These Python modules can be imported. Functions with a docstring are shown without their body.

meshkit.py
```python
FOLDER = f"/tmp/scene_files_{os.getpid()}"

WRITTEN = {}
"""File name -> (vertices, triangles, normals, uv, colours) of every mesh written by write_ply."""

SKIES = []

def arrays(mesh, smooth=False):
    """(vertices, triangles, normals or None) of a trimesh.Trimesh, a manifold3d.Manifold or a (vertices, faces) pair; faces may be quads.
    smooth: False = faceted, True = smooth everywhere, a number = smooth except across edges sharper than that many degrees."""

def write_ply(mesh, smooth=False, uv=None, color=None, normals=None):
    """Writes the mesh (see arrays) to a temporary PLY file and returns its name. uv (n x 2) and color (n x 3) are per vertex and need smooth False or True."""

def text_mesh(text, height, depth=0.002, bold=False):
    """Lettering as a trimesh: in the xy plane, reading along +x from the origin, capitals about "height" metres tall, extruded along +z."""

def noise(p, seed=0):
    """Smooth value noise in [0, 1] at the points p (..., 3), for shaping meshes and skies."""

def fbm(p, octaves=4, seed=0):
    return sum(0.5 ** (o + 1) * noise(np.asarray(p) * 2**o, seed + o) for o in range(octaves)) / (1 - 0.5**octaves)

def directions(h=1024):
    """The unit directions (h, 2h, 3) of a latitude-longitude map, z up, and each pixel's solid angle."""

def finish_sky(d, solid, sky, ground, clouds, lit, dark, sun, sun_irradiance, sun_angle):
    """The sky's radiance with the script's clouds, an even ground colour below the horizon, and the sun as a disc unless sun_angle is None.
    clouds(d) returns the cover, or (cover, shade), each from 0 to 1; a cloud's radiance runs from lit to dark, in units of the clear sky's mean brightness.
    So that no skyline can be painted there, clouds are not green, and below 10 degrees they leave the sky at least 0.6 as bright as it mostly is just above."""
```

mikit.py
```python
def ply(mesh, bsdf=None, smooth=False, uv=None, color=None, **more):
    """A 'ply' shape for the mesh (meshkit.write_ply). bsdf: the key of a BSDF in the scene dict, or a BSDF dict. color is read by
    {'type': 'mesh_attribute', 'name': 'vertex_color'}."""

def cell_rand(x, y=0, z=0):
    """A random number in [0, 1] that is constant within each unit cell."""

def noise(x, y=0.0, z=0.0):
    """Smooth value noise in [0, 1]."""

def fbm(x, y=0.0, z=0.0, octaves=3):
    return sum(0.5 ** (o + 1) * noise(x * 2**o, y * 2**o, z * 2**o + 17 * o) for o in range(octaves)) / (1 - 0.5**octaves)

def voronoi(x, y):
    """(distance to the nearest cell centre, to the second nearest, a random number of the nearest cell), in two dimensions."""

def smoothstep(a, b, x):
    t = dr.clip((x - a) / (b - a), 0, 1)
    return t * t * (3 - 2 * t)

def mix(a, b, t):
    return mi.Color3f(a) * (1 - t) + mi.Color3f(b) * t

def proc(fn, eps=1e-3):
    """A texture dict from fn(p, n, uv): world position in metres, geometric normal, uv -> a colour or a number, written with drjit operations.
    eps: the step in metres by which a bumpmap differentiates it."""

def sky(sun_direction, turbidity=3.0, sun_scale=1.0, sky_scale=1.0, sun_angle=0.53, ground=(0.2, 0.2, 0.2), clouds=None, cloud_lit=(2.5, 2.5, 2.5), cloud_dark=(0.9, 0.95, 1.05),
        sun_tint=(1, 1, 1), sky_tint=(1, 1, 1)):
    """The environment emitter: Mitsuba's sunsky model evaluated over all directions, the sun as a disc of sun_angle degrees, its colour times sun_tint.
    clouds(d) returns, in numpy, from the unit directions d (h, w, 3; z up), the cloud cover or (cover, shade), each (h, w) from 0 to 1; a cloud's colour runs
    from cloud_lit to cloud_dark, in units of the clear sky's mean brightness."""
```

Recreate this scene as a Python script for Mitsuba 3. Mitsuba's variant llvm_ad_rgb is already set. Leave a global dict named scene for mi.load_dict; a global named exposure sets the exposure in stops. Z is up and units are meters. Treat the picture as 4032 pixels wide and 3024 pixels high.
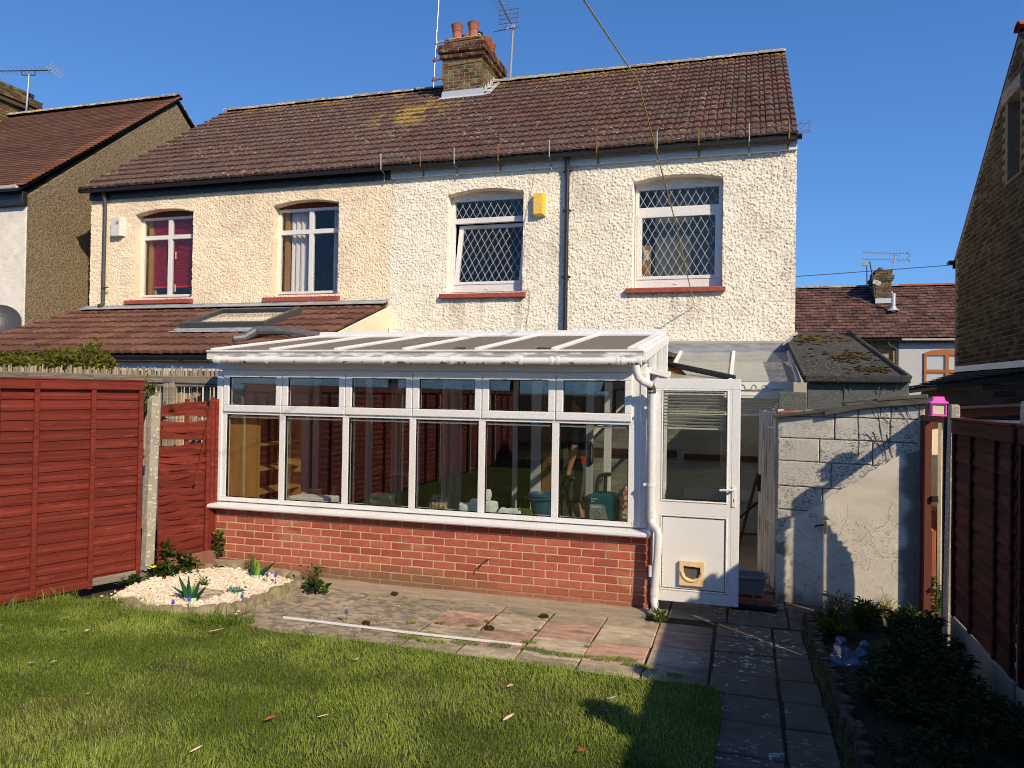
import math, random
import numpy as np, trimesh, drjit as dr, mitsuba as mi, mikit, meshkit
from mikit import noise, fbm, voronoi, smoothstep, mix, cell_rand, proc
from scipy.spatial import ConvexHull
import manifold3d as m3
from shapely.geometry import Polygon, Point, LineString, box as sbox
from shapely import affinity

T = mi.ScalarTransform4f
scene, labels = {}, {}
rng = np.random.default_rng(7)
random.seed(7)
PI = math.pi
ZC = 1.91

# ---------------------------------------------------------------- camera, sky, exposure
EYE = [0.0, 0.0, ZC]
FWD = [-0.28948, 0.957106, 0.012165]
UP = [-0.011616, -0.016221, 0.999801]
scene['camera'] = {'type': 'perspective', 'fov': 67.31, 'fov_axis': 'x', 'near_clip': 0.05, 'far_clip': 3000.0,
                   'to_world': T().look_at(origin=EYE, target=[a + b for a, b in zip(EYE, FWD)], up=UP)}
SUN = (0.62, -0.578, 0.52)
scene['sky'] = mikit.sky(SUN, turbidity=2.6, ground=(0.10, 0.10, 0.08), sky_tint=(0.62, 0.97, 1.48), sky_scale=0.95, sun_tint=(1.0, 1.03, 1.08))
exposure = 1.88

# ---------------------------------------------------------------- helpers
_count = {}
def new(key):
    n = _count.get(key, -1) + 1
    _count[key] = n
    return key if n == 0 else '%s_%03d' % (key, n)

def put(key, mesh, bsdf, smooth=False, uv=None, color=None, kind=None, label=None, **kw):
    k = new(key)
    scene[k] = mikit.ply(mesh, 'mat_' + bsdf, smooth=smooth, uv=uv, color=color, **kw)
    if kind or label:
        labels[k] = {a: b for a, b in (('kind', kind), ('label', label)) if b}
    return k

def thing(name, label, cat, group=None):
    k = new(name)
    labels[k] = {'label': label, 'category': cat}
    if group: labels[k]['group'] = group
    return k

def tag(k, label, cat, group=None):
    labels[k] = {'label': label, 'category': cat}
    if group: labels[k]['group'] = group
    return k

def struct(name, mesh, bsdf, label, **kw):
    k = put(name, mesh, bsdf, **kw)
    labels[k] = {'label': label, 'kind': 'structure'}
    return k

def _cham(sx, sy, sz, c):
    out = []
    for x in (-1, 1):
        for y in (-1, 1):
            for z in (-1, 1):
                X, Y, Z = x * sx / 2, y * sy / 2, z * sz / 2
                out += [(X - x * c, Y - y * c, Z), (X - x * c, Y, Z - z * c), (X, Y - y * c, Z - z * c)]
    return np.array(out)

def _hullfaces(v):
    h = ConvexHull(v)
    f = h.simplices.copy()
    n = np.cross(v[f[:, 1]] - v[f[:, 0]], v[f[:, 2]] - v[f[:, 0]])
    bad = (n * h.equations[:, :3]).sum(1) < 0
    f[bad] = f[bad][:, ::-1]
    return f
_CF = _hullfaces(_cham(1, 1.1, 1.2, .1))

def box(x0, x1, y0, y1, z0, z1, c=.003):
    sx, sy, sz = abs(x1 - x0), abs(y1 - y0), abs(z1 - z0)
    v = _cham(sx, sy, sz, min(c, .3 * min(sx, sy, sz))) + [(x0 + x1) / 2, (y0 + y1) / 2, (z0 + z1) / 2]
    return trimesh.Trimesh(v, _CF, process=False)

def beam(p, q, w, h, c=.002, up=(0, 0, 1), ext=0.):
    """box from p to q, w wide (sideways), h high (along up)"""
    p, q = np.asarray(p, float), np.asarray(q, float)
    d = q - p; L = np.linalg.norm(d); d /= L
    s = np.cross(d, up); s /= np.linalg.norm(s); u = np.cross(s, d)
    b = box(-L / 2 - ext, L / 2 + ext, -w / 2, w / 2, -h / 2, h / 2, c)
    v = b.vertices
    b.vertices = (p + q) / 2 + v[:, :1] * d - v[:, 1:2] * s + v[:, 2:] * u
    return b

def tube(pts, r, n=8, cap=True):
    pts = np.asarray(pts, float); k = len(pts)
    r = np.broadcast_to(np.asarray(r, float), (k,))
    t = np.gradient(pts, axis=0); t /= np.linalg.norm(t, axis=1, keepdims=True) + 1e-12
    ref = np.array([0, 0, 1.]) if abs(t[0][2]) < .9 else np.array([1., 0, 0])
    a = np.cross(t[0], ref); a /= np.linalg.norm(a)
    V, F = [], []
    ang = np.arange(n) * 2 * PI / n
    for i in range(k):
        a = a - t[i] * (a @ t[i]); a /= np.linalg.norm(a); b = np.cross(t[i], a)
        V.append(pts[i] + r[i] * (np.cos(ang)[:, None] * a + np.sin(ang)[:, None] * b))
    V = np.vstack(V)
    for i in range(k - 1):
        for j in range(n):
            j2 = (j + 1) % n
            F += [(i * n + j, i * n + j2, (i + 1) * n + j2), (i * n + j, (i + 1) * n + j2, (i + 1) * n + j)]
    if cap:
        V = np.vstack([V, pts[:1], pts[-1:]])
        for j in range(n):
            j2 = (j + 1) % n
            F += [(k * n, j2, j), (k * n + 1, (k - 1) * n + j, (k - 1) * n + j2)]
    return trimesh.Trimesh(V, np.array(F), process=False)

def lathe(prof, n=20, at=(0, 0, 0)):
    prof = np.asarray(prof, float); k = len(prof); a = np.arange(n) * 2 * PI / n
    V = np.vstack([np.stack([r * np.cos(a), r * np.sin(a), 0 * a + z], 1) for r, z in prof])
    F = []
    for i in range(k - 1):
        for j in range(n):
            j2 = (j + 1) % n
            F += [(i * n + j, i * n + j2, (i + 1) * n + j2), (i * n + j, (i + 1) * n + j2, (i + 1) * n + j)]
    return trimesh.Trimesh(V + np.asarray(at), np.array(F), process=False)

def cat(*ms):
    ms = [m for x in ms for m in (x if isinstance(x, (list, tuple)) else [x])]
    o, V, F = 0, [], []
    for m in ms:
        V.append(np.asarray(m.vertices)); F.append(np.asarray(m.faces) + o); o += len(m.vertices)
    return trimesh.Trimesh(np.vstack(V), np.vstack(F), process=False)

def quadgrid(P):
    """mesh of a (n, m, 3) grid of points"""
    n, m = P.shape[:2]
    i = np.arange(n * m).reshape(n, m)
    a, b, c, d = i[:-1, :-1].ravel(), i[1:, :-1].ravel(), i[1:, 1:].ravel(), i[:-1, 1:].ravel()
    return trimesh.Trimesh(P.reshape(-1, 3), np.vstack([np.stack([a, b, c], 1), np.stack([a, c, d], 1)]), process=False)

def poly(points, z0, z1):
    p = Polygon(points)
    m = trimesh.creation.extrude_polygon(p, z1 - z0, engine='earcut')
    m.apply_translation([0, 0, z0]); return m

def plate(points, origin, ex, ey, depth):
    """polygon (in coordinates along ex, ey) extruded by depth along ex x ey"""
    p = points if isinstance(points, Polygon) else Polygon(points)
    m = trimesh.creation.extrude_polygon(p, abs(depth), engine='earcut')
    ex, ey = np.asarray(ex, float), np.asarray(ey, float); ez = np.cross(ex, ey)
    v = m.vertices.copy()
    if depth < 0: v[:, 2] -= abs(depth)
    m.vertices = np.asarray(origin, float) + v[:, :1] * ex + v[:, 1:2] * ey + v[:, 2:] * ez
    return m

def uvof(m, u, v=0.5):
    return np.tile([u, v], (len(m.vertices), 1))

def rotz(m, deg, c=(0, 0)):
    a = math.radians(deg); v = m.vertices - [c[0], c[1], 0]
    m.vertices = np.stack([v[:, 0] * math.cos(a) - v[:, 1] * math.sin(a) + c[0], v[:, 0] * math.sin(a) + v[:, 1] * math.cos(a) + c[1], v[:, 2]], 1); return m

def jit(m, amp, freq=20, seed=0):
    v = np.asarray(m.vertices); d = np.stack([meshkit.noise(v * freq, seed + k) for k in range(3)], 1) - .5
    m.vertices = v + 2 * amp * d; return m

def pieces(parent, name, items, bsdf, limit=300, rest=None, **kw):
    """items: (mesh, u, v). The nearest 'limit' become parts, the others one part of kind stuff."""
    eye = np.array(EYE)
    items = sorted(items, key=lambda t: np.linalg.norm(np.asarray(t[0].vertices).mean(0) - eye))
    for m, u, v in items[:limit]:
        put(parent + '__' + name, m, bsdf, uv=uvof(m, u, v), **kw)
    if len(items) > limit:
        r = items[limit:]
        mm = cat([t[0] for t in r]); uv = np.vstack([uvof(t[0], t[1], t[2]) for t in r])
        put(parent + '__' + (rest or name + '_field'), mm, bsdf, uv=uv, kind='stuff', **kw)

def bricks(p0, d, nrm, length, z0, z1, L=.225, H=.075, joint=.010, depth=.06, keep=None, off=0., ch=.004):
    """list of (mesh, u, v) of bricks in half bond along the horizontal direction d from p0; nrm points out of the wall; the face is at p0"""
    d, nrm = np.array([d[0], d[1], 0.]), np.array([nrm[0], nrm[1], 0.])
    out = []; n = int(round((z1 - z0) / H)); H = (z1 - z0) / n
    for i in range(n):
        s = off - (L / 2 if i % 2 else 0)
        while s < length - .02:
            a, b = max(s, 0) + joint / 2 * (s > 0), min(s + L, length) - joint / 2 * (s + L < length)
            if b - a > .03 and (keep is None or keep((a + b) / 2, z0 + (i + .5) * H, b - a)):
                pr = rng.uniform(-.0015, .0015)
                m = box(0, b - a, -depth, 0, joint / 2, H - joint / 2, ch)
                v = m.vertices + rng.uniform(-.0012, .0012, (len(m.vertices), 3))
                m.vertices = np.array([p0[0], p0[1], z0 + i * H]) + (a + v[:, :1]) * d + (v[:, 1:2] + pr) * nrm + v[:, 2:] * [0, 0, 1.]
                if np.dot(np.cross(d, nrm), [0, 0, 1]) < 0: m.faces = m.faces[:, ::-1]
                out.append((m, rng.random(), rng.random()))
            s += L
    return out

# ---------------------------------------------------------------- materials
def C3(x): return mi.Color3f(*x) if isinstance(x, (tuple, list)) else x

def M(key, col, rough=.6, spec=.3, bump=None, bscale=.01, eps=2e-3, **kw):
    b = {'type': 'principled', 'base_color': proc(col) if callable(col) else ({'type': 'mesh_attribute', 'name': 'vertex_color'} if col == 'vertex' else {'type': 'rgb', 'value': list(col)}),
         'roughness': rough, 'specular': spec, **kw}
    if bump is not None:
        b = {'type': 'bumpmap', 'texture': proc(bump, eps=eps), 'scale': bscale, 'bsdf': b}
    scene['mat_' + key] = {'type': 'twosided', 'bsdf': b}
    return key

def leafmat(key, col, trans=.55, rough=.5):
    scene['mat_' + key] = {'type': 'principledthin', 'base_color': {'type': 'mesh_attribute', 'name': 'vertex_color'} if col == 'vertex' else {'type': 'rgb', 'value': list(col)},
                  'roughness': rough, 'diff_trans': trans, 'spec_trans': 0.0}

def grime(p, f=3., lo=.35, hi=.8): return smoothstep(lo, hi, fbm(p.x * f, p.y * f, p.z * f, octaves=4))

def render_col(base, dark):
    def f(p, n, uv):
        g = fbm(p.x * 1.3, p.z * 1.1, 0.3, octaves=3); s = noise(p.x * 30, p.y * 30, p.z * 30)
        c = mix(dark, base, smoothstep(.22, .62, g * .55 + s * .45))
        st = mi.Float(0.)
        for x0, x1, z0 in ((-1.66, -.27, 3.37), (-4.53, -3.16, 3.355), (-10.54, -9.12, 3.375), (-7.70, -6.28, 3.36), (-5.6, -5.3, 5.3), (-2.66, -2.42, 5.3), (.2, .8, 5.3)):
            st = dr.maximum(st, smoothstep(x0 - .04, x0 + .08, p.x) * smoothstep(x1 + .04, x1 - .08, p.x) * smoothstep(z0 + .02, z0, p.z) * smoothstep(z0 - .75, z0 - .05, p.z))
        c = mix(c, mi.Color3f(.30, .26, .20), st * .42 * smoothstep(.42, .72, fbm(p.x * 16, p.z * 1.3, 2.)))
        c = mix(c, mi.Color3f(.40, .37, .31), .30 * smoothstep(.55, .75, fbm(p.x * 1.7, p.z * 1.2, 11., octaves=4)))
        return c * (.92 + .16 * noise(p.x * 9, p.z * 9, 4.))
    return f
M('roughcast_cream', render_col((.83, .70, .52), (.74, .61, .44)), .9, .1)
M('roughcast_pale', render_col((.83, .77, .66), (.72, .66, .55)), .9, .1)
M('roughcast_white', render_col((.78, .75, .68), (.68, .64, .56)), .9, .1)

def pebble_col(p, n, uv):
    d, e, r = voronoi(p.y * 42 + noise(p.z * 9) * 2, p.z * 42)
    c = mix((.13, .10, .062), (.29, .235, .155), r)
    return mix(c, (.08, .06, .038), smoothstep(.50, .70, d)) * (.8 + .4 * fbm(p.y * .8, p.z * .8, 0.))
M('pebbledash', pebble_col, .9, .1, bump=lambda p, n, uv: noise(p.y * 60, p.z * 60, 1.), bscale=.008)

def tile_col(p, n, uv):
    c = mix((.070, .038, .031), (.104, .057, .046), uv.x)
    c = mix(c, (.085, .064, .055), smoothstep(.45, .75, fbm(p.x * 2.2, p.y * 2.2, 1.)) * .5)
    c = c * (.75 + .5 * noise(p.x * 40, p.y * 40, p.z * 40))
    old = smoothstep(-4.2, -6.5, p.x)                          # the neighbour's older, paler and more lichened tiles
    c = mix(c, (.125, .092, .078), old * .55 * noise(p.x * 14, p.y * 14, 3.))
    lx = (p.x + 6.15) / 1.0; ly = (p.y - 13.35) / 1.15
    yel = smoothstep(1.0, .25, dr.sqrt(lx * lx + ly * ly)) * smoothstep(.35, .6, fbm(p.x * 5, p.y * 5, 7.))
    yel = dr.maximum(yel, .8 * smoothstep(14.3, 14.8, p.y) * smoothstep(.45, .7, fbm(p.x * 3, p.y * 6, 2.)))
    c = mix(c, (.30, .205, .055), yel * .75)
    sp = smoothstep(.77, .83, noise(p.x * 24, p.y * 24, p.z * 24)) * (.12 + .5 * smoothstep(.35, .65, fbm(p.x * 1.4, p.y * 1.4, 9.)))
    return mix(c, (.42, .37, .32), sp)
M('roof_tile', tile_col, .85, .2)

def ext_tile_col(p, n, uv):
    c = mix((.092, .043, .031), (.150, .072, .050), uv.x)
    return c * (.7 + .6 * fbm(p.x * 12, p.y * 12, p.z * 12))
M('extension_tile', ext_tile_col, .8, .25)

def ridge_col(p, n, uv):
    c = mix((.17, .14, .11), (.33, .27, .17), uv.x)
    c = mix(c, (.42, .26, .06), smoothstep(.52, .7, fbm(p.x * 6, p.y * 6, p.z * 6)) * .7)
    return mix(c, (.55, .52, .45), smoothstep(.62, .7, noise(p.x * 22, p.y * 22, p.z * 22)) * .7)
M('ridge_clay', ridge_col, .9, .1)

def redbrick_col(p, n, uv):
    c = mix((.30, .076, .051), (.42, .124, .083), uv.x)
    c = c * (.82 + .36 * fbm(p.x * 25, p.y * 25, p.z * 25))
    c = mix(c, (.50, .27, .20), smoothstep(.66, .82, fbm(p.x * 2.2, p.z * 5., 3.)) * .35)
    damp = smoothstep(.22, .02, p.z + (noise(p.x * 2., 0., 0.) - .5) * .16) * (.35 + .65 * smoothstep(-1.6, -3.2, p.x))
    return mix(c, (.17, .12, .065), damp * .75)
M('brick_red', redbrick_col, .85, .15, bump=lambda p, n, uv: noise(p.x * 90, p.y * 90, p.z * 90), bscale=.0012)

def mortar_col(p, n, uv): return mix((.46, .35, .20), (.62, .50, .32), noise(p.x * 14, p.y * 14, p.z * 14)) * (1 - .5 * smoothstep(.2, .0, p.z))
M('mortar_buff', mortar_col, .95, .05)

def stock_col(p, n, uv):
    c = mix((.085, .068, .038), (.20, .158, .086), uv.x)
    c = mix(c, (.05, .04, .025), smoothstep(.45, .7, fbm(p.x * 9, p.y * 9, p.z * 9)) * .75)
    return mix(c, (.15, .06, .04), smoothstep(.90, .95, uv.y))
M('brick_stock', stock_col, .9, .1)
def oldred_col(p, n, uv):
    c = mix((.062, .028, .021), (.125, .050, .036), uv.x)
    c = mix(c, (.22, .18, .11), smoothstep(.5, .72, fbm(p.x * 7, p.y * 7, p.z * 7)) * .8)
    return mix(c, (.34, .26, .07), smoothstep(.70, .78, fbm(p.x * 12, p.y * 12, p.z * 12)) * .6)
M('brick_old_red', oldred_col, .9, .1)
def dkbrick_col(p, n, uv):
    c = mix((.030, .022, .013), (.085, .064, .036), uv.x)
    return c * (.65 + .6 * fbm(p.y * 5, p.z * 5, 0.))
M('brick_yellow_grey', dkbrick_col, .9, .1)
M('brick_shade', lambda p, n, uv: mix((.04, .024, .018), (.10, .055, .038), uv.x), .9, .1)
M('mortar_dark', (.085, .072, .050), .95, .05)
M('mortar_mid', (.17, .14, .10), .95, .05)
M('mortar_pale', (.40, .36, .28), .95, .05)

def upvc_col(p, n, uv):
    g = smoothstep(.55, .85, fbm(p.x * 3.1, p.y * 3.1, p.z * 1.3))
    return mix((.66, .665, .665), (.53, .53, .50), g * .4)
M('upvc', upvc_col, .32, .5)
def dirty_col(p, n, uv):
    g = fbm(p.x * 7., p.y * 7, p.z * 25., octaves=4)
    c = mix((.68, .68, .67), (.30, .29, .26), smoothstep(.36, .62, g) * smoothstep(2.232, 2.242, p.z))
    return mix(c, (.06, .055, .045), smoothstep(.60, .70, fbm(p.x * 4., p.x * 31., p.z * 14) + .1 * noise(p.x * 1.1)) * smoothstep(2.205, 2.19, p.z))
M('upvc_dirty', dirty_col, .45, .4)
M('white_paint', (.68, .67, .64), .6, .3)
M('grey_frame', (.36, .37, .38), .4, .5)
M('dark_plastic', (.018, .019, .021), .35, .5)
M('charcoal_metal', (.055, .057, .06), .4, .5)
M('black', (.01, .01, .01), .6, .3)
def lead_col(p, n, uv): return mix((.13, .14, .16), (.38, .40, .42), fbm(p.x * 9, p.y * 9, p.z * 30, octaves=4))
M('lead', lead_col, .55, .5)
M('lead_dark', lambda p, n, uv: mix((.045, .050, .056), (.13, .135, .145), fbm(p.x * 9, p.y * 9, p.z * 9)), .5, .5)
M('lead_bright', (.52, .55, .58), .45, .6, metallic=.3)
M('steel', (.50, .50, .50), .4, .5, metallic=.6)
M('dull_wire', (.16, .145, .13), .7, .3)
M('dull_bracket', (.34, .33, .31), .7, .3)
M('came_lead', (.46, .47, .45), .5, .5)
def sill_col(p, n, uv): return mix((.26, .06, .045), (.36, .09, .065), noise(p.x * 20, p.y * 20, p.z * 20))
M('sill_red', sill_col, .6, .3)
M('terracotta', lambda p, n, uv: mix((.33, .115, .065), (.42, .165, .10), fbm(p.x * 8, p.y * 8, p.z * 14)) * (1 - .55 * smoothstep(9.16, 9.26, p.z)), .8, .2)
M('terracotta_red', (.30, .095, .05), .8, .2)
M('yellow_plastic', (.82, .50, .05), .4, .5)
M('grey_print', (.34, .36, .34), .6, .3)
M('offwhite_plastic', (.62, .60, .57), .45, .4)

def fence_col(p, n, uv):
    a = p.x * .4 + p.y
    g = smoothstep(.25, .75, fbm(a * 1.6, p.z * 60, uv.x * 9., octaves=4))
    c = mix((.110, .0150, .0092), (.180, .0285, .0170), g)
    c = c * (.82 + .36 * fbm(a * 1.3, p.z * 2.1, 3.))
    c = c * (.85 + .3 * uv.x)
    kn = smoothstep(.12, .03, voronoi(a * 2.6 + 7 * uv.y, p.z * 9.)[0])
    c = mix(c, (.09, .014, .008), kn * .6)
    return mix(c, (.30, .075, .05), smoothstep(.72, .84, fbm(a * 5, p.z * 30, 2.)) * .35)
M('fence_red', fence_col, .7, .25, bump=lambda p, n, uv: fbm((p.x * .4 + p.y) * 2, p.z * 120, uv.x * 5), bscale=.0012)
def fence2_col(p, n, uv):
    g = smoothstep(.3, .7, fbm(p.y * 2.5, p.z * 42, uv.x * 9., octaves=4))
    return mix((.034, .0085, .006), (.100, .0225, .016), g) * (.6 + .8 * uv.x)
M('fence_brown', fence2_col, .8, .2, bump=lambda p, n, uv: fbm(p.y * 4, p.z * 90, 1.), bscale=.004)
M('gate_wood', (.115, .032, .018), .6, .3)
def oldwood_col(p, n, uv):
    a = p.x + p.y
    g = fbm(a * 3, p.z * 40, uv.x * 7, octaves=4)
    return mix((.10, .085, .065), (.33, .29, .23), g) * (.7 + .6 * uv.x)
M('old_wood', oldwood_col, .9, .1, bump=lambda p, n, uv: fbm((p.x + p.y) * 4, p.z * 80, 1.), bscale=.004)
def reed_col(p, n, uv): return mix((.16, .125, .085), (.46, .38, .27), uv.x)
M('reed', reed_col, .8, .15)
def plank_col(p, n, uv):
    g = fbm(p.x * 60, p.y * 60, p.z * 3.2, octaves=4)
    c = mix((.56, .53, .47), (.20, .18, .15), smoothstep(.48, .72, g))
    return mix(c, (.05, .045, .035), smoothstep(.22, .02, p.z + (noise(p.x * 20, p.y * 20, 0.) - .5) * .25) * .85)
M('flaking_white_wood', plank_col, .8, .2)
def concrete_col(p, n, uv):
    c = mix((.27, .24, .18), (.42, .38, .30), fbm(p.x * 12, p.y * 12, p.z * 12))
    return mix(c, (.55, .53, .47), smoothstep(.70, .76, noise(p.x * 55, p.y * 55, p.z * 55)))
M('concrete_post', concrete_col, .9, .1)
def gravelboard_col(p, n, uv): return mix((.17, .145, .11), (.32, .28, .22), fbm(p.y * 9, p.z * 3, 0.5, octaves=4))
M('concrete_board', gravelboard_col, .9, .1)

def slab_col(p, n, uv):
    a, b, c0 = mi.Color3f(.46, .375, .265), mi.Color3f(.48, .30, .22), mi.Color3f(.35, .29, .21)
    c = dr.select(uv.x < .45, a, dr.select(uv.x < .70, b, c0))
    c = c * (.58 + .62 * fbm(p.x * 7, p.y * 22, uv.y * 9, octaves=4) + .25 * (uv.y - .5))
    c = mix(c, (.11, .092, .064), smoothstep(.34, .70, fbm(p.x * 16, p.y * 26, 8., octaves=4)) * (.28 + .42 * smoothstep(-1.4, -2.9, p.x)))
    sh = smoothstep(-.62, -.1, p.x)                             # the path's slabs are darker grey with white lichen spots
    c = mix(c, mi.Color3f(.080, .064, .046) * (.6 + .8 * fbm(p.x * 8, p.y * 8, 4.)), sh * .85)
    li = smoothstep(.66, .71, fbm(p.x * 26, p.y * 40, 6.)) * smoothstep(.42, .62, fbm(p.x * 1.9 + 3, p.y * 1.9, 1.))
    c = mix(c, (.44, .43, .39), li * (.45 + .5 * sh))
    mo = smoothstep(.58, .72, fbm(p.x * 2.4, p.y * 6.4, 12., octaves=4)) * .35
    return mix(c, (.055, .075, .018), mo * smoothstep(-3.4, -1.6, p.x) * (1 - sh))
M('paving', slab_col, .9, .12, bump=lambda p, n, uv: fbm(p.x * 22, p.y * 40, uv.y * 9, octaves=4), bscale=.009)
def soil_col(p, n, uv): return mix((.022, .017, .011), (.075, .06, .038), fbm(p.x * 12, p.y * 12, 0., octaves=4))
M('soil', soil_col, .95, .05, bump=lambda p, n, uv: fbm(p.x * 18, p.y * 18, 0., octaves=4), bscale=.04)
def turf_col(p, n, uv): return mix((.040, .052, .014), (.095, .105, .030), fbm(p.x * 6, p.y * 6, 0., octaves=4))
M('turf', turf_col, .95, .05)
def screed_col(p, n, uv): return mix((.20, .165, .115), (.36, .30, .22), fbm(p.x * 6, p.y * 30, 0., octaves=4))
M('screed', screed_col, .95, .05, bump=lambda p, n, uv: fbm(p.x * 25, p.y * 40, 0., octaves=4), bscale=.015)
def gravel_col(p, n, uv): return mix((.62, .50, .37), (.80, .71, .58), uv.x) * (.8 + .3 * uv.y)
M('gravel_cream', gravel_col, .8, .2)
def stone_col(p, n, uv): return mix((.13, .105, .07), (.36, .30, .20), fbm(p.x * 14, p.y * 14, p.z * 14, octaves=4) * .7 + uv.x * .3)
M('rock', stone_col, .9, .1)
def felt_col(p, n, uv):
    c = mix((.026, .026, .026), (.070, .069, .066), noise(p.x * 70, p.y * 70, p.z * 70))
    c = c * (.75 + .5 * fbm(p.x * 3, p.y * 3, p.z * 3))
    e = lambda x, y, rx, ry: smoothstep(1., .3, dr.sqrt(dr.square((p.x - x) / rx) + dr.square((p.y - y) / ry)))
    a = dr.maximum(dr.maximum(e(1.08, 9.0, .30, .42), e(1.2, 8.3, .22, .2)), e(.8, 10.4, .5, .5)) * smoothstep(.38, .55, fbm(p.x * 9, p.y * 5, 3.))
    c = mix(c, (.07, .05, .018), a)
    return mix(c, (.34, .32, .28), smoothstep(.88, .92, noise(p.x * 60, p.y * 60, 1.)) * .5)
M('felt', felt_col, .95, .1)
M('felt_green', lambda p, n, uv: mix((.055, .064, .058), (.135, .148, .138), noise(p.x * 80, p.y * 80, p.z * 80)), .95, .1)
def block_col(p, n, uv):
    c = mix((.43, .415, .365), (.63, .61, .55), fbm(p.x * 5, p.z * 5, uv.x * 5))
    pit = smoothstep(.56, .68, noise(p.x * 85, p.y * 30, p.z * 85)) * smoothstep(.34, .58, fbm(p.x * 4, p.z * 4, 3.))
    c = mix(c, (.10, .095, .085), pit * .75)
    return mix(c, (.33, .34, .32), smoothstep(.5, .7, fbm(p.x * 2.5, p.z * 2.5, uv.y * 4)) * .4)
M('painted_block', block_col, .9, .1, bump=lambda p, n, uv: fbm(p.x * 90, p.y * 30, p.z * 90, octaves=3), bscale=.006)
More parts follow.
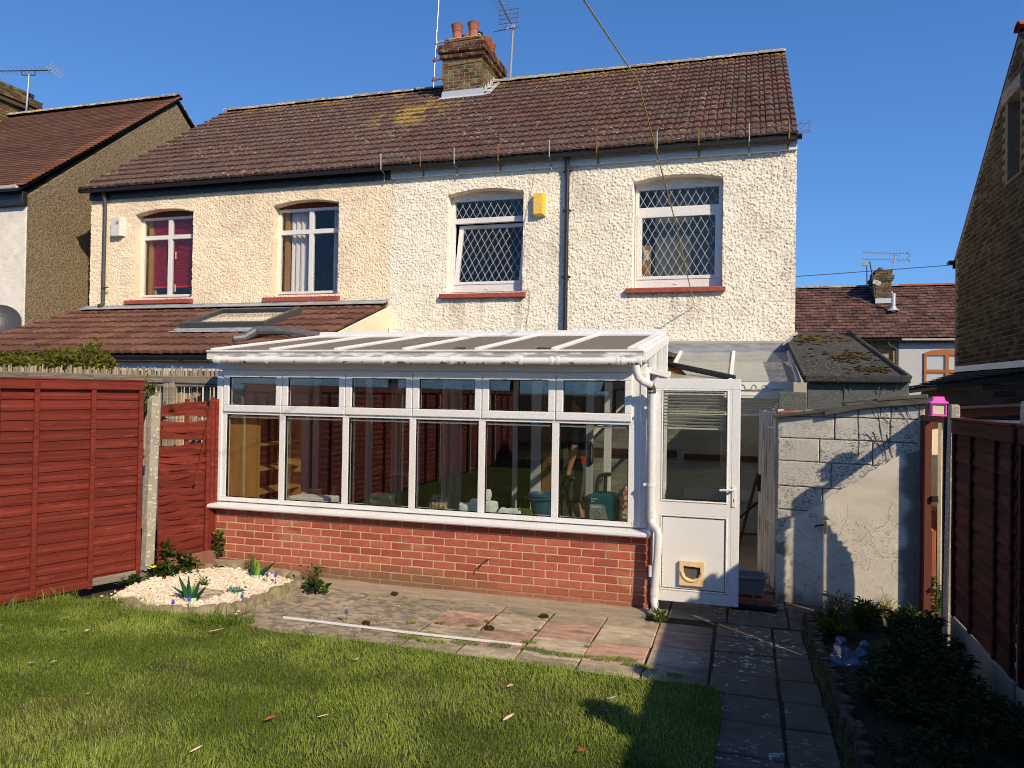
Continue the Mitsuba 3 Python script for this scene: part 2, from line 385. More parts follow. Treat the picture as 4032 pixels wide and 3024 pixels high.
def plaster_col(p, n, uv):
    c = mix((.56, .515, .42), (.72, .68, .585), fbm(p.x * 3, p.z * 3, 0.))
    fl = smoothstep(.46, .56, fbm(p.x * 6, p.z * 6, 2.)) * smoothstep(.50, .34, p.x)      # flaked off at the doorway side
    c = mix(c, mi.Color3f(.22, .235, .215) * (.6 + .8 * noise(p.x * 40, p.z * 40, 0.)), fl)
    cr = smoothstep(.012, .004, dr.abs(fbm(p.x * 5 + 2, p.z * 3.6, 7., octaves=4) - .5)) * .55
    c = mix(c, (.10, .09, .07), cr * smoothstep(.5, .62, fbm(p.x * 2., p.z * 2., 5.)))
    pt = smoothstep(.66, .74, noise(p.x * 110, p.y * 20, p.z * 70)) * smoothstep(.38, .62, fbm(p.x * 4.1, p.z * 3.1, 9., octaves=4))
    c = mix(c, (.16, .15, .125), pt * .6)
    c = c * (.86 + .28 * fbm(p.x * 7, p.z * 11, 4., octaves=4))
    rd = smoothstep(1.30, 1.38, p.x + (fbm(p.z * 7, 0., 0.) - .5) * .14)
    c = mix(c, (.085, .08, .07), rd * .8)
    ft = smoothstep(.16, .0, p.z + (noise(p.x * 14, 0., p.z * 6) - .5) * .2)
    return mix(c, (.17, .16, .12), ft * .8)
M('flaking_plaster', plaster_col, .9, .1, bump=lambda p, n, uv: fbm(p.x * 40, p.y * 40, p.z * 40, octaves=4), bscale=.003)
M('black_gutter_white', (.66, .67, .67), .4, .4)
M('rotten_timber', lambda p, n, uv: mix((.03, .028, .024), (.16, .15, .13), fbm(p.x * 6, p.y * 40, p.z * 60, octaves=4)), .95, .1)
def slate_col(p, n, uv): return mix((.010, .010, .011), (.035, .035, .036), uv.x)
M('dark_slate', slate_col, .8, .2)
def bgtile_col(p, n, uv):
    c = mix((.095, .050, .042), (.165, .090, .076), uv.x)
    c = c * (.8 + .4 * fbm(p.x * 3, p.y * 3, 0.))
    mo = smoothstep(.52, .60, fbm(p.x * 4.6, p.y * 8.5, 1., octaves=4)) * (.45 + .55 * uv.y)
    return mix(c, (.035, .03, .024), mo * .9)
M('far_brick', lambda p, n, uv: mix((.25, .17, .08), (.40, .29, .15), uv.x), .9, .1)
M('far_tile', bgtile_col, .9, .1)
M('plain_tile', lambda p, n, uv: mix((.060, .032, .023), (.115, .058, .041), uv.x * .6 + .4 * fbm(p.x * 3, p.y * 3, 0.)) * (.7 + .5 * noise(p.x * 6.1, p.y * 10, p.z * 10)), .85, .15)
M('verge_orange', lambda p, n, uv: mix((.13, .056, .032), (.21, .092, .052), uv.x), .85, .15)
M('grey_render', (.47, .47, .48), .9, .1)
M('cream_wall', lambda p, n, uv: mix((.70, .60, .44), (.80, .72, .58), fbm(p.x * 4, p.y * 4, p.z * 4)), .9, .1)
M('brown_stain_wood', (.34, .12, .03), .5, .4)
M('orange_brown', lambda p, n, uv: mix((.22, .07, .03), (.34, .115, .05), fbm(p.x * 6, p.y * 6, p.z * 6)), .7, .2)
M('net_curtain', (.70, .70, .72), .9, .05)
M('blind_grey', (.105, .12, .125), .8, .1)
M('curtain_grey', (.30, .30, .31), .9, .05)
M('blind_red', (.74, .018, .022), .6, .3)
M('blind_white', (.74, .73, .66), .6, .3)
M('room_dark', (.030, .027, .024), .9, .1)
M('white_brick_paint', lambda p, n, uv: mix((.44, .42, .35), (.62, .60, .52), fbm(p.x * 5, p.z * 5, 0.)), .9, .1)
M('floor_tiles', (.12, .11, .095), .5, .3)
M('timber', lambda p, n, uv: mix((.085, .040, .020), (.17, .082, .038), fbm(p.x * 30, p.y * 30, p.z * 4)), .7, .2)
M('oak', lambda p, n, uv: mix((.26, .13, .03), (.42, .23, .065), fbm(p.x * 26, p.y * 26, p.z * 2.2, octaves=4)), .5, .3)
M('white_melamine', (.70, .70, .68), .4, .4)
M('towel', (.72, .75, .72), .95, .05, bump=lambda p, n, uv: noise(p.x * 160, p.y * 160, p.z * 160), bscale=.004)
M('bucket_blue', (.025, .085, .155), .4, .4)
M('radio_teal', (.0, .085, .105), .45, .4)
M('radio_grey', (.20, .215, .21), .5, .4)
M('white_print', (.75, .77, .75), .5, .3)
M('skin', (.42, .22, .145), .6, .3)
M('shirt_black', (.013, .014, .018), .9, .1)
M('shorts_grey', (.10, .095, .085), .9, .1)
M('red_cloth', (.35, .03, .02), .9, .1)
M('hair_dark', (.018, .013, .010), .8, .2)
M('cushion', lambda p, n, uv: mix((.62, .56, .44), (.36, .10, .06), smoothstep(.52, .6, noise(p.x * 38, p.y * 38, p.z * 38))), .95, .05)
M('moss_green', (.08, .10, .02), .95, .05)
M('pebble_tan', lambda p, n, uv: mix((.30, .17, .08), (.62, .46, .28), uv.x), .6, .3)
M('catflap_cream', lambda p, n, uv: mix((.64, .46, .21), (.74, .58, .33), noise(p.x * 20, p.y * 20, p.z * 20)), .5, .35)
M('smoked', (.10, .09, .085), .3, .5)
M('basin_grey', (.17, .175, .175), .5, .4)
M('pink', (.80, .10, .50), .45, .4)
M('lamp_glass', (.60, .57, .38), .4, .5)
M('brass', (.42, .28, .10), .4, .5, metallic=.8)
M('rusty', lambda p, n, uv: mix((.10, .045, .015), (.34, .18, .06), fbm(p.x * 22, p.y * 22, p.z * 22)), .8, .2)
M('mint_pot', lambda p, n, uv: mix((.34, .56, .45), (.52, .68, .58), noise(p.x * 30, p.y * 30, p.z * 60)), .45, .4)
M('statue_blue', lambda p, n, uv: mix((.05, .06, .09), (.26, .29, .38), fbm(p.x * 28, p.y * 28, p.z * 28, octaves=3)), .85, .15)
M('cable_olive', (.34, .28, .08), .6, .3)
M('cable_dark', (.035, .03, .028), .6, .3)
M('dead_stem', (.045, .035, .028), .9, .1)
M('sleeper', lambda p, n, uv: mix((.16, .075, .045), (.28, .14, .09), fbm(p.x * 20, p.y * 20, p.z * 5)), .9, .1)
M('log_edge', lambda p, n, uv: mix((.035, .029, .020), (.13, .105, .075), fbm(p.x * 20, p.y * 20, p.z * 20)), .9, .1)
M('dandelion_yellow', (.85, .62, .0), .8, .1)
M('muscari_blue', (.10, .07, .42), .8, .1)
leafmat('leaf', 'vertex', .5, .45)
leafmat('grass_blade', 'vertex', .45, .55)
M('leaf_dry', 'vertex', .8, .1)
scene['mat_glass'] = {'type': 'thindielectric', 'int_ior': 1.85, 'specular_transmittance': {'type': 'rgb', 'value': [.74, .78, .76]}}
scene['mat_upstairs_glass'] = {'type': 'thindielectric', 'int_ior': 1.55, 'specular_reflectance': {'type': 'rgb', 'value': [.62, .60, .55]}, 'specular_transmittance': {'type': 'rgb', 'value': [.85, .85, .83]}}
scene['mat_clear_glass'] = {'type': 'thindielectric', 'int_ior': 1.5}
scene['mat_polycarbonate'] = {'type': 'principledthin', 'base_color': {'type': 'rgb', 'value': [.40, .36, .31]}, 'roughness': .25, 'diff_trans': 1.0, 'spec_trans': .06}
def oldglass(p, n, uv): return .55 + .35 * fbm(p.x * 5, p.y * 9, 0., octaves=4)
scene['mat_dirty_glass'] = {'type': 'blendbsdf', 'weight': proc(oldglass), 'a': {'type': 'thindielectric', 'int_ior': 1.6},
                        'b': {'type': 'principledthin', 'base_color': {'type': 'rgb', 'value': [.66, .68, .61]}, 'roughness': .6, 'diff_trans': 1.0, 'spec_trans': 0.0}}
# ---------------------------------------------------------------- ground
struct('ground', quadgrid(np.array([[[x, y, -.06] for y in (-900., 0., 900.)] for x in (-900., 0., 900.)])), 'soil', 'bare earth around and behind the houses')

# ---------------------------------------------------------------- the pair of semi-detached houses
YH = 11.10
def roughcast_wall(x0, x1, z0, z1, ops, step=.010, y=YH):
    def cuts(a, b, inner):
        k = [a] + sorted(inner) + [b]; out = []
        for p, q in zip(k[:-1], k[1:]):
            out += list(np.linspace(p, q, max(2, int(round((q - p) / step)) + 1))[:-1])
        return np.array(out + [b])
    xs = cuts(x0, x1, [v for o in ops for v in o[:2]]); zs = cuts(z0, z1, sorted({round(v, 4) for o in ops for v in o[2:4]}))
    zs = zs[np.concatenate([[True], np.diff(zs) > .003])]
    X, Z = np.meshgrid(xs, zs, indexing='ij')
    Z2 = Z.copy()
    for a, b, lo, hi, rise in ops:
        t = np.clip((X - a) / (b - a), 0, 1)
        Z2 += np.where((X >= a) & (X <= b), rise * 4 * t * (1 - t), 0) * np.clip(1 - (Z - hi) / (z1 - hi), 0, 1) * (Z >= hi - 1e-6)
    q = np.stack([X, 0 * X, Z2], -1)
    qq = np.stack([X * .92 + Z2 * .38, 0 * X, Z2 * .92 - X * .38], -1) / [.0125, 1, .021]; n1, n2 = meshkit.noise(qq + 5, 3), meshkit.noise(q / .030 + 9, 4)
    d = .015 * np.clip(1.8 * (n1 - .30), 0, 1) + .007 * n2 + .006 * meshkit.noise(q / .35, 5)
    P = np.stack([X, y - d, Z2], -1)
    i = np.arange(X.size).reshape(X.shape)
    keep = np.ones((len(xs) - 1, len(zs) - 1), bool)
    cx, cz = (xs[1:] + xs[:-1]) / 2, (zs[1:] + zs[:-1]) / 2
    for a, b, lo, hi, rise in ops:
        keep &= ~(((cx > a) & (cx < b))[:, None] & ((cz > lo) & (cz < hi))[None, :])
    a_, b_, c_, d_ = i[:-1, :-1][keep], i[1:, :-1][keep], i[1:, 1:][keep], i[:-1, 1:][keep]
    wall = trimesh.Trimesh(P.reshape(-1, 3), np.vstack([np.stack([a_, b_, c_], 1), np.stack([a_, c_, d_], 1)]), process=False)
    rev = []
    for a, b, lo, hi, rise in ops:
        ia, ib = np.argmin(abs(xs - a)), np.argmin(abs(xs - b)); ja, jb = np.argmin(abs(zs - lo)), np.argmin(abs(zs - hi))
        loop = [P[ia, j] for j in range(ja, jb + 1)] + [P[k, jb] for k in range(ia + 1, ib + 1)] + [P[ib, j] for j in range(jb - 1, ja - 1, -1)]
        loop = np.array(loop); rows = []
        for t in np.linspace(0, 1, 8):
            r = loop.copy(); r[:, 1] = loop[:, 1] * (1 - t) + (y + .24) * t
            nn = (meshkit.noise(r / .03, 8) - .5) * .010 * (t > .01)
            r[:, 0] += nn * 1.; r[:, 2] += nn * .6; rows.append(r)
        rev.append(quadgrid(np.array(rows)))
    return cat(wall, rev)

O1, O2 = (-1.572, -.316, 3.45, 4.985, .075), (-4.443, -3.217, 3.445, 4.968, .072)
O3, O4 = (-10.387, -9.16, 3.485, 4.975, .078), (-7.566, -6.334, 3.48, 4.975, .072)
XP = -5.402
H = thing('house', 'pale roughcast house on the right half of the pair, with diamond leaded upper windows', 'house')
N = thing('neighbouring_house', 'cream yellow roughcast house on the left half of the pair, with a red blind upstairs', 'house')
put(H + '__wall', roughcast_wall(XP, .645, 2.35, 5.285, [O1, O2]), 'roughcast_pale', smooth=True)
put(N + '__wall', roughcast_wall(-11.37, XP, 2.9, 5.295, [O3, O4]), 'roughcast_cream', smooth=True)
put(H + '__side_wall', cat(box(.40, .640, 11.13, 18.6, 0, 5.3, .001), plate([(11.1, 5.28), (18.7, 5.28), (14.9, 8.15)], (.40, 0, 0), (0, 1, 0), (0, 0, 1), .24)), 'roughcast_pale')
put(N + '__side_wall', cat(box(-11.365, -11.12, 11.13, 18.6, 0, 5.3, .001), plate([(11.1, 5.28), (18.7, 5.28), (14.9, 8.15)], (-11.36, 0, 0), (0, 1, 0), (0, 0, 1), .24)), 'roughcast_cream')
put(H + '__front_wall', box(XP, .64, 18.4, 18.65, 0, 5.3, .001), 'roughcast_pale')
put(N + '__front_wall', box(-11.36, XP - .003, 18.4, 18.65, 0, 5.3, .001), 'roughcast_cream')
put(N + '__lower_wall', box(-11.36, XP - .003, 11.13, 11.33, 0, 2.9, .001), 'roughcast_cream')
# upstairs rooms behind the windows
put(H + '__room', cat(box(XP + .01, .39, 14.2, 14.3, 2.6, 5.28), box(XP + .01, .39, 11.4, 14.2, 2.55, 2.6), box(XP + .01, .39, 11.4, 14.2, 5.26, 5.30), box(XP - .05, XP + .01, 11.35, 14.2, 2.6, 5.28)), 'room_dark')
put(N + '__room', cat(box(-11.1, XP - .06, 14.2, 14.3, 2.6, 5.28), box(-11.1, XP - .06, 11.4, 14.2, 2.55, 2.6), box(-11.1, XP - .06, 11.4, 14.2, 5.26, 5.30)), 'room_dark')

# roof: rows of double-roll concrete tiles
E0, R0 = np.array([10.90, 5.450]), np.array([14.90, 8.26])
SL = float(np.linalg.norm(R0 - E0)); SD = (R0 - E0) / SL; ANG = math.degrees(math.atan2(SD[1], SD[0]))
def roll_tile(w, L, th=.013):
    prof = np.array([(0, .010), (.03, .026), (.20, .031), (.45, .031), (.53, .012), (.56, .006), (.60, .008), (.68, .026), (.90, .026), (.97, .006), (1, .004)])
    x = prof[:, 0] * w; h = prof[:, 1]; k = len(x)
    up = np.stack([x, 0 * x + L, h - .016 + 0 * x], 1); lo = np.stack([x, 0 * x, h + .016], 1); bt = np.stack([x, 0 * x + .001, h * .5 - .010], 1)
    V = np.vstack([lo, up, bt]); F = []
    for j in range(k - 1):
        F += [(j, j + 1, k + j + 1), (j, k + j + 1, k + j), (2 * k + j, 2 * k + j + 1, j + 1), (2 * k + j, j + 1, j)]
    V = np.vstack([V, [[0, L, -.03], [0, 0, -.012], [w, L, -.03], [w, 0, -.012]]]); a = 3 * k
    F += [(0, k, a), (0, a, a + 1), (k - 1, a + 2, 2 * k - 1), (k - 1, a + 3, a + 2)]
    return trimesh.Trimesh(V, np.array(F), process=False)
def tile_field(parent, x0, ncol, w, e, sd, nrow, g, bsdf, limit=300, over=.045, skip=None, name='tile'):
    items = []
    base = roll_tile(w, g + over)
    for r in range(nrow):
        for c in range(ncol):
            x = x0 + c * w
            if skip and skip(x + w / 2, (r + .5) * g): continue
            v = base.vertices.copy()
            s = r * g + v[:, 1] + rng.normal(0, .004); hgt = v[:, 2] + rng.normal(0, .0018); X = x + v[:, 0] * (1 + 0) + rng.normal(0, .002)
            m = trimesh.Trimesh(np.stack([X, e[0] + s * sd[0] - hgt * sd[1], e[1] + s * sd[1] + hgt * sd[0]], 1), base.faces, process=False)
            items.append((m, rng.random(), rng.random()))
    pieces(parent, name, items, bsdf, limit=limit)
def slab_roof(x0, x1, e, r, th=.05, off=-.03):
    (a, b), (c, d) = e, r
    P = [[x0, a, b + off], [x1, a, b + off], [x1, c, d + off], [x0, c, d + off]]
    V = np.array(P + [[p[0], p[1], p[2] - th] for p in P]); F = [(0, 1, 2), (0, 2, 3), (4, 6, 5), (4, 7, 6), (0, 4, 5), (0, 5, 1), (1, 5, 6), (1, 6, 2), (2, 6, 7), (2, 7, 3), (3, 7, 4), (3, 4, 0)]
    return trimesh.Trimesh(V, np.array(F), process=False)
RB = np.array([2 * R0[0] - E0[0], E0[1]])
NR = 17; GA = (SL - .03) / NR
hr = put(H + '__roof', cat(slab_roof(XP, .625, E0, R0), slab_roof(XP, .625, RB, R0)), 'black')
nr = put(N + '__roof', cat(slab_roof(-11.42, XP - .002, E0, R0), slab_roof(-11.42, XP - .002, RB, R0)), 'black')
inch = lambda x, s: (-5.80 < x < -4.98) and (E0[0] + s * SD[0]) > 14.12
tile_field(hr, XP, 30, (.648 - XP) / 30, E0, SD, NR, GA, 'roof_tile', skip=inch)
tile_field(nr, -11.46, 30, (XP + 11.46) / 30, E0, SD, NR, GA, 'roof_tile', skip=inch)
def ridge_tile(L):
    a = np.linspace(-1.15, 1.15, 7)
    P = np.array([[[x, math.sin(t) * .15 * s, .15 * math.cos(t) * s - .075] for t in a] for x, s in ((0, 1.05), (L * .93, 1.0), (L, .97))])
    Q = np.array([[[x, math.sin(t) * .13 * s, .13 * math.cos(t) * s - .075] for t in a] for x, s in ((0, 1.05), (L, .97))])
    m = cat(quadgrid(P), quadgrid(np.stack([P[0], Q[0]])), quadgrid(np.stack([P[-1], Q[-1]])))
    return m
for par, x0, x1 in ((hr, -4.98, .65), (nr, -11.46, -5.80)):
    n = int(round((x1 - x0) / .46)); L = (x1 - x0) / n
    for i in range(n):
        m = ridge_tile(L); m.vertices += [x0 + i * L, 14.90, 8.25 + rng.normal(0, .004)]
        put(par + '__ridge_tile', m, 'ridge_clay', uv=uvof(m, rng.random(), rng.random()))
    put(par + '__ridge_bedding', box(x0 + .01, x1 - .02, 14.84, 14.96, 8.12, 8.22, .02), 'mortar_dark')

# eaves: boards, gutters, rainwater pipes
put(H + '__fascia', box(XP + .004, .645, 11.035, 11.095, 5.275, 5.44), 'black_gutter_white')
put(N + '__fascia', box(-11.37, XP, 11.035, 11.095, 5.275, 5.44), 'dark_plastic')
def half_gutter(x0, x1, y, z, r, th=.004):
    a = np.linspace(PI, 2 * PI, 11)
    ys, zs = np.cos(a), np.sin(a)
    P = np.array([[[x, y + r * c, z + r * s] for c, s in zip(ys, zs)] for x in np.linspace(x0, x1, 2)])
    Q = np.array([[[x, y + (r - th) * c, z + (r - th) * s] for c, s in zip(ys, zs)] for x in np.linspace(x0, x1, 2)])
    lip = [tube([[x0, y - r, z], [x1, y - r, z]], .006, 6), tube([[x0, y + r, z], [x1, y + r, z]], .006, 6)]
    caps = [trimesh.Trimesh(np.vstack([[[x, y, z]], P[k]]), np.array([(0, j, j + 1) for j in range(1, 11)]), process=False) for k, x in ((0, x0), (1, x1))]
    return cat(quadgrid(P), quadgrid(Q), lip, caps)
def gutter(parent, x0, x1, y, z, r, bsdf, spacing, bb=None):
    g = put(parent + '__gutter', half_gutter(x0, x1, y, z, r), bsdf, smooth=40)
    for x in np.arange(x0 + .25, x1 - .1, spacing):
        a = np.linspace(PI, 2 * PI, 9)
        put(g + '__bracket', tube([[x, y + (r + .006) * math.cos(t), z + (r + .006) * math.sin(t)] for t in a] + [[x, y + r + .03, z - .02]], .011, 6), bb or bsdf)
    return g
gutter(H, XP, .70, 10.972, 5.445, .055, 'dark_plastic', .95)
gutter(N, -11.52, XP - .004, 10.972, 5.445, .055, 'dark_plastic', 1.05)
dp = put(H + '__downpipe', tube([[-2.533, 10.97, 5.40], [-2.533, 10.985, 5.30], [-2.534, 11.02, 5.20], [-2.536, 11.02, 2.45]], .034, 14), 'dark_plastic', smooth=50)
for z in (5.18, 4.60, 3.62):
    put(dp + '__clip', cat(tube([[-2.535, 11.02, z], [-2.535, 11.02, z + .035]], .039, 14), box(-2.60, -2.47, 11.045, 11.06, z, z + .03)), 'dark_plastic')
dp = put(N + '__downpipe', tube([[-10.995, 10.97, 5.40], [-10.995, 11.0, 5.30], [-10.997, 11.02, 5.2], [-10.998, 11.02, 3.42], [-11.0, 10.99, 3.37], [-11.0, 10.93, 3.345]], .034, 14), 'charcoal_metal', smooth=50)
put(dp + '__clip', cat(tube([[-10.997, 11.02, 3.66], [-10.997, 11.02, 3.70]], .040, 14), box(-10.97, -10.86, 10.98, 11.0, 3.67, 3.69)), 'charcoal_metal')

# wire guard above the gutter of the pale house
wg = thing('wire_guard', 'rusty wire netting guard on steel brackets along the gutter of the pale house', 'wire guard')
xs = np.arange(-5.42, .66, .082); Wm = []
for x in xs:
    for sgn in (-1, 1):
        a, b = (x, 5.47) if sgn > 0 else (x + .14, 5.47), (x + .14, 5.62) if sgn > 0 else (x, 5.62)
        Wm.append(tube([[a[0], 10.885, a[1]], [b[0], 10.88, b[1]]], .0030, 3, cap=False))
for z in (5.47, 5.57): Wm.append(tube([[-5.42, 10.885, z], [.79, 10.885, z]], .0035, 4))
Wm.append(tube([[.79, 10.885, 5.45], [.795, 10.885, 5.62]], .005, 5)); Wm.append(tube([[.70, 10.885, 5.45], [.79, 10.885, 5.45]], .005, 5))
put(wg + '__netting', cat(Wm), 'dull_wire')
for i, x in enumerate((-5.50, -4.83, -4.27, -3.57, -2.78, -2.08, -1.22, -.65, .02, .53)):
    put(wg + '__bracket', tube([[x, 10.885, 5.635], [x, 10.885, 5.48], [x, 10.895, 5.39], [x, 10.99, 5.365], [x, 11.025, 5.36], [x, 11.025, 5.235 + .03 * (i % 2)]], .011, 5), 'dull_bracket' if i % 2 == 0 else 'rusty')

# ------------------------------------------------ windows
def frame_rect(x0, x1, z0, z1, y0, y1, w, wb=None, wt=None, c=.004):
    wb, wt = wb or w, wt or w
    return cat(box(x0, x1, y0, y1, z0, z0 + wb, c), box(x0, x1, y0, y1, z1 - wt, z1, c), box(x0, x0 + w, y0 + .001, y1, z0 + wb, z1 - wt, c), box(x1 - w, x1, y0 + .001, y1, z0 + wb, z1 - wt, c))
def pane(x0, x1, z0, z1, y):
    return quadgrid(np.array([[[x0, y, z0], [x1, y, z0]], [[x0, y, z1], [x1, y, z1]]]))
def diamonds(x0, x1, z0, z1, y, pw=.1155, ph=.205, ox=0.):
    R = sbox(x0, z0, x1, z1); out = []; s = ph / pw
    for sgn in (-1, 1):
        k = -40
        for k in range(-60, 120):
            xa = x0 + ox + k * pw; L = LineString([(xa - sgn * 3, z0 - 3 * s), (xa + sgn * 3, z0 + 3 * s)]).intersection(R)
            if L.is_empty or L.length < .02: continue
            (a, b), (c, d) = L.coords[0], L.coords[-1]
            out.append(beam((a, y, b), (c, y, d), .004, .0066, .001, up=(0, 1, 0) if False else (-(d - b), 0, c - a)))
    return cat(out)
def sill(parent, x0, x1, z0, zt, yb=11.30, yf=11.01):
    m = box(x0, x1, yf, yb, z0, zt, .006); v = m.vertices
    v[:, 2] -= np.where(v[:, 2] > (z0 + zt) / 2, (v[:, 1] < 11.15) * .028, 0); m.vertices = v
    return put(parent + '__sill', jit(m, .004, 9), 'sill_red')
YF0, YF1 = 11.262, 11.325
def arch_infill(parent, x0, x1, z0, z1, bsdf): return put(parent + '__head', box(x0, x1, YF0 + .012, YF1, z0, z1, .002), bsdf)
# the two leaded windows of the pale house
w = new(H + '__window')
fr = put(w + '__frame', cat(frame_rect(-1.562, -.325, 3.475, 4.955, YF0, YF1, .054, .115, .05), box(-1.508, -.379, YF0 + .002, YF1, 4.555, 4.646)), 'upvc')
arch_infill(w, -1.56, -.33, 4.957, 5.08, 'roughcast_pale')
put(w + '__pane', pane(-1.508, -.379, 4.646, 4.906, YF0 + .03), 'upstairs_glass'); put(w + '__leading', diamonds(-1.508, -.379, 4.646, 4.906, YF0 + .024), 'came_lead')
put(w + '__sash', frame_rect(-1.53, -.355, 3.592, 4.552, YF0 - .012, YF1 - .01, .070, .05, .056), 'upvc')
put(w + '__pane', pane(-1.46, -.425, 3.642, 4.496, YF0 + .02), 'upstairs_glass'); put(w + '__leading', diamonds(-1.46, -.425, 3.642, 4.496, YF0 + .014, ox=.03), 'came_lead')
put(w + '__trickle_vent', box(-.995, -.95, YF0 - .012, YF0, 3.515, 3.535), 'white_paint')
put(w + '__blind', box(-1.30, -.34, 11.52, 11.53, 3.4, 4.95), 'blind_grey'); put(w + '__card', box(-1.47, -1.34, 11.40, 11.41, 3.62, 4.12), 'oak'); put(w + '__note', box(-1.45, -1.375, 11.385, 11.392, 3.90, 4.05), 'white_paint')
sill(w, -1.655, -.27, 3.372, 3.468)
w = new(H + '__window')
put(w + '__frame', cat(frame_rect(-4.44, -3.215, 3.475, 4.945, YF0, YF1, .057, .115, .045), box(-4.383, -3.27, YF0 + .002, YF1, 4.552, 4.634)), 'upvc')
arch_infill(w, -4.44, -3.22, 4.947, 5.06, 'roughcast_pale')
put(w + '__pane', pane(-4.383, -3.27, 4.634, 4.90, YF0 + .03), 'upstairs_glass'); put(w + '__leading', diamonds(-4.383, -3.27, 4.634, 4.90, YF0 + .024), 'came_lead')
sa, gl, ld = frame_rect(-4.383, -3.255, 3.592, 4.545, YF0 - .012, YF1 - .01, .070, .045, .056), pane(-4.313, -3.325, 3.637, 4.489, YF0 + .02), diamonds(-4.313, -3.325, 3.637, 4.489, YF0 + .014, ox=.02)
for m, nm, b in ((sa, 'sash', 'upvc'), (gl, 'pane', 'upstairs_glass'), (ld, 'leading', 'came_lead')):      # the sash is tilted in at the top
    v = m.vertices.copy(); a = math.radians(6.0); y, z = v[:, 1] - YF0, v[:, 2] - 3.592
    m.vertices = np.stack([v[:, 0] + z * .045, YF0 + y * math.cos(a) + z * math.sin(a), 3.592 + z * math.cos(a) - y * math.sin(a)], 1)
    put(w + '__' + nm, m, b, label='leaded sash tilted open at the top' if nm == 'sash' else None)
put(w + '__trickle_vent', box(-3.87, -3.82, YF0 - .012, YF0, 3.515, 3.535), 'white_paint')
sill(w, -4.53, -3.16, 3.355, 3.452)
# the two plain windows of the cream house
def plain_window(x0, x1, z0, z1, xm, zt, cream=True):
    w = new(N + '__window')
    put(w + '__frame', cat(frame_rect(x0, x1, z0, z1, YF0, YF1, .05, .045, .042), box(xm - .04, xm + .04, YF0 + .002, YF1, z0 + .04, z1 - .04), box(x0 + .04, xm - .042, YF0 + .002, YF1, zt - .038, zt + .038), box(xm + .042, x1 - .04, YF0 + .002, YF1, zt - .038, zt + .038)), 'upvc')
    put(w + '__head', box(x0, x1, YF0 + .01, YF1, z1 + .002, z1 + .12), 'gate_wood')
    for a, b in ((x0 + .05, xm - .04), (xm + .04, x1 - .05)):
        for c, d in ((z0 + .045, zt - .038), (zt + .038, z1 - .042)):
            put(w + '__pane', pane(a, b, c, d, YF0 + .03), 'upstairs_glass')
    return w
w = plain_window(-10.392, -9.155, 3.52, 4.945, -9.785, 4.585)
put(w + '__blind', cat([beam((-10.24, 11.40, z), (-9.19, 11.40, z), .022, .0035, .001, up=(0, .6, .8)) for z in np.arange(3.735, 4.93, .021)] + [box(-10.24, -9.19, 11.39, 11.41, 3.705, 3.725)]), 'blind_red', label='red slatted blind drawn most of the way down')
put(w + '__side_panel', box(-10.335, -10.25, 11.37, 11.45, 3.52, 4.93), 'oak')
put(w + '__handle', box(-9.715, -9.695, YF0 + .05, YF0 + .07, 4.20, 4.33), 'white_paint'); put(w + '__handle', box(-9.715, -9.695, YF0 + .05, YF0 + .07, 3.62, 3.75), 'white_paint')
sill(w, -10.54, -9.125, 3.375, 3.475)
w = plain_window(-7.573, -6.33, 3.515, 4.947, -6.945, 4.555)
def curtain(x0, x1, z0, z1, y, k, amp=.022):
    xs = np.linspace(x0, x1, 50); zs = np.linspace(z0, z1, 8)
    return quadgrid(np.array([[[x, y + amp * math.sin(x * k + .4 * math.sin(z * 2)) + .4 * amp * math.sin(x * k * 2.3), z] for z in zs] for x in xs]))
put(w + '__curtain', curtain(-7.41, -7.02, 3.5, 4.93, 11.42, 70), 'net_curtain', smooth=True); put(w + '__curtain', curtain(-6.60, -6.36, 3.5, 4.93, 11.42, 70), 'net_curtain', smooth=True)
put(w + '__side_panel', box(-7.51, -7.43, 11.37, 11.44, 3.52, 4.93), 'oak')
sill(w, -7.70, -6.28, 3.36, 3.468)

# ------------------------------------------------ chimney shared by the two houses
ck = thing('chimney_stack', 'brick chimney stack with red pots on the ridge between the two houses', 'chimney')
put(ck + '__core', cat(box(-5.782, -4.993, 14.108, 15.342, 7.4, 8.88, .001), box(-5.84, -4.935, 14.05, 15.39, 8.505, 8.572, .001), box(-5.875, -4.90, 14.01, 15.43, 8.605, 8.752, .001), box(-5.76, -5.0, 14.12, 15.33, 8.74, 8.915, .02)), 'mortar_pale')
def ring(x0, x1, y0, y1, z0, z1, **k):
    return bricks((x0, y0), (1, 0), (0, -1), x1 - x0, z0, z1, **k) + bricks((x1, y0), (0, 1), (1, 0), y1 - y0, z0, z1, off=-.1125, **k) + bricks((x0, y1), (0, -1), (-1, 0), y1 - y0, z0, z1, off=-.1125, **k)
pieces(ck, 'brick', ring(-5.79, -4.985, 14.10, 15.35, 7.55, 8.50), 'brick_stock')
pieces(ck, 'brick', ring(-5.847, -4.928, 14.043, 15.397, 8.50, 8.576) + ring(-5.885, -4.89, 14.0, 15.44, 8.60, 8.757) + ring(-5.775, -4.988, 14.10, 15.345, 8.757, 8.905), 'brick_old_red')
put(ck + '__flaunching', box(-5.74, -5.02, 14.16, 15.28, 8.90, 8.945, .03), 'mortar_pale')
POT = [(.088, 0), (.092, .02), (.084, .05), (.083, .20), (.094, .205), (.094, .22), (.084, .225), (.098, .27), (.112, .315), (.112, .34), (.100, .348), (.085, .345), (.080, .30), (.08, .05)]
def pot(x, y, s, b='terracotta', z=8.90): return put(ck + '__pot', lathe([(r * 1.08, h * s) for r, h in POT], 20, (x, y, z)), b, smooth=50)
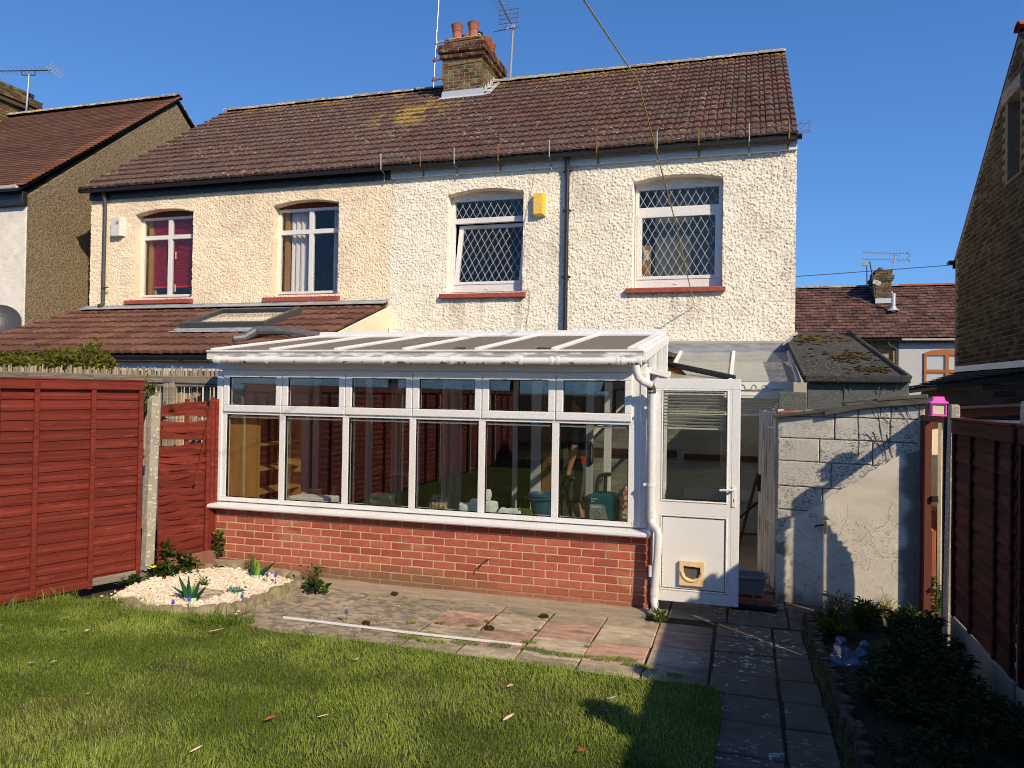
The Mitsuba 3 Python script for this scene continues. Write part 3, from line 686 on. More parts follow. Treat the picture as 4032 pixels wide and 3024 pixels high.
pot(-5.575, 14.27, 1.0); pot(-5.23, 14.27, 1.0); pot(-5.50, 14.66, .85); pot(-5.14, 14.78, .75, 'terracotta_red'); pot(-5.16, 15.12, .85, 'terracotta_red')
put(ck + '__cowl', lathe([(.085, 0), (.085, .12), (.105, .125), (.105, .15), (.085, .16), (.105, .19), (.105, .21), (.085, .22), (.10, .25), (.03, .27)], 16, (-5.22, 14.52, 8.90)), 'dark_plastic')
m = plate([(-5.83, 0), (-4.93, 0), (-4.95, .16), (-5.80, .16)], (0, 14.093, 7.70), (1, 0, 0), (0, 0, 1), .006)
put(ck + '__flashing', cat(m, plate([(-5.86, 0), (-4.90, 0), (-4.92, .12), (-5.84, .12)], (0, 14.0, 7.675), (1, 0, 0), (0, SD[0], SD[1]), .006)), 'lead_bright')
st = []
for i in range(5):
    y0 = 14.08 + i * .165; z0 = 7.70 + i * .118
    st.append(plate([(y0, z0 - .08), (y0 + .19, z0 + .04), (y0 + .16, z0 + .16), (y0 + .05, z0 + .19), (y0 + .0, z0 + .10)], (-4.974, 0, 0), (0, 1, 0), (0, 0, 1), .004))
st.append(plate([(0, 0), (.95, 0), (.95, .15), (0, .18)], (-4.975, 14.06, 7.705), (0, SD[0], SD[1]), (1, 0, .1), .006))
put(ck + '__flashing', cat(st), 'lead_bright')
put(ck + '__strap', cat(beam((-5.80, 14.092, 8.845), (-5.0, 14.092, 8.875), .006, .022), beam((-5.80, 14.092, 8.36), (-4.98, 14.092, 8.40), .006, .018), beam((-4.978, 14.09, 8.40), (-4.978, 15.0, 8.40), .006, .018), beam((-5.795, 14.09, 8.05), (-5.795, 14.09, 8.45), .03, .006, up=(0, 1, 0))), 'rusty')

ms = thing('mast_pole', 'tall thin steel mast clamped to the left side of the chimney stack', 'mast')
put(ms + '__pole', tube([[-5.977, 14.06, 7.95], [-5.93, 14.06, 9.0], [-5.88, 14.06, 10.0], [-5.85, 14.06, 10.6]], .016, 8), 'steel', smooth=True)
for z, x, b in ((8.85, -5.925, 'steel'), (8.50, -5.95, 'rusty'), (8.11, -5.97, 'rusty')):
    put(ms + '__bracket', cat(beam((x - .06, 14.07, z - .01), (-5.78, 14.09, z + .02), .03, .03), tube([[x, 14.05, z - .04], [x + .003, 14.05, z + .04]], .024, 8)), b)

def yagi(key, base, tip, n, el, boom=.008, r=.0028, updir=(0, 0, 1), xel=False):
    base, tip = np.array(base, float), np.array(tip, float); d = (tip - base) / np.linalg.norm(tip - base)
    s = np.cross(d, updir); s /= np.linalg.norm(s); u = np.cross(s, d); out = [tube([base, tip], boom, 6)]; E = []
    for i in range(n):
        p = base + (tip - base) * (i + .7) / n; L = el * (1 - .25 * i / n)
        for q in ([s + .55 * u, s - .55 * u] if xel else [s]):
            q = q / np.linalg.norm(q)
            E.append(tube([p - q * L / 2, p, p + q * L / 2] if not xel else [p - q * L / 2, p + d * .03, p + q * L / 2], r, 4))
    put(key + '__boom', out[0], 'charcoal_metal'); put(key + '__elements', cat(E), 'steel')
ta = thing('tv_aerial', 'aerial with bristling crossed elements on a pole right of the chimney stack', 'aerial')
put(ta + '__pole', tube([[-4.69, 15.0, 8.10], [-4.635, 15.0, 9.44]], .020, 8), 'dull_bracket', smooth=True)
yagi(ta, (-4.65, 14.98, 9.46), (-5.06, 14.55, 10.30), 16, .36, xel=True, r=.007, boom=.012)
def grid(c, ex, ey, w, h, n, r=.0055):
    c, ex, ey = map(lambda a: np.array(a, float), (c, ex, ey)); o = []
    for i in range(n): o.append(tube([c + ey * h * (i / (n - 1) - .5) - ex * w / 2, c + ey * h * (i / (n - 1) - .5) + ex * w / 2], r, 4))
    for s in (-1, 1): o.append(tube([c + ex * s * w * .46 - ey * h / 2, c + ex * s * w * .46 + ey * h / 2], r * 1.3, 4))
    return cat(o)
put(ta + '__reflector', grid((-4.78, 15.15, 9.74), (1, 0, 0), (-.02, .1, 1), .44, .30, 4), 'charcoal_metal')
put(ta + '__reflector', grid((-4.80, 15.1, 9.45), (1, 0, .05), (.10, .75, .42), .46, .40, 4), 'charcoal_metal')
put(ta + '__clamp', cat(box(-4.67, -4.60, 14.96, 15.04, 9.40, 9.47), beam((-4.70, 14.97, 9.50), (-4.75, 14.95, 9.34), .02, .02)), 'steel')

# ------------------------------------------------ alarm boxes
ab = thing('alarm_box', 'yellow burglar alarm box with grey lettering beside the left leaded window', 'alarm box')
put(ab + '__backplate', box(-3.045, -2.862, 11.055, 11.10, 4.545, 4.905, .01), 'offwhite_plastic')
hullm = lambda pts: trimesh.convex.convex_hull(np.array(pts, float))
put(ab + '__cover', hullm([(x, y, z) for x0, x1, y in ((-3.035, -2.900, 10.985), (-3.045, -2.862, 11.06)) for x in (x0, x1) for z in ((4.583, 4.888) if y < 11 else (4.553, 4.90))]), 'yellow_plastic')
for txt, z, h, x, rot in (('SECURITY', 4.800, .020, -3.024, 27), ('BY', 4.772, .017, -2.985, 0), ('TORBAY', 4.735, .017, -3.026, 0), ('ALARMS', 4.706, .019, -3.022, 0), ('(01708)', 4.662, .022, -3.018, 0), ('872000', 4.624, .022, -3.018, 0)):
    if txt == 'TORBAY': txt = 'DIRECT'
    t = meshkit.text_mesh(txt, h, .0015); v = t.vertices; wd = v[:, 0].max(); v = v * [min(1, (.118 if rot == 0 else .128) / wd), 1, 1]
    a = math.radians(rot); v = np.stack([v[:, 0] * math.cos(a) - v[:, 1] * math.sin(a), v[:, 0] * math.sin(a) + v[:, 1] * math.cos(a), v[:, 2]], 1)
    t.vertices = np.stack([x + v[:, 0], 10.985 - v[:, 2], z + v[:, 1]], 1)
    put(ab + '__lettering', t, 'grey_print')
tb = thing('bell_box', 'small off-white alarm box on the cream wall beside the red blind window', 'alarm box')
put(tb + '__cover', hullm([(x, y, z) for x0, x1, y in ((-10.83, -10.64, 10.985), (-10.84, -10.585, 11.09)) for x in (x0, x1) for z in (4.60, 4.92)]), 'offwhite_plastic')
put(tb + '__vent', cat([box(-10.72, -10.655, 10.981, 10.988, z, z + .007, .001) for z in (4.85, 4.833, 4.816, 4.799)]), 'dark_plastic')

# ------------------------------------------------ loose wires
tag(put('overhead_cable', tube([[-.687, 11.06, 3.18], [-.70, 10.2, 3.36], [-.74, 8.5, 3.80], [-.86, 6.2, 4.46], [-1.20, 3.6, 5.40 - .9], [-1.5, 2.2, 4.93]], .0065, 6), 'cable_olive', smooth=True), 'olive green cable running down from above to a hook on the pale wall', 'cable')
tag(put('wall_wire', cat(tube([[-3.02, 10.96, 5.30], [-3.06, 11.03, 5.08], [-3.10, 11.06, 4.88], [-3.17, 11.065, 4.60], [-3.20, 11.07, 4.40]], .0035, 4), tube([[-3.20, 11.07, 3.46], [-3.13, 11.065, 3.45], [-3.09, 11.065, 3.40], [-3.10, 11.065, 3.2], [-3.14, 11.065, 2.9], [-3.15, 11.065, 2.6]], .0035, 4)), 'cable_dark'), 'thin dark wire hanging down the pale wall between window and yellow box', 'wire')
rw = [[-4.66, 14.9 - .35 * 0, 8.30]]
for s, x in ((4.3, -4.55), (3.4, -4.43), (2.4, -4.32), (1.2, -4.28), (.5, -4.10), (.15, -4.15)): rw.append([x + .4, E0[0] + s * SD[0], E0[1] + s * SD[1] + .055])
tag(put('aerial_lead', tube(rw, .004, 4), 'cable_dark'), 'thin aerial lead lying down the brown tiles to the gutter', 'wire')
# ---------------------------------------------------------------- neighbour's rear extension
X = thing('rear_extension', 'single storey extension with brown-red tiled lean-to roof and a skylight', 'extension')
EX0, EX1 = np.array([8.33, 2.365]), np.array([11.06, 3.285]); EL = float(np.linalg.norm(EX1 - EX0)); ED = (EX1 - EX0) / EL
xr = put(X + '__roof', slab_roof(-11.4, XP - .06, EX0, EX1, .06, -.03), 'black')
PV = lambda x, s: (-8.03 < x < -6.56) and (1.20 < s < 2.20)
tile_field(xr, -11.45, 19, .316, EX0, ED, 8, EL / 8, 'extension_tile', skip=PV)
put(X + '__flashing', cat(beam((-11.40, 11.03, 3.31), (XP + .0, 11.03, 3.31), .012, .10, up=(0, 0, 1)), plate([(-11.4, -.22), (XP + .02, -.22), (XP + .02, 0), (-11.4, 0)], (0, 11.05, 3.345), (1, 0, 0), (0, ED[0], ED[1]), .006)), 'lead')
put(X + '__gable_wall', plate([(8.9, 0), (11.1, 0), (11.1, 3.24), (8.9, 2.50)], (XP - .02, 0, 0), (0, 1, 0), (0, 0, 1), -.2), 'cream_wall')
put(X + '__rear_wall', box(-11.3, XP - .25, 8.55, 8.75, 0, 2.30, .002), 'cream_wall')
put(X + '__fascia', box(-11.4, XP - .1, 8.40, 8.425, 2.135, 2.315), 'upvc')
put(X + '__soffit', box(-11.4, XP - .1, 8.43, 8.56, 2.14, 2.155), 'upvc')
gutter(X, -11.45, XP - .08, 8.315, 2.315, .055, 'dark_plastic', 1.05)
sk = put(X + '__skylight', None or cat([beam((a, EX0[0] + s0 * ED[0], EX0[1] + s0 * ED[1] + .075), (b, EX0[0] + s1 * ED[0], EX0[1] + s1 * ED[1] + .075), .075, .11, .008, up=(0, -ED[1], ED[0])) for a, s0, b, s1 in ((-8.0, 1.24, -6.58, 1.24), (-8.0, 2.17, -6.58, 2.17), (-7.985, 1.2, -7.985, 2.2), (-6.595, 1.2, -6.595, 2.2))]), 'charcoal_metal', label='skylight with dark grey frame')
P = lambda x, s, h: [x, EX0[0] + s * ED[0] - h * ED[1], EX0[1] + s * ED[1] + h * ED[0]]
put(sk + '__pane', quadgrid(np.array([[P(-7.96, 1.26, .09), P(-6.62, 1.26, .09)], [P(-7.96, 2.15, .09), P(-6.62, 2.15, .09)]])), 'glass')
put(sk + '__blind', quadgrid(np.array([[P(-7.96, 1.26, .03), P(-6.62, 1.26, .03)], [P(-7.96, 2.0, .03), P(-6.62, 2.0, .03)]])), 'blind_white')
put(sk + '__apron', quadgrid(np.array([[P(-8.08, 1.02, .035), P(-6.50, 1.02, .035)], [P(-8.08, 1.22, .045), P(-6.50, 1.22, .045)]])), 'lead')
put(X + '__lead_roll', tube([[-6.55, 8.75, 2.58], [-6.45, 8.85, 2.60], [-6.35, 8.98, 2.70], [-6.05, 9.05, 2.71], [-5.75, 9.12, 2.68], [-5.45, 9.15, 2.63]], [.05, .055, .07, .065, .06, .05], 10), 'lead_dark')
sd = thing('satellite_dish', 'grey satellite dish on the white wall at the far left', 'satellite dish')
a = np.linspace(0, 1, 6)
put(sd + '__dish', lathe([(r * .33, .10 * r * r) for r in a], 24), 'charcoal_metal')
scene[sd + '__dish']['to_world'] = T().translate([-12.5, 10.30, 2.98]).rotate([0, 0, 1], 40).rotate([1, 0, 0], 70)
put(sd + '__arm', tube([[-12.5, 10.33, 2.96], [-12.6, 10.6, 2.96]], .02, 6), 'charcoal_metal')

# ---------------------------------------------------------------- house further left
L = thing('pebbledash_house', 'house with brown pebbledash gable and red plain tile roof at the left edge', 'house')
XG = -12.30
put(L + '__gable_wall', plate([(10.6, 0), (17.9, 0), (17.9, 5.30), (14.26, 8.30), (10.6, 5.30)], (XG, 0, 0), (0, 1, 0), (0, 0, 1), -.22), 'pebbledash')
put(L + '__rear_wall', box(-22, XG - .01, 10.58, 10.80, 0, 5.12, .004), 'roughcast_white')
put(L + '__fascia', box(-22, XG + .02, 10.48, 10.575, 5.12, 5.36), 'dark_plastic')
g = put(L + '__gutter', half_gutter(-22, XG + .02, 10.40, 5.43, .065), 'offwhite_plastic', smooth=40)
put(g + '__union', half_gutter(XG - .62, XG - .50, 10.40, 5.43, .074), 'offwhite_plastic')
A0, A1 = np.array([10.36, 5.40]), np.array([14.26, 8.42]); AL = np.linalg.norm(A1 - A0); AD = (A1 - A0) / AL
lr = put(L + '__roof', cat(slab_roof(-22, XG + .06, A0, A1, .05, -.02), slab_roof(-22, XG + .06, np.array([18.16, 5.4]), A1, .05, -.02)), 'black')
its = []
for i in range(44):
    s = i * AL / 44
    for x0 in np.arange(-22, XG - .1, 1.62):
        x1 = min(x0 + 1.62, XG + .05)
        m = beam((x0, A0[0] + (s + .07) * AD[0], A0[1] + (s + .07) * AD[1] + .012), (x1, A0[0] + (s + .07) * AD[0], A0[1] + (s + .07) * AD[1] + .012), .155, .016, .003, up=(0, -math.sin(math.atan2(AD[1], AD[0]) - .11), math.cos(math.atan2(AD[1], AD[0]) - .11)))
        its.append((m, rng.random(), rng.random()))
mm = cat([t[0] for t in its]); put(lr + '__tile_courses', mm, 'plain_tile', uv=np.vstack([uvof(*t) for t in its]), kind='stuff')
for i in range(44):
    s = (i + .3) * AL / 44
    m = beam((XG - .10, A0[0] + (s + .05) * AD[0], A0[1] + (s + .05) * AD[1] + .020), (XG + .11, A0[0] + (s + .05) * AD[0], A0[1] + (s + .05) * AD[1] + .020), .15, .022, .003, up=(0, -math.sin(math.atan2(AD[1], AD[0]) - .16), math.cos(math.atan2(AD[1], AD[0]) - .16)))
    put(lr + '__verge_tile', m, 'verge_orange', uv=uvof(m, rng.random(), rng.random()))
for i in range(20):
    m = ridge_tile(.45); m.vertices += [XG + .08 - .45 * (i + 1), 14.26, 8.44]
    put(lr + '__ridge_tile', m, 'ridge_clay', uv=uvof(m, rng.random(), rng.random()))
its = []
for i in range(22):
    y = 14.5 + i * .16; m = beam((XG - .05, y, 8.40 - (y - 14.26) * .774), (XG + .07, y, 8.40 - (y - 14.26) * .774), .15, .02, .003, up=(0, .60, .80)); put(lr + '__verge_tile', m, 'ridge_clay', uv=uvof(m, rng.random(), .5))
CK = L + '__chimney'
put(CK, cat(box(-18.1, -17.12, 13.75, 14.85, 7.6, 9.20, .01), box(-18.2, -17.02, 13.66, 14.94, 8.72, 8.84, .01), box(-18.24, -16.98, 13.62, 14.98, 8.84, 9.02, .02)), 'mortar_dark')
pieces(CK, 'brick', ring(-18.11, -17.11, 13.74, 14.86, 7.9, 8.70) + ring(-18.25, -16.97, 13.61, 14.99, 8.83, 9.02) + ring(-18.11, -17.11, 13.74, 14.86, 9.02, 9.20), 'brick_stock')
put(CK + '__pot', lathe(POT, 16, (-17.95, 13.95, 9.2)), 'terracotta_red', smooth=50)
put(CK + '__cowl', lathe([(.08, 0), (.08, .05), (.095, .06), (.095, .20), (.05, .22), (.0, .22)], 14, (-17.55, 14.2, 9.2)), 'steel', smooth=40)
ya = thing('roof_aerial', 'long yagi aerial on a bent pole beside the chimney at the far left', 'aerial')
put(ya + '__pole', tube([[-17.0, 14.4, 8.42], [-16.82, 14.4, 8.62], [-16.81, 14.4, 8.8], [-16.77, 14.4, 9.49]], .022, 8), 'steel', smooth=True)
put(ya + '__bracket', tube([[-17.0, 14.4, 9.61], [-17.0, 14.4, 9.50], [-16.58, 14.4, 9.45], [-16.58, 14.4, 9.57]], .014, 6), 'charcoal_metal')
yagi(ya, (-16.10, 14.4, 9.52), (-18.6, 14.4, 9.76), 17, .30, updir=(0, .6, 1), r=.006, boom=.013)
put(ya + '__reflector', grid((-15.97, 14.42, 9.50), (0, .7, .7), (.5, .6, -.6), .30, .32, 6, .007), 'steel')

# ---------------------------------------------------------------- yellow-grey brick building on the right
R = thing('brick_building', 'tall shaded brick gable building at the right edge', 'building')
XB = 3.42
keep = lambda y, z, w: True
GP = [(8.3, 0), (14.75, 0), (14.75, 4.36), (11.62, 6.75), (8.3, 4.30)]
gpoly = Polygon(GP).buffer(-.02)
win = sbox(11.55, 4.93, 12.05, 6.02)
wallp = Polygon(GP).difference(win)
put(R + '__gable_wall', plate(wallp, (XB + .006, 0, 0), (0, 1, 0), (0, 0, 1), .25), 'mortar_mid')
kp = lambda a, z, w: gpoly.contains(sbox(14.75 - a - w / 2, z - .03, 14.75 - a + w / 2, z + .03)) and not win.buffer(.01).intersects(sbox(14.75 - a - w / 2, z - .03, 14.75 - a + w / 2, z + .03)) and (14.75 - a) > 10.6 and z > 2.0
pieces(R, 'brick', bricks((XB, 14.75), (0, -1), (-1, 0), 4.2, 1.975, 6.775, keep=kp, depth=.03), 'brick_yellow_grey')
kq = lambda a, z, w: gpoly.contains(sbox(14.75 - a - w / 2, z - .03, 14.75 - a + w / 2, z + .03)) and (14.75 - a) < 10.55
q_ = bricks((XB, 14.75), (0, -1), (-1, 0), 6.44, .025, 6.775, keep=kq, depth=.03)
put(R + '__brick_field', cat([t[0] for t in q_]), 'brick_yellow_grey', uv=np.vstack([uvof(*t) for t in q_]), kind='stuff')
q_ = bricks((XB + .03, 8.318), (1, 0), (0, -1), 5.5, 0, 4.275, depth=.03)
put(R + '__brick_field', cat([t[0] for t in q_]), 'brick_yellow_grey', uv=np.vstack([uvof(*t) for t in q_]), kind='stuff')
put(R + '__lintel', box(XB - .03, XB + .2, 11.45, 12.2, 6.02, 6.20), 'concrete_board')
wn = new(R + '__window')
put(wn + '__frame', frame_rect(11.56, 12.04, 4.94, 6.01, 0, .06, .05), 'white_paint'); v = scene[wn + '__frame']
scene[wn + '__frame'] = mikit.ply(trimesh.Trimesh(np.stack([XB + .16 + (lambda m: m.vertices[:, 1])(mm := frame_rect(11.56, 12.04, 4.94, 6.01, 0, .06, .05)), mm.vertices[:, 0], mm.vertices[:, 2]], 1), mm.faces[:, ::-1], process=False), 'mat_white_paint')
put(wn + '__pane', quadgrid(np.array([[[XB + .2, 11.58, 4.96], [XB + .2, 12.02, 4.96]], [[XB + .2, 11.58, 6.0], [XB + .2, 12.02, 6.0]]])), 'black')
rr = put(R + '__roof', cat(slab_roof(XB + .01, 9, np.array([14.95, 4.25]), np.array([11.62, 6.84]), .06, 0), slab_roof(XB + .01, 9, np.array([8.1, 4.2]), np.array([11.62, 6.84]), .06, -.02)), 'dark_slate')
for i in range(6):
    m = ridge_tile(.45); m.vertices += [XB - .02 + .45 * i, 11.62, 6.86]; put(rr + '__ridge_tile', m, 'terracotta_red')
put(R + '__gutter_end', box(XB - .10, XB + .3, 14.76, 14.90, 4.24, 4.31, .02), 'dark_plastic')
put(R + '__front_wall', box(XB + .03, 9, 14.5, 14.74, 0, 4.3, .002), 'mortar_dark')
put(R + '__rear_wall', box(XB + .03, 9, 8.32, 8.55, 0, 4.3, .002), 'mortar_dark')

S = thing('slate_lean_to', 'low brick lean-to with black slate roof against the tall brick building', 'lean-to')
put(S + '__wall', plate([(1.95, 0), (3.40, 0), (3.40, 2.25), (1.95, 2.02)], (0, 9.66, 0), (1, 0, 0), (0, 0, 1), -.2), 'mortar_dark')
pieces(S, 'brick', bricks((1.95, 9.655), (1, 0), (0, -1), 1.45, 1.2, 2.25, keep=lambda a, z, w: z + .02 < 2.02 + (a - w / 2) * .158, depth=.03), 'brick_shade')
sr = put(S + '__roof', beam((1.70, 9.60, 2.000), (3.42, 9.60, 2.265), .03, .06), 'black')
NA, NB, FA, FB = (np.array(q) for q in ((1.72, 9.56, 2.035), (3.40, 9.56, 2.30), (2.66, 14.6, 2.09), (3.40, 14.6, 2.37)))
SQ = lambda a, b: (NA * (1 - a) + NB * a) * (1 - b) + (FA * (1 - a) + FB * a) * b
put(sr + '__boarding', quadgrid(np.array([[SQ(a, b) - [0, 0, .012] for b in np.linspace(0, 1, 6)] for a in np.linspace(0, 1, 6)])), 'black')
for i in range(8):
    for j in range(17):
        a0, b0 = i / 8, (j + (.5 if i % 2 else 0)) / 17.5; q = [SQ(a, b) for a, b in ((a0, b0), (a0 + .15, b0), (a0 + .15, b0 + .055), (a0, b0 + .055))]
        up_ = [.020 + .004 * rng.random(), .004, .004, .020 + .004 * rng.random()]
        V = np.array([p_ + [0, 0, u_] for p_, u_ in zip(q, up_)] + [p_ + [0, 0, u_ - .009] for p_, u_ in zip(q, up_)])
        m = trimesh.Trimesh(V, np.array([(0, 1, 2), (0, 2, 3), (4, 6, 5), (4, 7, 6), (0, 4, 5), (0, 5, 1), (1, 5, 6), (1, 6, 2), (2, 6, 7), (2, 7, 3), (3, 7, 4), (3, 4, 0)]), process=False)
        put(sr + '__slate', m, 'dark_slate', uv=uvof(m, rng.random(), .5))
put(S + '__flashing', beam((XB - .04, 9.6, 2.37), (XB - .04, 14.5, 2.43), .02, .09), 'lead_bright')

# ---------------------------------------------------------------- terrace across the street
B = thing('far_terrace', 'far terraced house with moss-speckled brown tile roof behind the outbuilding', 'house')
BX0, BX1 = -2., 12.
Q0, Q1 = np.array([31.0, 4.15]), np.array([35.0, 6.56]); QL = np.linalg.norm(Q1 - Q0); QD = (Q1 - Q0) / QL
put(B + '__wall', box(BX0, 5.41, 31.3, 31.6, 0, 4.1, .002), 'mortar_pale')
pieces(B, 'brick', bricks((3.2, 31.29), (1, 0), (0, -1), 2.21, 2.2, 4.075, keep=lambda a, z, w: not (.15 < a < 1.0 and z < 3.75)), 'far_brick')
put(B + '__arch', box(3.30, 4.35, 31.26, 31.35, 3.72, 3.98, .01), 'brick_old_red'); put(B + '__doorway', box(3.4, 4.2, 31.27, 31.34, 2.2, 3.72, .01), 'black')
put(B + '__rendered_wall', box(5.42, 12, 31.22, 31.6, 0, 4.05, .002), 'grey_render')
br = put(B + '__roof', cat(slab_roof(BX0, BX1, Q0, Q1, .06, -.03), slab_roof(BX0, BX1, np.array([39., 4.15]), Q1, .06, -.03)), 'black')
its = []; n = 18; h = QL / n
for i in range(n):
    for j in range(int((9.0 - 1.4) / .31)):
        x = 1.4 + j * .31 + (.155 if i % 2 else 0); s = i * h
        m = box(0, .30, 0, h + .06, 0, .022, .006); v = m.vertices; zz = v[:, 2] + .035 * (1 - v[:, 1] / h) + rng.normal(0, .004); yy = s + v[:, 1] + rng.normal(0, .006)
        m.vertices = np.stack([x + v[:, 0], Q0[0] + yy * QD[0] - zz * QD[1], Q0[1] + yy * QD[1] + zz * QD[0]], 1)
        its.append((m, rng.random(), rng.random()))
pieces(br, 'tile', its, 'far_tile')
for i in range(18):
    m = ridge_tile(.44); m.vertices += [1.2 + i * .44, 35.0, 6.60]; put(br + '__ridge_tile', m, 'terracotta_red' if i > 10 else 'ridge_clay', uv=None if i > 10 else uvof(m, rng.random(), .5))
gutter(B, BX0, 5.45, 30.93, 4.10, .07, 'dark_plastic', 2.); put(B + '__gutter', half_gutter(5.47, 12, 30.93, 4.12, .07), 'white_paint')
put(B + '__downpipe', tube([[5.0, 30.95, 4.05], [5.05, 31.0, 3.9], [5.32, 31.15, 3.78], [5.34, 31.15, 1.5]], .05, 8), 'charcoal_metal')
put(B + '__soffit', box(5.45, 12, 31.0, 31.22, 4.0, 4.04), 'gate_wood')
wn = new(B + '__window')
wy = 31.16
put(wn + '__frame', cat(frame_rect(6.25, 7.75, 1.9, 3.62, wy, wy + .08, .09), box(6.94, 7.06, wy, wy + .08, 1.98, 3.55), box(6.32, 6.93, wy, wy + .08, 2.90, 3.02), box(7.07, 7.68, wy, wy + .08, 2.90, 3.02)), 'brown_stain_wood')
put(wn + '__head', plate([(6.25, 3.62), (7.75, 3.62), (7.5, 3.72), (7.0, 3.76), (6.5, 3.72)], (0, wy + .08, 0), (1, 0, 0), (0, 0, 1), .06), 'brown_stain_wood')
for a, b in ((6.34, 6.94), (7.06, 7.66)):
    for c, d in ((1.99, 2.9), (3.02, 3.53)): put(wn + '__pane', pane(a, b, c, d, wy + .05), 'clear_glass')
    put(wn + '__net', curtain(a + .08, b - .04, 1.95, 3.55, wy + .13, 34, .05), 'net_curtain', smooth=True)
put(wn + '__room', box(6.3, 7.7, wy + .22, wy + .30, 1.9, 3.6), 'room_dark')
C = thing('far_chimney', 'brick chimney stack on the ridge of the far terrace', 'chimney')
cx0, cx1, cy0, cy1 = 4.96, 5.54, 33.5, 34.9
put(C + '__core', cat(box(cx0 + .01, cx1 - .01, cy0 + .01, cy1, 5.3, 7.05, .01), box(cx0 - .05, cx1 + .05, cy0 - .05, cy1 + .05, 6.68, 6.74, .01)), 'mortar_dark')
pieces(C, 'brick', ring(cx0, cx1, cy0, cy1, 5.70, 6.62) + ring(cx0 - .05, cx1 + .05, cy0 - .05, cy1 + .05, 6.62, 6.695) + ring(cx0 - .09, cx1 + .09, cy0 - .09, cy1 + .09, 6.695, 6.845) + ring(cx0 - .02, cx1 + .02, cy0 - .02, cy1, 6.845, 7.07), 'brick_stock')
put(C + '__pot', lathe([(.11, 0), (.11, .10), (.08, .11), (.08, .15), (.0, .15)], 12, (5.18, 33.9, 7.06)), 'charcoal_metal')
put(C + '__flashing', cat(box(cx0 - .02, cx1 + .02, cy0 - .07, cy0 - .02, 5.72, 5.92), box(cx1 + .0, cx1 + .05, cy0, 34.6, 5.85, 6.2)), 'lead_bright')
vp = thing('vent_pipe', 'short grey vent pipe in the far terrace roof right of its chimney', 'pipe')
put(vp + '__pipe', tube([[5.49, 32.8, 5.3], [5.49, 32.8, 6.02]], .075, 10), 'lead_bright'); put(vp + '__collar', lathe([(.24, -.05), (.13, .03), (.08, .12)], 14, (5.49, 32.8, 5.40)), 'lead_bright')
fa = thing('far_aerial', 'double yagi aerial on a pole right of the far chimney', 'aerial')
put(fa + '__pole', tube([[5.55, 34.2, 6.75], [5.68, 34.2, 6.95], [5.77, 34.2, 7.80]], .026, 6), 'dull_bracket')
for z0, z1 in ((7.90, 7.80), (7.62, 7.54)):
    put(fa + '__boom', tube([[4.58, 34.2, z0], [6.25, 34.2, z1]], .018, 5), 'steel')
    put(fa + '__elements', cat([tube([[x, 34.2 - .10, z0 + (z1 - z0) * (x - 4.58) / 1.67 - .03], [x, 34.2 + .10, z0 + (z1 - z0) * (x - 4.58) / 1.67 + .07]], .011, 4) for x in np.linspace(4.62, 6.2, 14)]), 'steel')
    put(fa + '__bracket', tube([[5.62, 34.2, z1 + .03], [5.62, 34.2, z1 - .06], [5.92, 34.2, z1 - .07], [5.92, 34.2, z1 + .02]], .014, 5), 'dull_bracket')
    put(fa + '__reflector', grid((6.28, 34.2, z1), (0, .7, .7), (.3, .5, -.6), .22, .22, 5, .012), 'steel')
fb = thing('small_aerial', 'small panel aerial on a thin pole left of the far chimney', 'aerial')
put(fb + '__pole', tube([[4.85, 35., 6.5], [4.83, 35., 7.6]], .024, 6), 'charcoal_metal'); put(fb + '__panel', box(4.66, 4.86, 34.95, 35.03, 7.48, 7.64), 'dull_bracket')
fc = thing('broken_aerial', 'toppled aerial with a white grid leaning on the far chimney', 'aerial')
put(fc + '__pole', tube([[4.71, 33.35, 7.38], [4.80, 33.32, 6.9], [4.90, 33.30, 5.95]], .03, 6), 'charcoal_metal'); put(fc + '__grid', grid((4.96, 33.25, 6.52), (.85, 0, -.35), (.35, 0, .85), .30, .15, 4, .016), 'white_paint')
tag(put('telephone_wire', tube([[-2, 29, 6.05], [3, 29, 6.28], [9, 29, 6.58]], .012, 4), 'cable_dark'), 'telephone wire crossing the sky in front of the far chimney', 'wire')

# ---------------------------------------------------------------- conservatory
K = thing('conservatory', 'white framed lean-to conservatory on a red brick base wall', 'conservatory')
YC = 6.95
bw = put(K + '__base_wall', cat(box(-5.40, -.822, 6.956, 7.16, -.02, .645, .001), box(-1.03, -.816, 7.165, 8.0, -.02, .645, .001), box(-5.40, -5.2, 7.165, 8.8, -.02, .645, .001)), 'mortar_buff')
pieces(bw, 'brick', bricks((-5.40, YC), (1, 0), (0, -1), 4.593, -.028, .650, off=-.06) + bricks((-.810, YC), (0, 1), (1, 0), .22, -.028, .650, off=-.1125), 'brick_red')
s_ = box(-5.43, -.785, 6.845, 7.20, .650, .715, .012); v = s_.vertices; v[:, 2] -= np.where((v[:, 2] > .68) & (v[:, 1] < 6.9), .022, 0)
put(K + '__sill', s_, 'upvc')
F0, F1 = 6.975, 7.045
bx = [-5.318, -4.603, -3.866, -3.127, -2.405, -1.680, -.966]
put(K + '__bottom_rail', box(-5.335, -.965, F0, F1, .717, .762), 'upvc')
put(K + '__corner_post', box(-5.40, -5.337, F0 - .012, F1, .717, 2.10), 'upvc'); put(K + '__corner_post', cat(box(-.963, -.900, F0 + .004, F1, .717, 2.10), box(-.899, -.840, F0 - .012, F1 + .06, .717, 2.12, .008), box(-.862, -.828, F0 + .02, F1 + .06, .717, 2.12, .008)), 'upvc')
put(K + '__transom', box(-5.335, -.965, F0, F1, 1.640, 1.690), 'upvc')
put(K + '__head', box(-5.335, -.965, F0, F1, 2.085, 2.112), 'upvc')
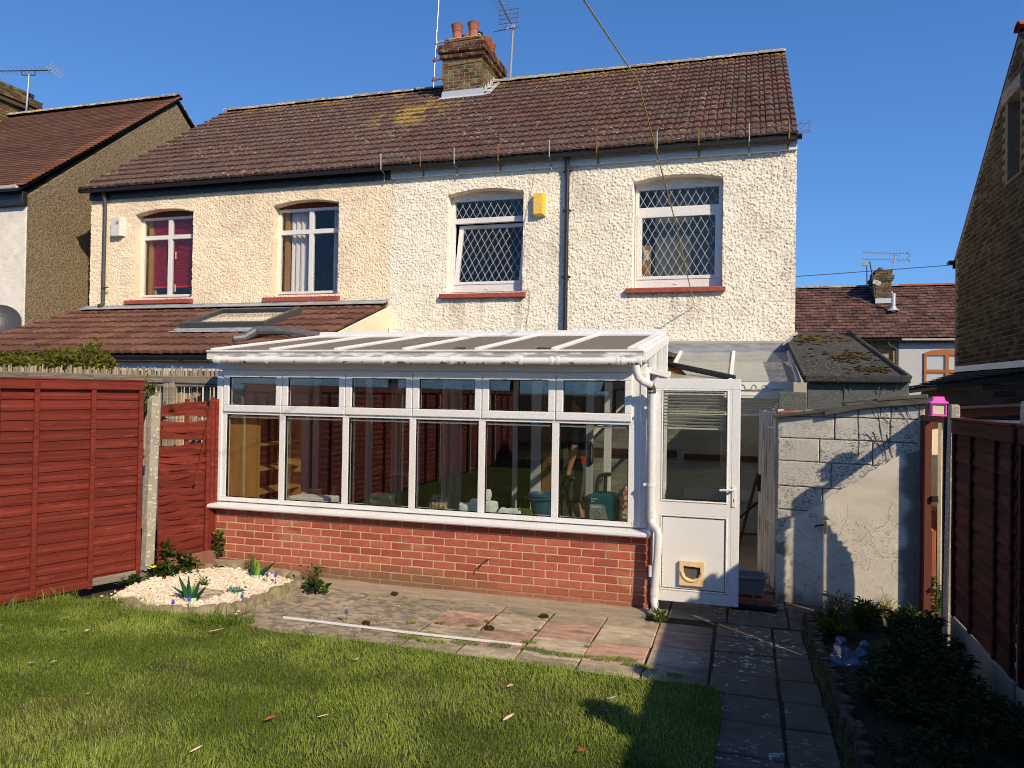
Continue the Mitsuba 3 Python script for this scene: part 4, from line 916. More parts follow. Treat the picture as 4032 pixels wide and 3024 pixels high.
for i in range(7):
    a = bx[i]; c = a if i in (0, 6) else a
    put(K + '__mullion', cat(box(c - .034, c + .034, F0 + .002, F1 - .001, .763, 1.639), box(c - .028, c + .028, F0 + .003, F1 - .002, 1.691, 2.084)), 'upvc')
for i in range(6):
    a, b = bx[i] + .004, bx[i + 1] - .004
    c = put(K + '__casement', frame_rect(a, b, 1.668, 2.092, F0 - .022, F1 - .02, .068, .074, .055, .006), 'upvc')
    put(c + '__gasket', frame_rect(a + .066, b - .066, 1.740, 2.038, F0 - .006, F0 + .02, .008, c=.001), 'black')
    put(c + '__pane', pane(a + .068, b - .068, 1.742, 2.036, F0 + .005), 'glass')
    d = new(K + '__window'); put(d + '__gasket', frame_rect(bx[i] + .033, bx[i + 1] - .033, .761, 1.641, F0 + .012, F0 + .04, .008, c=.001), 'black')
    put(d + '__pane', pane(bx[i] + .036, bx[i + 1] - .036, .763, 1.638, F0 + .025), 'glass')
    put(d + '__spacer_bar', box(bx[i] + .042, bx[i + 1] - .042, F0 + .030, F0 + .042, 1.605, 1.622, .001), 'grey_frame')
put(K + '__eaves_board', box(-5.40, -.85, F0 - .004, F0 + .09, 2.114, 2.200), 'black_gutter_white')
put(K + '__fascia', box(-5.385, -.845, 6.765, 6.79, 2.215, 2.300), 'upvc_dirty')
put(K + '__soffit', box(-5.385, -.845, 6.792, 6.97, 2.205, 2.216), 'upvc_dirty')
gg = put(K + '__gutter', tube([[-5.20, 6.715, 2.208], [-.86, 6.715, 2.208]], .034, 14), 'upvc_dirty', smooth=50)
for x in (-5.19, -4.62, -4.02, -3.32, -2.62, -1.95, -1.66, -1.60, -1.06, -1.02, -.87):
    put(gg + '__clip', tube([[x - .012, 6.715, 2.208], [x + .012, 6.715, 2.208]], .040, 14), 'white_paint')
put(gg + '__end_cap', tube([[-5.24, 6.715, 2.208], [-5.205, 6.715, 2.208]], .039, 14), 'white_paint')
ZR0, ZR1, YR0, YR1 = 2.302, 2.600, 6.76, 8.86
hz = lambda y: ZR0 + (ZR1 - ZR0) * (y - YR0) / (YR1 - YR0)
rx0, rx1 = [-5.34 + i * (4.42 / 6) for i in range(7)], [-5.27 + i * (4.375 / 6) for i in range(7)]
sl = math.atan2(ZR1 - ZR0, YR1 - YR0); upv = (0, -math.sin(sl), math.cos(sl))
for i in range(6):
    n = 24; rows = []
    for y in (YR0 + .02, YR1 - .04):
        t = (y - YR0) / (YR1 - YR0); a, b = rx0[i] * (1 - t) + rx1[i] * t, rx0[i + 1] * (1 - t) + rx1[i + 1] * t
        rows.append([[a + (b - a) * k / n, y, hz(y) + (.003 if k % 2 else 0)] for k in range(n + 1)])
    put(K + '__roof_panel', quadgrid(np.array(rows)), 'polycarbonate')
for i in range(7):
    put(K + '__glazing_bar', beam((rx0[i] + (.03 if i == 0 else -.02 if i == 6 else 0), YR0 - .005, hz(YR0) + .012), (rx1[i] + (.03 if i == 0 else -.02 if i == 6 else 0), YR1 - .02, hz(YR1) + .012), .055 if i < 6 else .11, .034, .008, up=upv), 'upvc')
put(K + '__eaves_trim', box(-5.385, -.845, 6.752, 6.768, 2.294, 2.312), 'white_paint')
put(K + '__wall_trim', cat(box(-5.30, -.86, 8.83, 8.90, 2.58, 2.665, .01), box(-5.29, -.87, 8.78, 8.828, 2.585, 2.612, .004)), 'upvc')
put(K + '__moss', jit(cat(*[trimesh.creation.icosphere(2, .03) .apply_transform(np.array([[2.2, 0, 0, x], [0, 1, 0, 6.80], [0, 0, .5, 2.325], [0, 0, 0, 1]])) for x in (-2.58, -1.76, -1.72)]), .008, 40), 'rotten_timber', kind='stuff')
# right-hand side: gable triangle above the open side door
XS = -.865
side = thing  # (side frame is part of the conservatory)
put(K + '__side_rail', cat(beam((XS + .02, 7.03, 2.140), (XS + .02, 8.86, 2.140), .06, .055), beam((XS, 6.80, 2.255), (XS, 8.85, 2.545), .075, .09, .006, up=upv), box(XS - .03, XS + .03, 8.80, 8.86, .02, 2.56)), 'upvc')
for y in (7.62, 8.22, 8.72): put(K + '__side_mullion', box(XS - .02, XS + .035, y - .028, y + .028, 2.168, hz(y) - .09), 'upvc')
put(K + '__side_pane', quadgrid(np.array([[[XS, 7.1, 2.17], [XS, 8.8, 2.17]], [[XS, 7.1, hz(7.1) - .08], [XS, 8.8, hz(8.8) - .08]]])), 'glass')
put(K + '__side_wall', cat(box(XS - .03, XS + .03, 7.86, 8.80, .02, .9), box(XS - .03, XS + .03, 7.80, 7.86, .02, 2.11), box(XS - .03, XS + .03, 7.05, 7.10, .02, 2.11)), 'upvc')
put(K + '__side_window', quadgrid(np.array([[[XS, 7.88, .92], [XS, 8.79, .92]], [[XS, 7.88, 2.1], [XS, 8.79, 2.1]]])), 'glass')
put(K + '__left_wall', box(-5.40, -5.345, 7.05, 8.86, .64, 2.30), 'grey_frame')
put(K + '__floor', box(-5.2, -.85, 7.16, 11.09, -.02, .10), 'floor_tiles')
put(K + '__window_board', box(-4.93, -.90, 7.046, 7.33, .690, .725), 'white_melamine')
dn = put(K + '__downpipe', tube([[-.905, 6.70, 2.17], [-.900, 6.70, 2.13], [-.885, 6.715, 2.07], [-.855, 6.74, 2.035], [-.80, 6.80, 2.01], [-.785, 6.84, 1.985], [-.778, 6.86, 1.93], [-.776, 6.868, 1.0], [-.773, 6.868, .86], [-.770, 6.86, .80], [-.745, 6.83, .76], [-.712, 6.80, .735], [-.702, 6.79, .70], [-.706, 6.79, .55], [-.730, 6.80, .20], [-.732, 6.80, .12], [-.715, 6.76, .07], [-.695, 6.70, .045]], .034, 16, cap=False), 'upvc', smooth=60)
put(dn + '__socket', tube([[-.777, 6.868, 1.945], [-.777, 6.868, 1.89]], .038, 16), 'upvc'); put(dn + '__socket', tube([[-.772, 6.866, .90], [-.7715, 6.866, .83]], .038, 16), 'upvc'); put(dn + '__socket', tube([[-.728, 6.80, .23], [-.731, 6.80, .17]], .038, 16), 'upvc')
put(dn + '__stain', tube([[-.797, 6.803, 2.004], [-.783, 6.845, 1.975], [-.778, 6.86, 1.935]], .0352, 16, cap=False), 'rotten_timber')
for z in (1.80, 1.12): put(dn + '__clip', cat(tube([[-.776, 6.868, z - .012], [-.776, 6.868, z + .012]], .040, 16), box(-.85, -.80, 6.86, 6.95, z - .012, z + .012)), 'white_paint')
put(dn + '__lining', tube([[-.712, 6.755, .067], [-.697, 6.705, .047]], .0325, 16, cap=False), 'white_paint')
# ---------------------------------------------------------------- inside the conservatory and the old lean-to behind it
V_ = thing('old_lean_to', 'old glass roofed lean-to passage between the conservatory and the house wall', 'lean-to')
put(V_ + '__painted_wall', box(XP, .40, 11.09, 11.30, 0, 2.42, .002), 'white_brick_paint')
pieces(V_ + '__painted_wall', 'brick', bricks((-2.9, 11.085), (1, 0), (0, -1), 3.25, .10, 2.40, depth=.02, joint=.008), 'white_brick_paint', limit=300)
put(V_ + '__flashing', jit(cat(box(-1.12, .55, 11.02, 11.10, 2.50, 2.66, .01), plate([(-1.15, -.14), (.60, -.14), (.60, 0), (-1.15, 0)], (0, 11.05, 2.53), (1, 0, 0), (0, .97, .24), .008)), .008, 7), 'lead')
put(V_ + '__mortar_fillet', jit(box(-1.10, .50, 11.04, 11.09, 2.655, 2.685, .004), .012, 12), 'mortar_pale')
gz = lambda y: 2.09 + .205 * (y - 8.9)
for a, b in ((-.86, -.16), (-.14, .56)):
    put(V_ + '__roof_pane', quadgrid(np.array([[[a, 8.86, gz(8.86)], [b, 8.86, gz(8.86)]], [[a, 11.05, gz(11.05)], [b, 11.05, gz(11.05)]]])), 'dirty_glass')
for x in (-.86, -.15, .56): put(V_ + '__glazing_bar', beam((x, 8.84, gz(8.84) + .012), (x, 11.0, gz(11.0) + .012), .042, .03, .004), 'white_paint')
put(V_ + '__felt_roof', slab_roof(-5.3, -.90, np.array([8.92, 2.44]), np.array([11.08, 2.50]), .06, 0), 'felt')
put(V_ + '__front_beam', box(-.86, .50, 8.84, 8.90, 1.985, 2.075), 'white_paint')
put(V_ + '__lower_rail', cat(box(-.86, .42, 8.86, 8.92, 1.925, 1.975), box(-.86, .42, 8.87, 8.90, 1.90, 1.92)), 'white_paint')
st = [tube([[x + .05 * math.sin(a) * .5, 8.838, 2.045 - .03 * (1 - math.cos(a))] for a in np.linspace(-2.2, 2.2, 9)], .006, 5) for x in (-.02, .10, .21)]
put(V_ + '__stain', cat(st + [tube([[x0, 8.838, 2.0], [x0 + .04, 8.838, 1.995], [x0 + .08, 8.838, 2.0]], .005, 4) for x0 in (.01, .13, .26, .33)]), 'lead')
b2 = put(V_ + '__roller_blind', cat([beam((-.84, 9.06, z), (.40, 9.06, z), .034, .004, .001, up=(0, .5, .85)) for z in np.arange(1.735, 1.93, .030)] + [box(-.84, .40, 9.05, 9.08, 1.70, 1.72)]), 'blind_white', label='half raised off-white slatted blind in the passage doorway')
put(V_ + '__room_end', box(-.84, .40, 11.0, 11.08, 0, .05), 'floor_tiles')
put(V_ + '__floor', box(-.84, .45, 7.9, 11.0, -.03, .03), 'screed')
put(V_ + '__batten', cat(box(-.8, .39, 11.03, 11.08, 1.02, 1.10)), 'timber'); put(V_ + '__batten', box(-.8, .39, 11.03, 11.08, .48, .62), 'white_paint')
put(V_ + '__batten', beam((-.05, 10.2, .03), (.18, 10.3, .95), .05, .02), 'timber')
tag(put('drain_rod', tube([[-.5, 9.4, .05], [.30, 9.9, .75]], .012, 6), 'black'), 'dark rod leaning inside the passage behind the white door', 'rod')
tag(put('pipe_bar', tube([[-.90, 9.35, 2.295], [-.11, 8.92, 2.120]], .034, 8), 'dark_plastic'), 'black pipe lying across the old glass roof behind the white door', 'pipe')
tag(put('rusty_plate', hullm([(-.87, 9.3, 2.13), (-.62, 9.2, 2.13), (-.80, 9.33, 2.30), (-.87, 9.34, 2.30), (-.87, 9.30, 2.12), (-.62, 9.23, 2.12)]), 'rusty'), 'rusty triangular metal plate under the black pipe', 'plate')
for i, (x, z0, z1) in enumerate(((-2.62, .1, 2.4), (-1.95, 1.55, 2.4), (-1.42, .1, 2.4))): put(V_ + '__batten', box(x, x + .09, 11.03, 11.08, z0, z1), 'timber')
put(V_ + '__batten', box(-2.5, -.9, 11.02, 11.07, 1.05, 1.14), 'timber'); put(V_ + '__batten', box(-2.5, -1.5, 11.02, 11.07, .28, .37), 'timber')
D = thing('patio_door', 'white framed sliding patio door between conservatory and passage', 'door')
YD = 8.72
for x, w_ in ((-5.3, .06), (-4.55, .07), (-3.90, .07), (-3.05, .05), (-2.62, .05)): put(D + '__stile', box(x, x + w_, YD, YD + .06, .10, 2.16), 'grey_frame')
put(D + '__stile', box(-1.735, -1.655, YD - .03, YD + .03, .10, 2.16), 'grey_frame'); put(D + '__stile', box(-1.535, -1.455, YD + .02, YD + .08, .10, 2.16), 'upvc')
put(D + '__track', box(-5.3, -.9, YD, YD + .08, 2.16, 2.26), 'upvc'); put(D + '__track', box(-5.3, -2.5, YD - .02, YD + .08, .10, .16), 'upvc')
hd = put(D + '__handle', cat(box(-1.71, -1.665, YD - .05, YD - .03, 1.10, 1.38), tube([[-1.66, YD - .06, 1.12], [-1.64, YD - .09, 1.15], [-1.64, YD - .09, 1.33], [-1.66, YD - .06, 1.36]], .012, 6)), 'charcoal_metal')
put(D + '__pane', pane(-1.45, -.92, .16, 2.16, YD + .05), 'clear_glass'); put(D + '__pane', pane(-4.48, -3.9, .16, 2.16, YD + .03), 'clear_glass'); put(D + '__pane', pane(-5.24, -4.55, .16, 2.16, YD + .03), 'clear_glass')
put(V_ + '__inner_room', cat(box(-5.3, -2.40, 10.9, 11.0, .0, 2.45), box(-2.44, -2.36, 9.7, 10.9, 0, 2.45), box(-5.3, -5.2, 8.9, 10.9, 0, 2.45)), 'room_dark')
put(V_ + '__post', box(-2.40, -2.28, 8.74, 8.80, .1, 2.3), 'grey_frame'); put(V_ + '__post', box(-2.27, -2.16, 8.76, 8.86, .1, 2.3), 'timber')
for a, b in ((-3.6, -3.35), (-4.3, -4.15)): tag(put('long_curtain', curtain(a, b, .15, 2.15, 8.95, 60, .03), 'curtain_grey', smooth=True), 'white full length curtain hanging inside the dark doorway, ' + ('nearer the right' if a > -4 else 'nearer the left'), 'curtain')
bc = thing('bookcase', 'oak bookcase at the left end inside the conservatory', 'bookcase')
put(bc + '__side_panel', box(-5.33, -4.955, 7.09, 7.115, .10, 1.62), 'oak'); put(bc + '__side_panel', box(-5.33, -4.955, 7.89, 7.915, .10, 1.62), 'oak'); put(bc + '__back_panel', box(-5.342, -5.331, 7.09, 7.915, .10, 1.62), 'timber')
for z in (.78, 1.03, 1.30, 1.59): put(bc + '__shelf', box(-5.33, -4.96, 7.116, 7.889, z, z + .02), 'oak')
tag(put('white_box', box(-4.78, -4.30, 7.40, 7.66, .62, .742, .01), 'white_melamine'), 'low white box behind the second lower pane from the left', 'box')
put('white_box__handle', box(-4.32, -4.30, 7.392, 7.40, .66, .70), 'black')
st = thing('stand', 'dark wooden stand under the low white box', 'stand'); put(st + '__top', box(-4.85, -4.25, 7.36, 7.7, .59, .62), 'timber')
for x in (-4.8, -4.3): put(st + '__leg', box(x - .02, x + .02, 7.5, 7.55, .1, .59), 'timber')
fb_ = thing('fish_bowl', 'round glass fish bowl with tan pebbles on the window board', 'bowl')
prof = [(.06, 0), (.10, .03), (.118, .075), (.112, .12), (.09, .155), (.075, .165), (.083, .175)]
put(fb_ + '__bowl', lathe([(r * .86, z * .9) for r, z in prof], 24, (-2.925, 7.20, .727)), 'clear_glass', smooth=True)
for i in range(40):
    a, r = rng.random() * 6.28, .075 * math.sqrt(rng.random()); m = trimesh.creation.icosphere(1, .017); m.vertices = m.vertices * rng.uniform(.7, 1.2, 3) + [-2.925 + r * math.cos(a), 7.2 + r * math.sin(a), .742 + rng.random() * .05]
    put(fb_ + '__pebble', m, 'pebble_tan', uv=uvof(m, rng.random()))
tw = []
def towel(x, y, z, lx, ly, lz, rot, seed):
    m = trimesh.creation.box((lx, ly, lz)).subdivide().subdivide().subdivide(); v = m.vertices
    v = v / (1 + .35 * (np.abs(v / [lx, ly, lz] * 2) ** 4).sum(1, keepdims=True) * .3)
    m.vertices = v; jit(m, .022, 9, seed); jit(m, .012, 26, seed + 5); a = math.radians(rot); v = m.vertices
    m.vertices = np.stack([x + v[:, 0] * math.cos(a) - v[:, 1] * math.sin(a), y + v[:, 0] * math.sin(a) + v[:, 1] * math.cos(a), z + v[:, 2]], 1); return m
for i, a in enumerate((((-2.64, 7.20, .775, .14, .16, .085, 12, 1), 'first cream towel of the heap on the window board, at its left end'), ((-2.46, 7.21, .795, .30, .2, .13, -6, 2), 'largest crumpled cream towel in the middle of the heap'), ((-2.44, 7.22, .90, .15, .12, .11, 20, 3), 'cream towel on top of the heap'), ((-2.16, 7.2, .755, .26, .16, .06, 3, 4), 'flattest pale towel at the right end of the heap'))):
    tag(put('towel', towel(*a[0]), 'towel', smooth=True), a[1], 'towel', 'cream towels heaped on the window board')
tag(put('dark_cloth', towel(-3.55, 7.2, .80, .30, .18, .14, 8, 9), 'charcoal_metal', smooth=True), 'dark crumpled cloth behind the third lower pane from the left', 'cloth')
tag(put('sponge', towel(-2.02, 7.18, .76, .13, .1, .07, 0, 12), 'moss_green', smooth=True), 'mossy green sponge left of the blue bucket', 'sponge')
bk = thing('bucket', 'blue plastic bucket behind the fifth lower pane', 'bucket')
put(bk + '__body', lathe([(.10, 0), (.135, .26), (.15, .265), (.15, .29), (.135, .29), (.125, .26), (.095, .01), (0, .01)], 28, (-1.93, 7.52, .62)), 'bucket_blue', smooth=40)
put(bk + '__handle', tube([[-1.93 + .148 * math.cos(a), 7.40 - .03 * math.sin(a), .895 - .035 * math.sin(a)] for a in np.linspace(0, PI, 9)], .008, 6), 'bucket_blue')
bt = thing('workbench', 'small wooden workbench under the blue bucket', 'bench'); put(bt + '__top', box(-2.15, -1.70, 7.36, 7.75, .585, .62), 'timber')
for x in (-2.1, -1.75): put(bt + '__leg', box(x - .025, x + .025, 7.55, 7.60, .1, .585), 'timber')
# job-site radio
rd = thing('radio', 'teal and black portable radio with upright handle behind the last pane', 'radio')
put(rd + '__body', hullm([(x, y, z) for x in (-1.385, -1.135) for y in (7.13, 7.28) for z in (.728, .96)] + [(x, y, .99) for x in (-1.35, -1.16) for y in (7.15, 7.26)]), 'radio_teal')
put(rd + '__speaker', plate([(-1.375, .73), (-1.20, .73), (-1.235, .875), (-1.26, .885), (-1.375, .885)], (0, 7.128, 0), (1, 0, 0), (0, 0, 1), .006), 'radio_grey', label='grey speaker front')
put(rd + '__cone', lathe([(0, .0), (.03, .006), (.038, .002)], 20, (0, 0, 0)), 'basin_grey'); scene[rd + '__cone']['to_world'] = T().translate([-1.30, 7.121, .80]).rotate([1, 0, 0], 90)
for x in (-1.40, -1.115): put(rd + '__corner_guard', box(x - .022, x + .022, 7.11, 7.30, .725, .96, .015), 'dark_plastic')
put(rd + '__handle', cat(tube([[-1.325, 7.2, .96], [-1.322, 7.2, 1.10], [-1.30, 7.2, 1.145], [-1.235, 7.2, 1.165]], .018, 8), tube([[-1.245, 7.2, .97], [-1.243, 7.2, 1.10], [-1.24, 7.2, 1.16]], .018, 8), box(-1.25, -1.19, 7.17, 7.23, 1.145, 1.18, .01)), 'dark_plastic')
put(rd + '__dial_strip', box(-1.33, -1.20, 7.16, 7.24, .985, 1.0), 'dark_plastic')
for txt, x, z, h in (('Makita', -1.362, .855, .022), ('Bluetooth', -1.365, .932, .011), ('DAB', -1.365, .908, .013)):
    t = meshkit.text_mesh(txt, h, .0015); v = t.vertices; t.vertices = np.stack([x + v[:, 0] + .15 * v[:, 1] * (txt == 'Makita'), (7.1205 if txt == 'Makita' else 7.1285) - v[:, 2], z + v[:, 1]], 1)
    put(rd + '__lettering', t, 'white_print')
cu = towel(-1.06, 7.55, .86, .13, .36, .36, 0, 21); tag(put('cushion', cu, 'cushion', smooth=True), 'patterned cushion behind the radio', 'cushion')
ch2 = thing('chair', 'dark chair carrying the patterned cushion', 'chair'); put(ch2 + '__seat', box(-1.22, -.90, 7.38, 7.75, .60, .64), 'timber'); put(ch2 + '__leg', box(-1.2, -1.16, 7.4, 7.44, .1, .6), 'timber'); put(ch2 + '__leg', box(-.95, -.91, 7.4, 7.44, .1, .6), 'timber')
pf = thing('picture_frame', 'dark framed picture on the white painted wall in the passage', 'picture'); put(pf + '__frame', frame_rect(-1.80, -1.45, 1.52, 2.0, 11.05, 11.08, .025), 'black'); put(pf + '__print', box(-1.775, -1.475, 11.066, 11.075, 1.545, 1.975), 'offwhite_plastic')

# the person, seen from the side through the last panes
def skin_mesh(bones, edge=.018, taubin=12):
    acc = None
    for (a, ra), (b, rb) in bones:
        sp = [m3.Manifold.sphere(r, 20).translate(list(map(float, p))) for p, r in ((a, ra), (b, rb))]
        h = m3.Manifold.batch_hull(sp); acc = h if acc is None else acc + h
    m = acc.refine_to_length(edge).to_mesh(); t = trimesh.Trimesh(m.vert_properties[:, :3], m.tri_verts, process=True)
    trimesh.smoothing.filter_taubin(t, iterations=taubin); return t
px, py, fz = -1.93, 9.35, .10
p = lambda x, y, z: (px + x, py + y, fz + z)
pe = thing('person', 'person in black T-shirt and grey shorts standing with a cordless drill in hand', 'person')
J = dict(hip=p(0, 0, .93), lh=p(-.0, -.09, .90), rh=p(.02, .09, .90), lk=p(-.05, -.10, .50), rk=p(.10, .10, .50), la=p(.02, -.10, .09), ra=p(.16, .10, .09), ch=p(-.02, 0, 1.30), nk=p(.0, 0, 1.50), hd=p(-.03, 0, 1.63), ls=p(-.01, -.19, 1.42), rs=p(-.01, .19, 1.42), le=p(-.03, -.23, 1.13), lw=p(-.10, -.21, .88), re=p(-.06, .24, 1.13), rw=p(-.14, .22, .90))
body = skin_mesh([((J['lh'], .085), (J['lk'], .058)), ((J['lk'], .056), (p(.03, -.10, .32), .055)), ((p(.03, -.10, .32), .055), (J['la'], .036)), ((J['la'], .038), (p(-.15, -.11, .035), .03)), ((J['la'], .036), (p(.06, -.10, .035), .033)),
                  ((J['rh'], .085), (J['rk'], .058)), ((J['rk'], .056), (p(.17, .10, .32), .055)), ((p(.17, .10, .32), .055), (J['ra'], .036)), ((J['ra'], .038), (p(-.01, .11, .035), .03)),
                  ((J['hip'], .12), (J['ch'], .13)), ((J['ch'], .12), (J['ls'], .055)), ((J['ch'], .12), (J['rs'], .055)), ((J['ch'], .08), (J['nk'], .055)), ((J['nk'], .055), (J['hd'], .075)),
                  ((J['hd'], .092), (p(-.02, 0, 1.68), .095)), ((p(-.06, 0, 1.58), .05), (p(-.08, 0, 1.56), .035)), ((p(-.125, 0, 1.625), .014), (p(-.11, 0, 1.65), .012)), ((p(-.01, -.09, 1.63), .02), (p(-.01, -.095, 1.65), .018)),
                  ((J['ls'], .058), (J['le'], .046)), ((J['le'], .045), (J['lw'], .031)), ((J['rs'], .058), (J['re'], .046)), ((J['re'], .045), (J['rw'], .031)),
                  ((J['lw'], .032), (p(-.12, -.205, .80), .036)), ((J['rw'], .032), (p(-.16, .215, .82), .036))] +
                 [((p(-.125 - .008 * k, -.225 + .016 * k, .79), .0105), (p(-.165 - .004 * k, -.228 + .016 * k, .755), .0095)) for k in range(4)] + [((p(-.165 - .004 * k, -.228 + .016 * k, .755), .0095), (p(-.150, -.222 + .014 * k, .725), .0085)) for k in range(4)] +
                 [((p(-.13, -.235, .83), .012), (p(-.17, -.245, .80), .010)), ((p(-.17, -.245, .80), .010), (p(-.195, -.235, .785), .009))] +
                 [((p(-.165, .20 + .014 * k, .80), .0100), (p(-.17, .20 + .014 * k, .735 + .01 * abs(k - 1.5)), .0085)) for k in range(4)] + [((p(-.18, .20, .84), .011), (p(-.20, .20, .78), .009))], .016, 6)
put(pe + '__body', body, 'skin', smooth=True)
put(pe + '__shirt', jit(skin_mesh([((p(0, 0, 1.0), .135), (J['ch'], .15)), ((J['ch'], .14), (J['ls'], .075)), ((J['ch'], .14), (J['rs'], .075)), ((J['ls'], .076), (p(-.02, -.215, 1.25), .072)), ((J['rs'], .076), (p(-.03, .22, 1.25), .072)), ((J['ch'], .12), (p(0, 0, 1.46), .075))], .02, 6), .006, 14), 'shirt_black', smooth=True)
put(pe + '__shorts', jit(skin_mesh([((p(0, 0, .96), .135), (p(0, 0, .88), .14)), ((J['lh'], .115), (p(-.045, -.10, .56), .095)), ((J['rh'], .115), (p(.08, .10, .56), .095))], .02, 6), .006, 14), 'shorts_grey', smooth=True)
put(pe + '__waistband', skin_mesh([((p(.0, -.02, .985), .140), (p(.0, .02, .995), .140))], .02, 2), 'red_cloth', smooth=True)
put(pe + '__hair', jit(skin_mesh([((p(-.005, 0, 1.69), .100), (p(.01, 0, 1.66), .098)), ((p(.03, 0, 1.62), .08), (p(.03, 0, 1.58), .06))], .016, 4), .006, 30), 'hair_dark', smooth=True)
for s in (-1, 1): put(pe + '__eye', trimesh.creation.icosphere(2, .011).apply_transform(np.array([[1, 0, 0, px - .106], [0, 1, 0, py + s * .035], [0, 0, 1, fz + 1.655], [0, 0, 0, 1]])), 'white_print')
put(pe + '__mouth', beam(p(-.112, -.022, 1.583), p(-.112, .022, 1.583), .006, .006), 'red_cloth')
dl = thing('cordless_drill', 'black cordless drill held downwards in the hand of the person', 'drill')
put(dl + '__battery', hullm([(px - .30 + x, py - .27 + y, fz + .60 + z) for x, z in ((0, 0), (.12, -.10), (.155, -.05), (.155, 0.0), (.05, .075)) for y in (0, .085)]), 'dark_plastic')
put(dl + '__grip', tube([p(-.21, -.225, .63), p(-.165, -.225, .73), p(-.12, -.22, .80)], .022, 8), 'dark_plastic'); put(dl + '__barrel', tube([p(-.17, -.22, .82), p(-.05, -.22, .80)], .032, 10), 'dark_plastic'); put(dl + '__chuck', tube([p(-.05, -.22, .80), p(.03, -.22, .79)], .016, 8), 'charcoal_metal')

# ---------------------------------------------------------------- side door standing open
SD_ = thing('side_door', 'white half glazed door standing open, with cat flap and raised blind', 'door')
DX0, DX1, DY0, DY1 = -.765, -.030, 6.90, 6.96
put(SD_ + '__frame', cat(frame_rect(DX0, DX1, .105, 2.063, DY0, DY1, .072, .112, .09), box(DX0 + .06, DX1 - .09, DY0 + .002, DY1, .868, .980), box(DX1 - .106, DX1 - .0715, DY0 + .003, DY1, .216, 1.972)), 'upvc')
put(SD_ + '__bead', cat(frame_rect(-.700, -.128, .982, 1.970, DY0 - .008, DY0 + .01, .014), frame_rect(-.700, -.128, .205, .866, DY0 - .008, DY0 + .01, .014)), 'white_paint')
put(SD_ + '__gasket', cat(frame_rect(-.687, -.141, .995, 1.957, DY0 + .004, DY0 + .016, .006, c=.001), frame_rect(-.687, -.141, .219, .853, DY0 + .004, DY0 + .016, .006, c=.001)), 'black')
put(SD_ + '__pane', pane(-.684, -.144, .998, 1.954, DY0 + .018), 'glass')
put(SD_ + '__panel', box(-.683, -.145, DY0 + .010, DY0 + .03, .222, .850), 'upvc')
put(SD_ + '__blind', cat([beam((-.690, DY0 + .075, z), (-.165, DY0 + .075, z), .030, .003, .001, up=(0, .45, .89)) for z in np.arange(1.645, 1.955, .0295)] + [box(-.690, -.165, DY0 + .066, DY0 + .082, 1.615, 1.630)]), 'blind_white', label='pleated blind raised to the upper third')
h = put(SD_ + '__handle', cat(box(-.095, -.062, DY0 - .010, DY0, .960, 1.140, .012), tube([[-.078, DY0 - .01, 1.115], [-.078, DY0 - .05, 1.115], [-.10, DY0 - .055, 1.112], [-.195, DY0 - .055, 1.105]], .0105, 8)), 'upvc', smooth=40)
put(h + '__keyhole', cat(lathe([(.006, 0), (.006, .002), (0, .002)], 10, (0, 0, 0)).apply_transform(np.array([[1, 0, 0, -.078], [0, 0, -1, DY0 - .0105], [0, 1, 0, 1.025], [0, 0, 0, 1]])), box(-.081, -.075, DY0 - .0125, DY0 - .0105, 1.005, 1.023, .001)), 'black')
cf = put(SD_ + '__cat_flap', plate(sbox(-.525, .262, -.318, .472).difference(Polygon([(-.492, .432), (-.348, .425), (-.348, .38), (-.365, .335), (-.42, .312), (-.475, .335), (-.492, .38)])), (0, DY0 - .005, 0), (1, 0, 0), (0, 0, 1), .022), 'catflap_cream')
put(cf + '__flap', plate(Polygon([(-.492, .432), (-.348, .425), (-.348, .38), (-.365, .335), (-.42, .312), (-.475, .335), (-.492, .38)]).buffer(.004), (0, DY0 + .006, 0), (1, 0, 0), (0, 0, 1), .004), 'smoked')
arc = [(-.42 + .088 * math.cos(a), .39 + .088 * math.sin(a)) for a in np.linspace(PI * 1.02, PI * 1.98, 13)]
put(cf + '__lip', tube([[x, DY0 - .028, z] for x, z in arc], .012, 8), 'catflap_cream')
put(SD_ + '__hinge', cat(box(-.80, -.765, DY0 + .01, DY1, 1.75, 1.85), box(-.80, -.765, DY0 + .01, DY1, .30, .40)), 'white_paint')

# ---------------------------------------------------------------- weathered plank door, basin
PD = thing('plank_door', 'flaking white plank door standing open beside the block wall', 'door')
d0, d1 = np.array([.300, 7.74]), np.array([.155, 8.38]); dd = (d1 - d0) / np.linalg.norm(d1 - d0)
for i in range(6):
    a, b = d0 + dd * (.004 + i * .108), d0 + dd * (i + 1) * .108
    put(PD + '__plank', beam((*a, .93), (*b, .93), .022, 1.70 - .01 * (i % 2), .005), 'flaking_white_wood')
nn = np.array([-dd[1], dd[0]])
for z in (1.62, .72):
    q = d0 + nn * .016 + dd * .01; put(PD + '__hinge', plate([(0, -.05), (.03, -.05), (.03, -.012), (.26, -.006), (.26, .006), (.03, .012), (.03, .05), (0, .05)], (q[0], q[1], z), (dd[0], dd[1], 0), (0, 0, 1), .005), 'white_paint')
q = d0 + nn * .02 + dd * .56; put(PD + '__latch', cat(box(q[0] - .02, q[0] + .02, q[1] - .02, q[1] + .02, .95, 1.12, .004), tube([[q[0], q[1], 1.02], [q[0] - .05, q[1] - .03, 1.03]], .01, 5)), 'black')
put(PD + '__frame', cat(box(.305, .36, 7.70, 7.78, 0, 1.80)), 'flaking_white_wood')
bs = thing('washing_up_bowl', 'grey plastic washing-up bowl standing on bricks by the plank door', 'bowl')
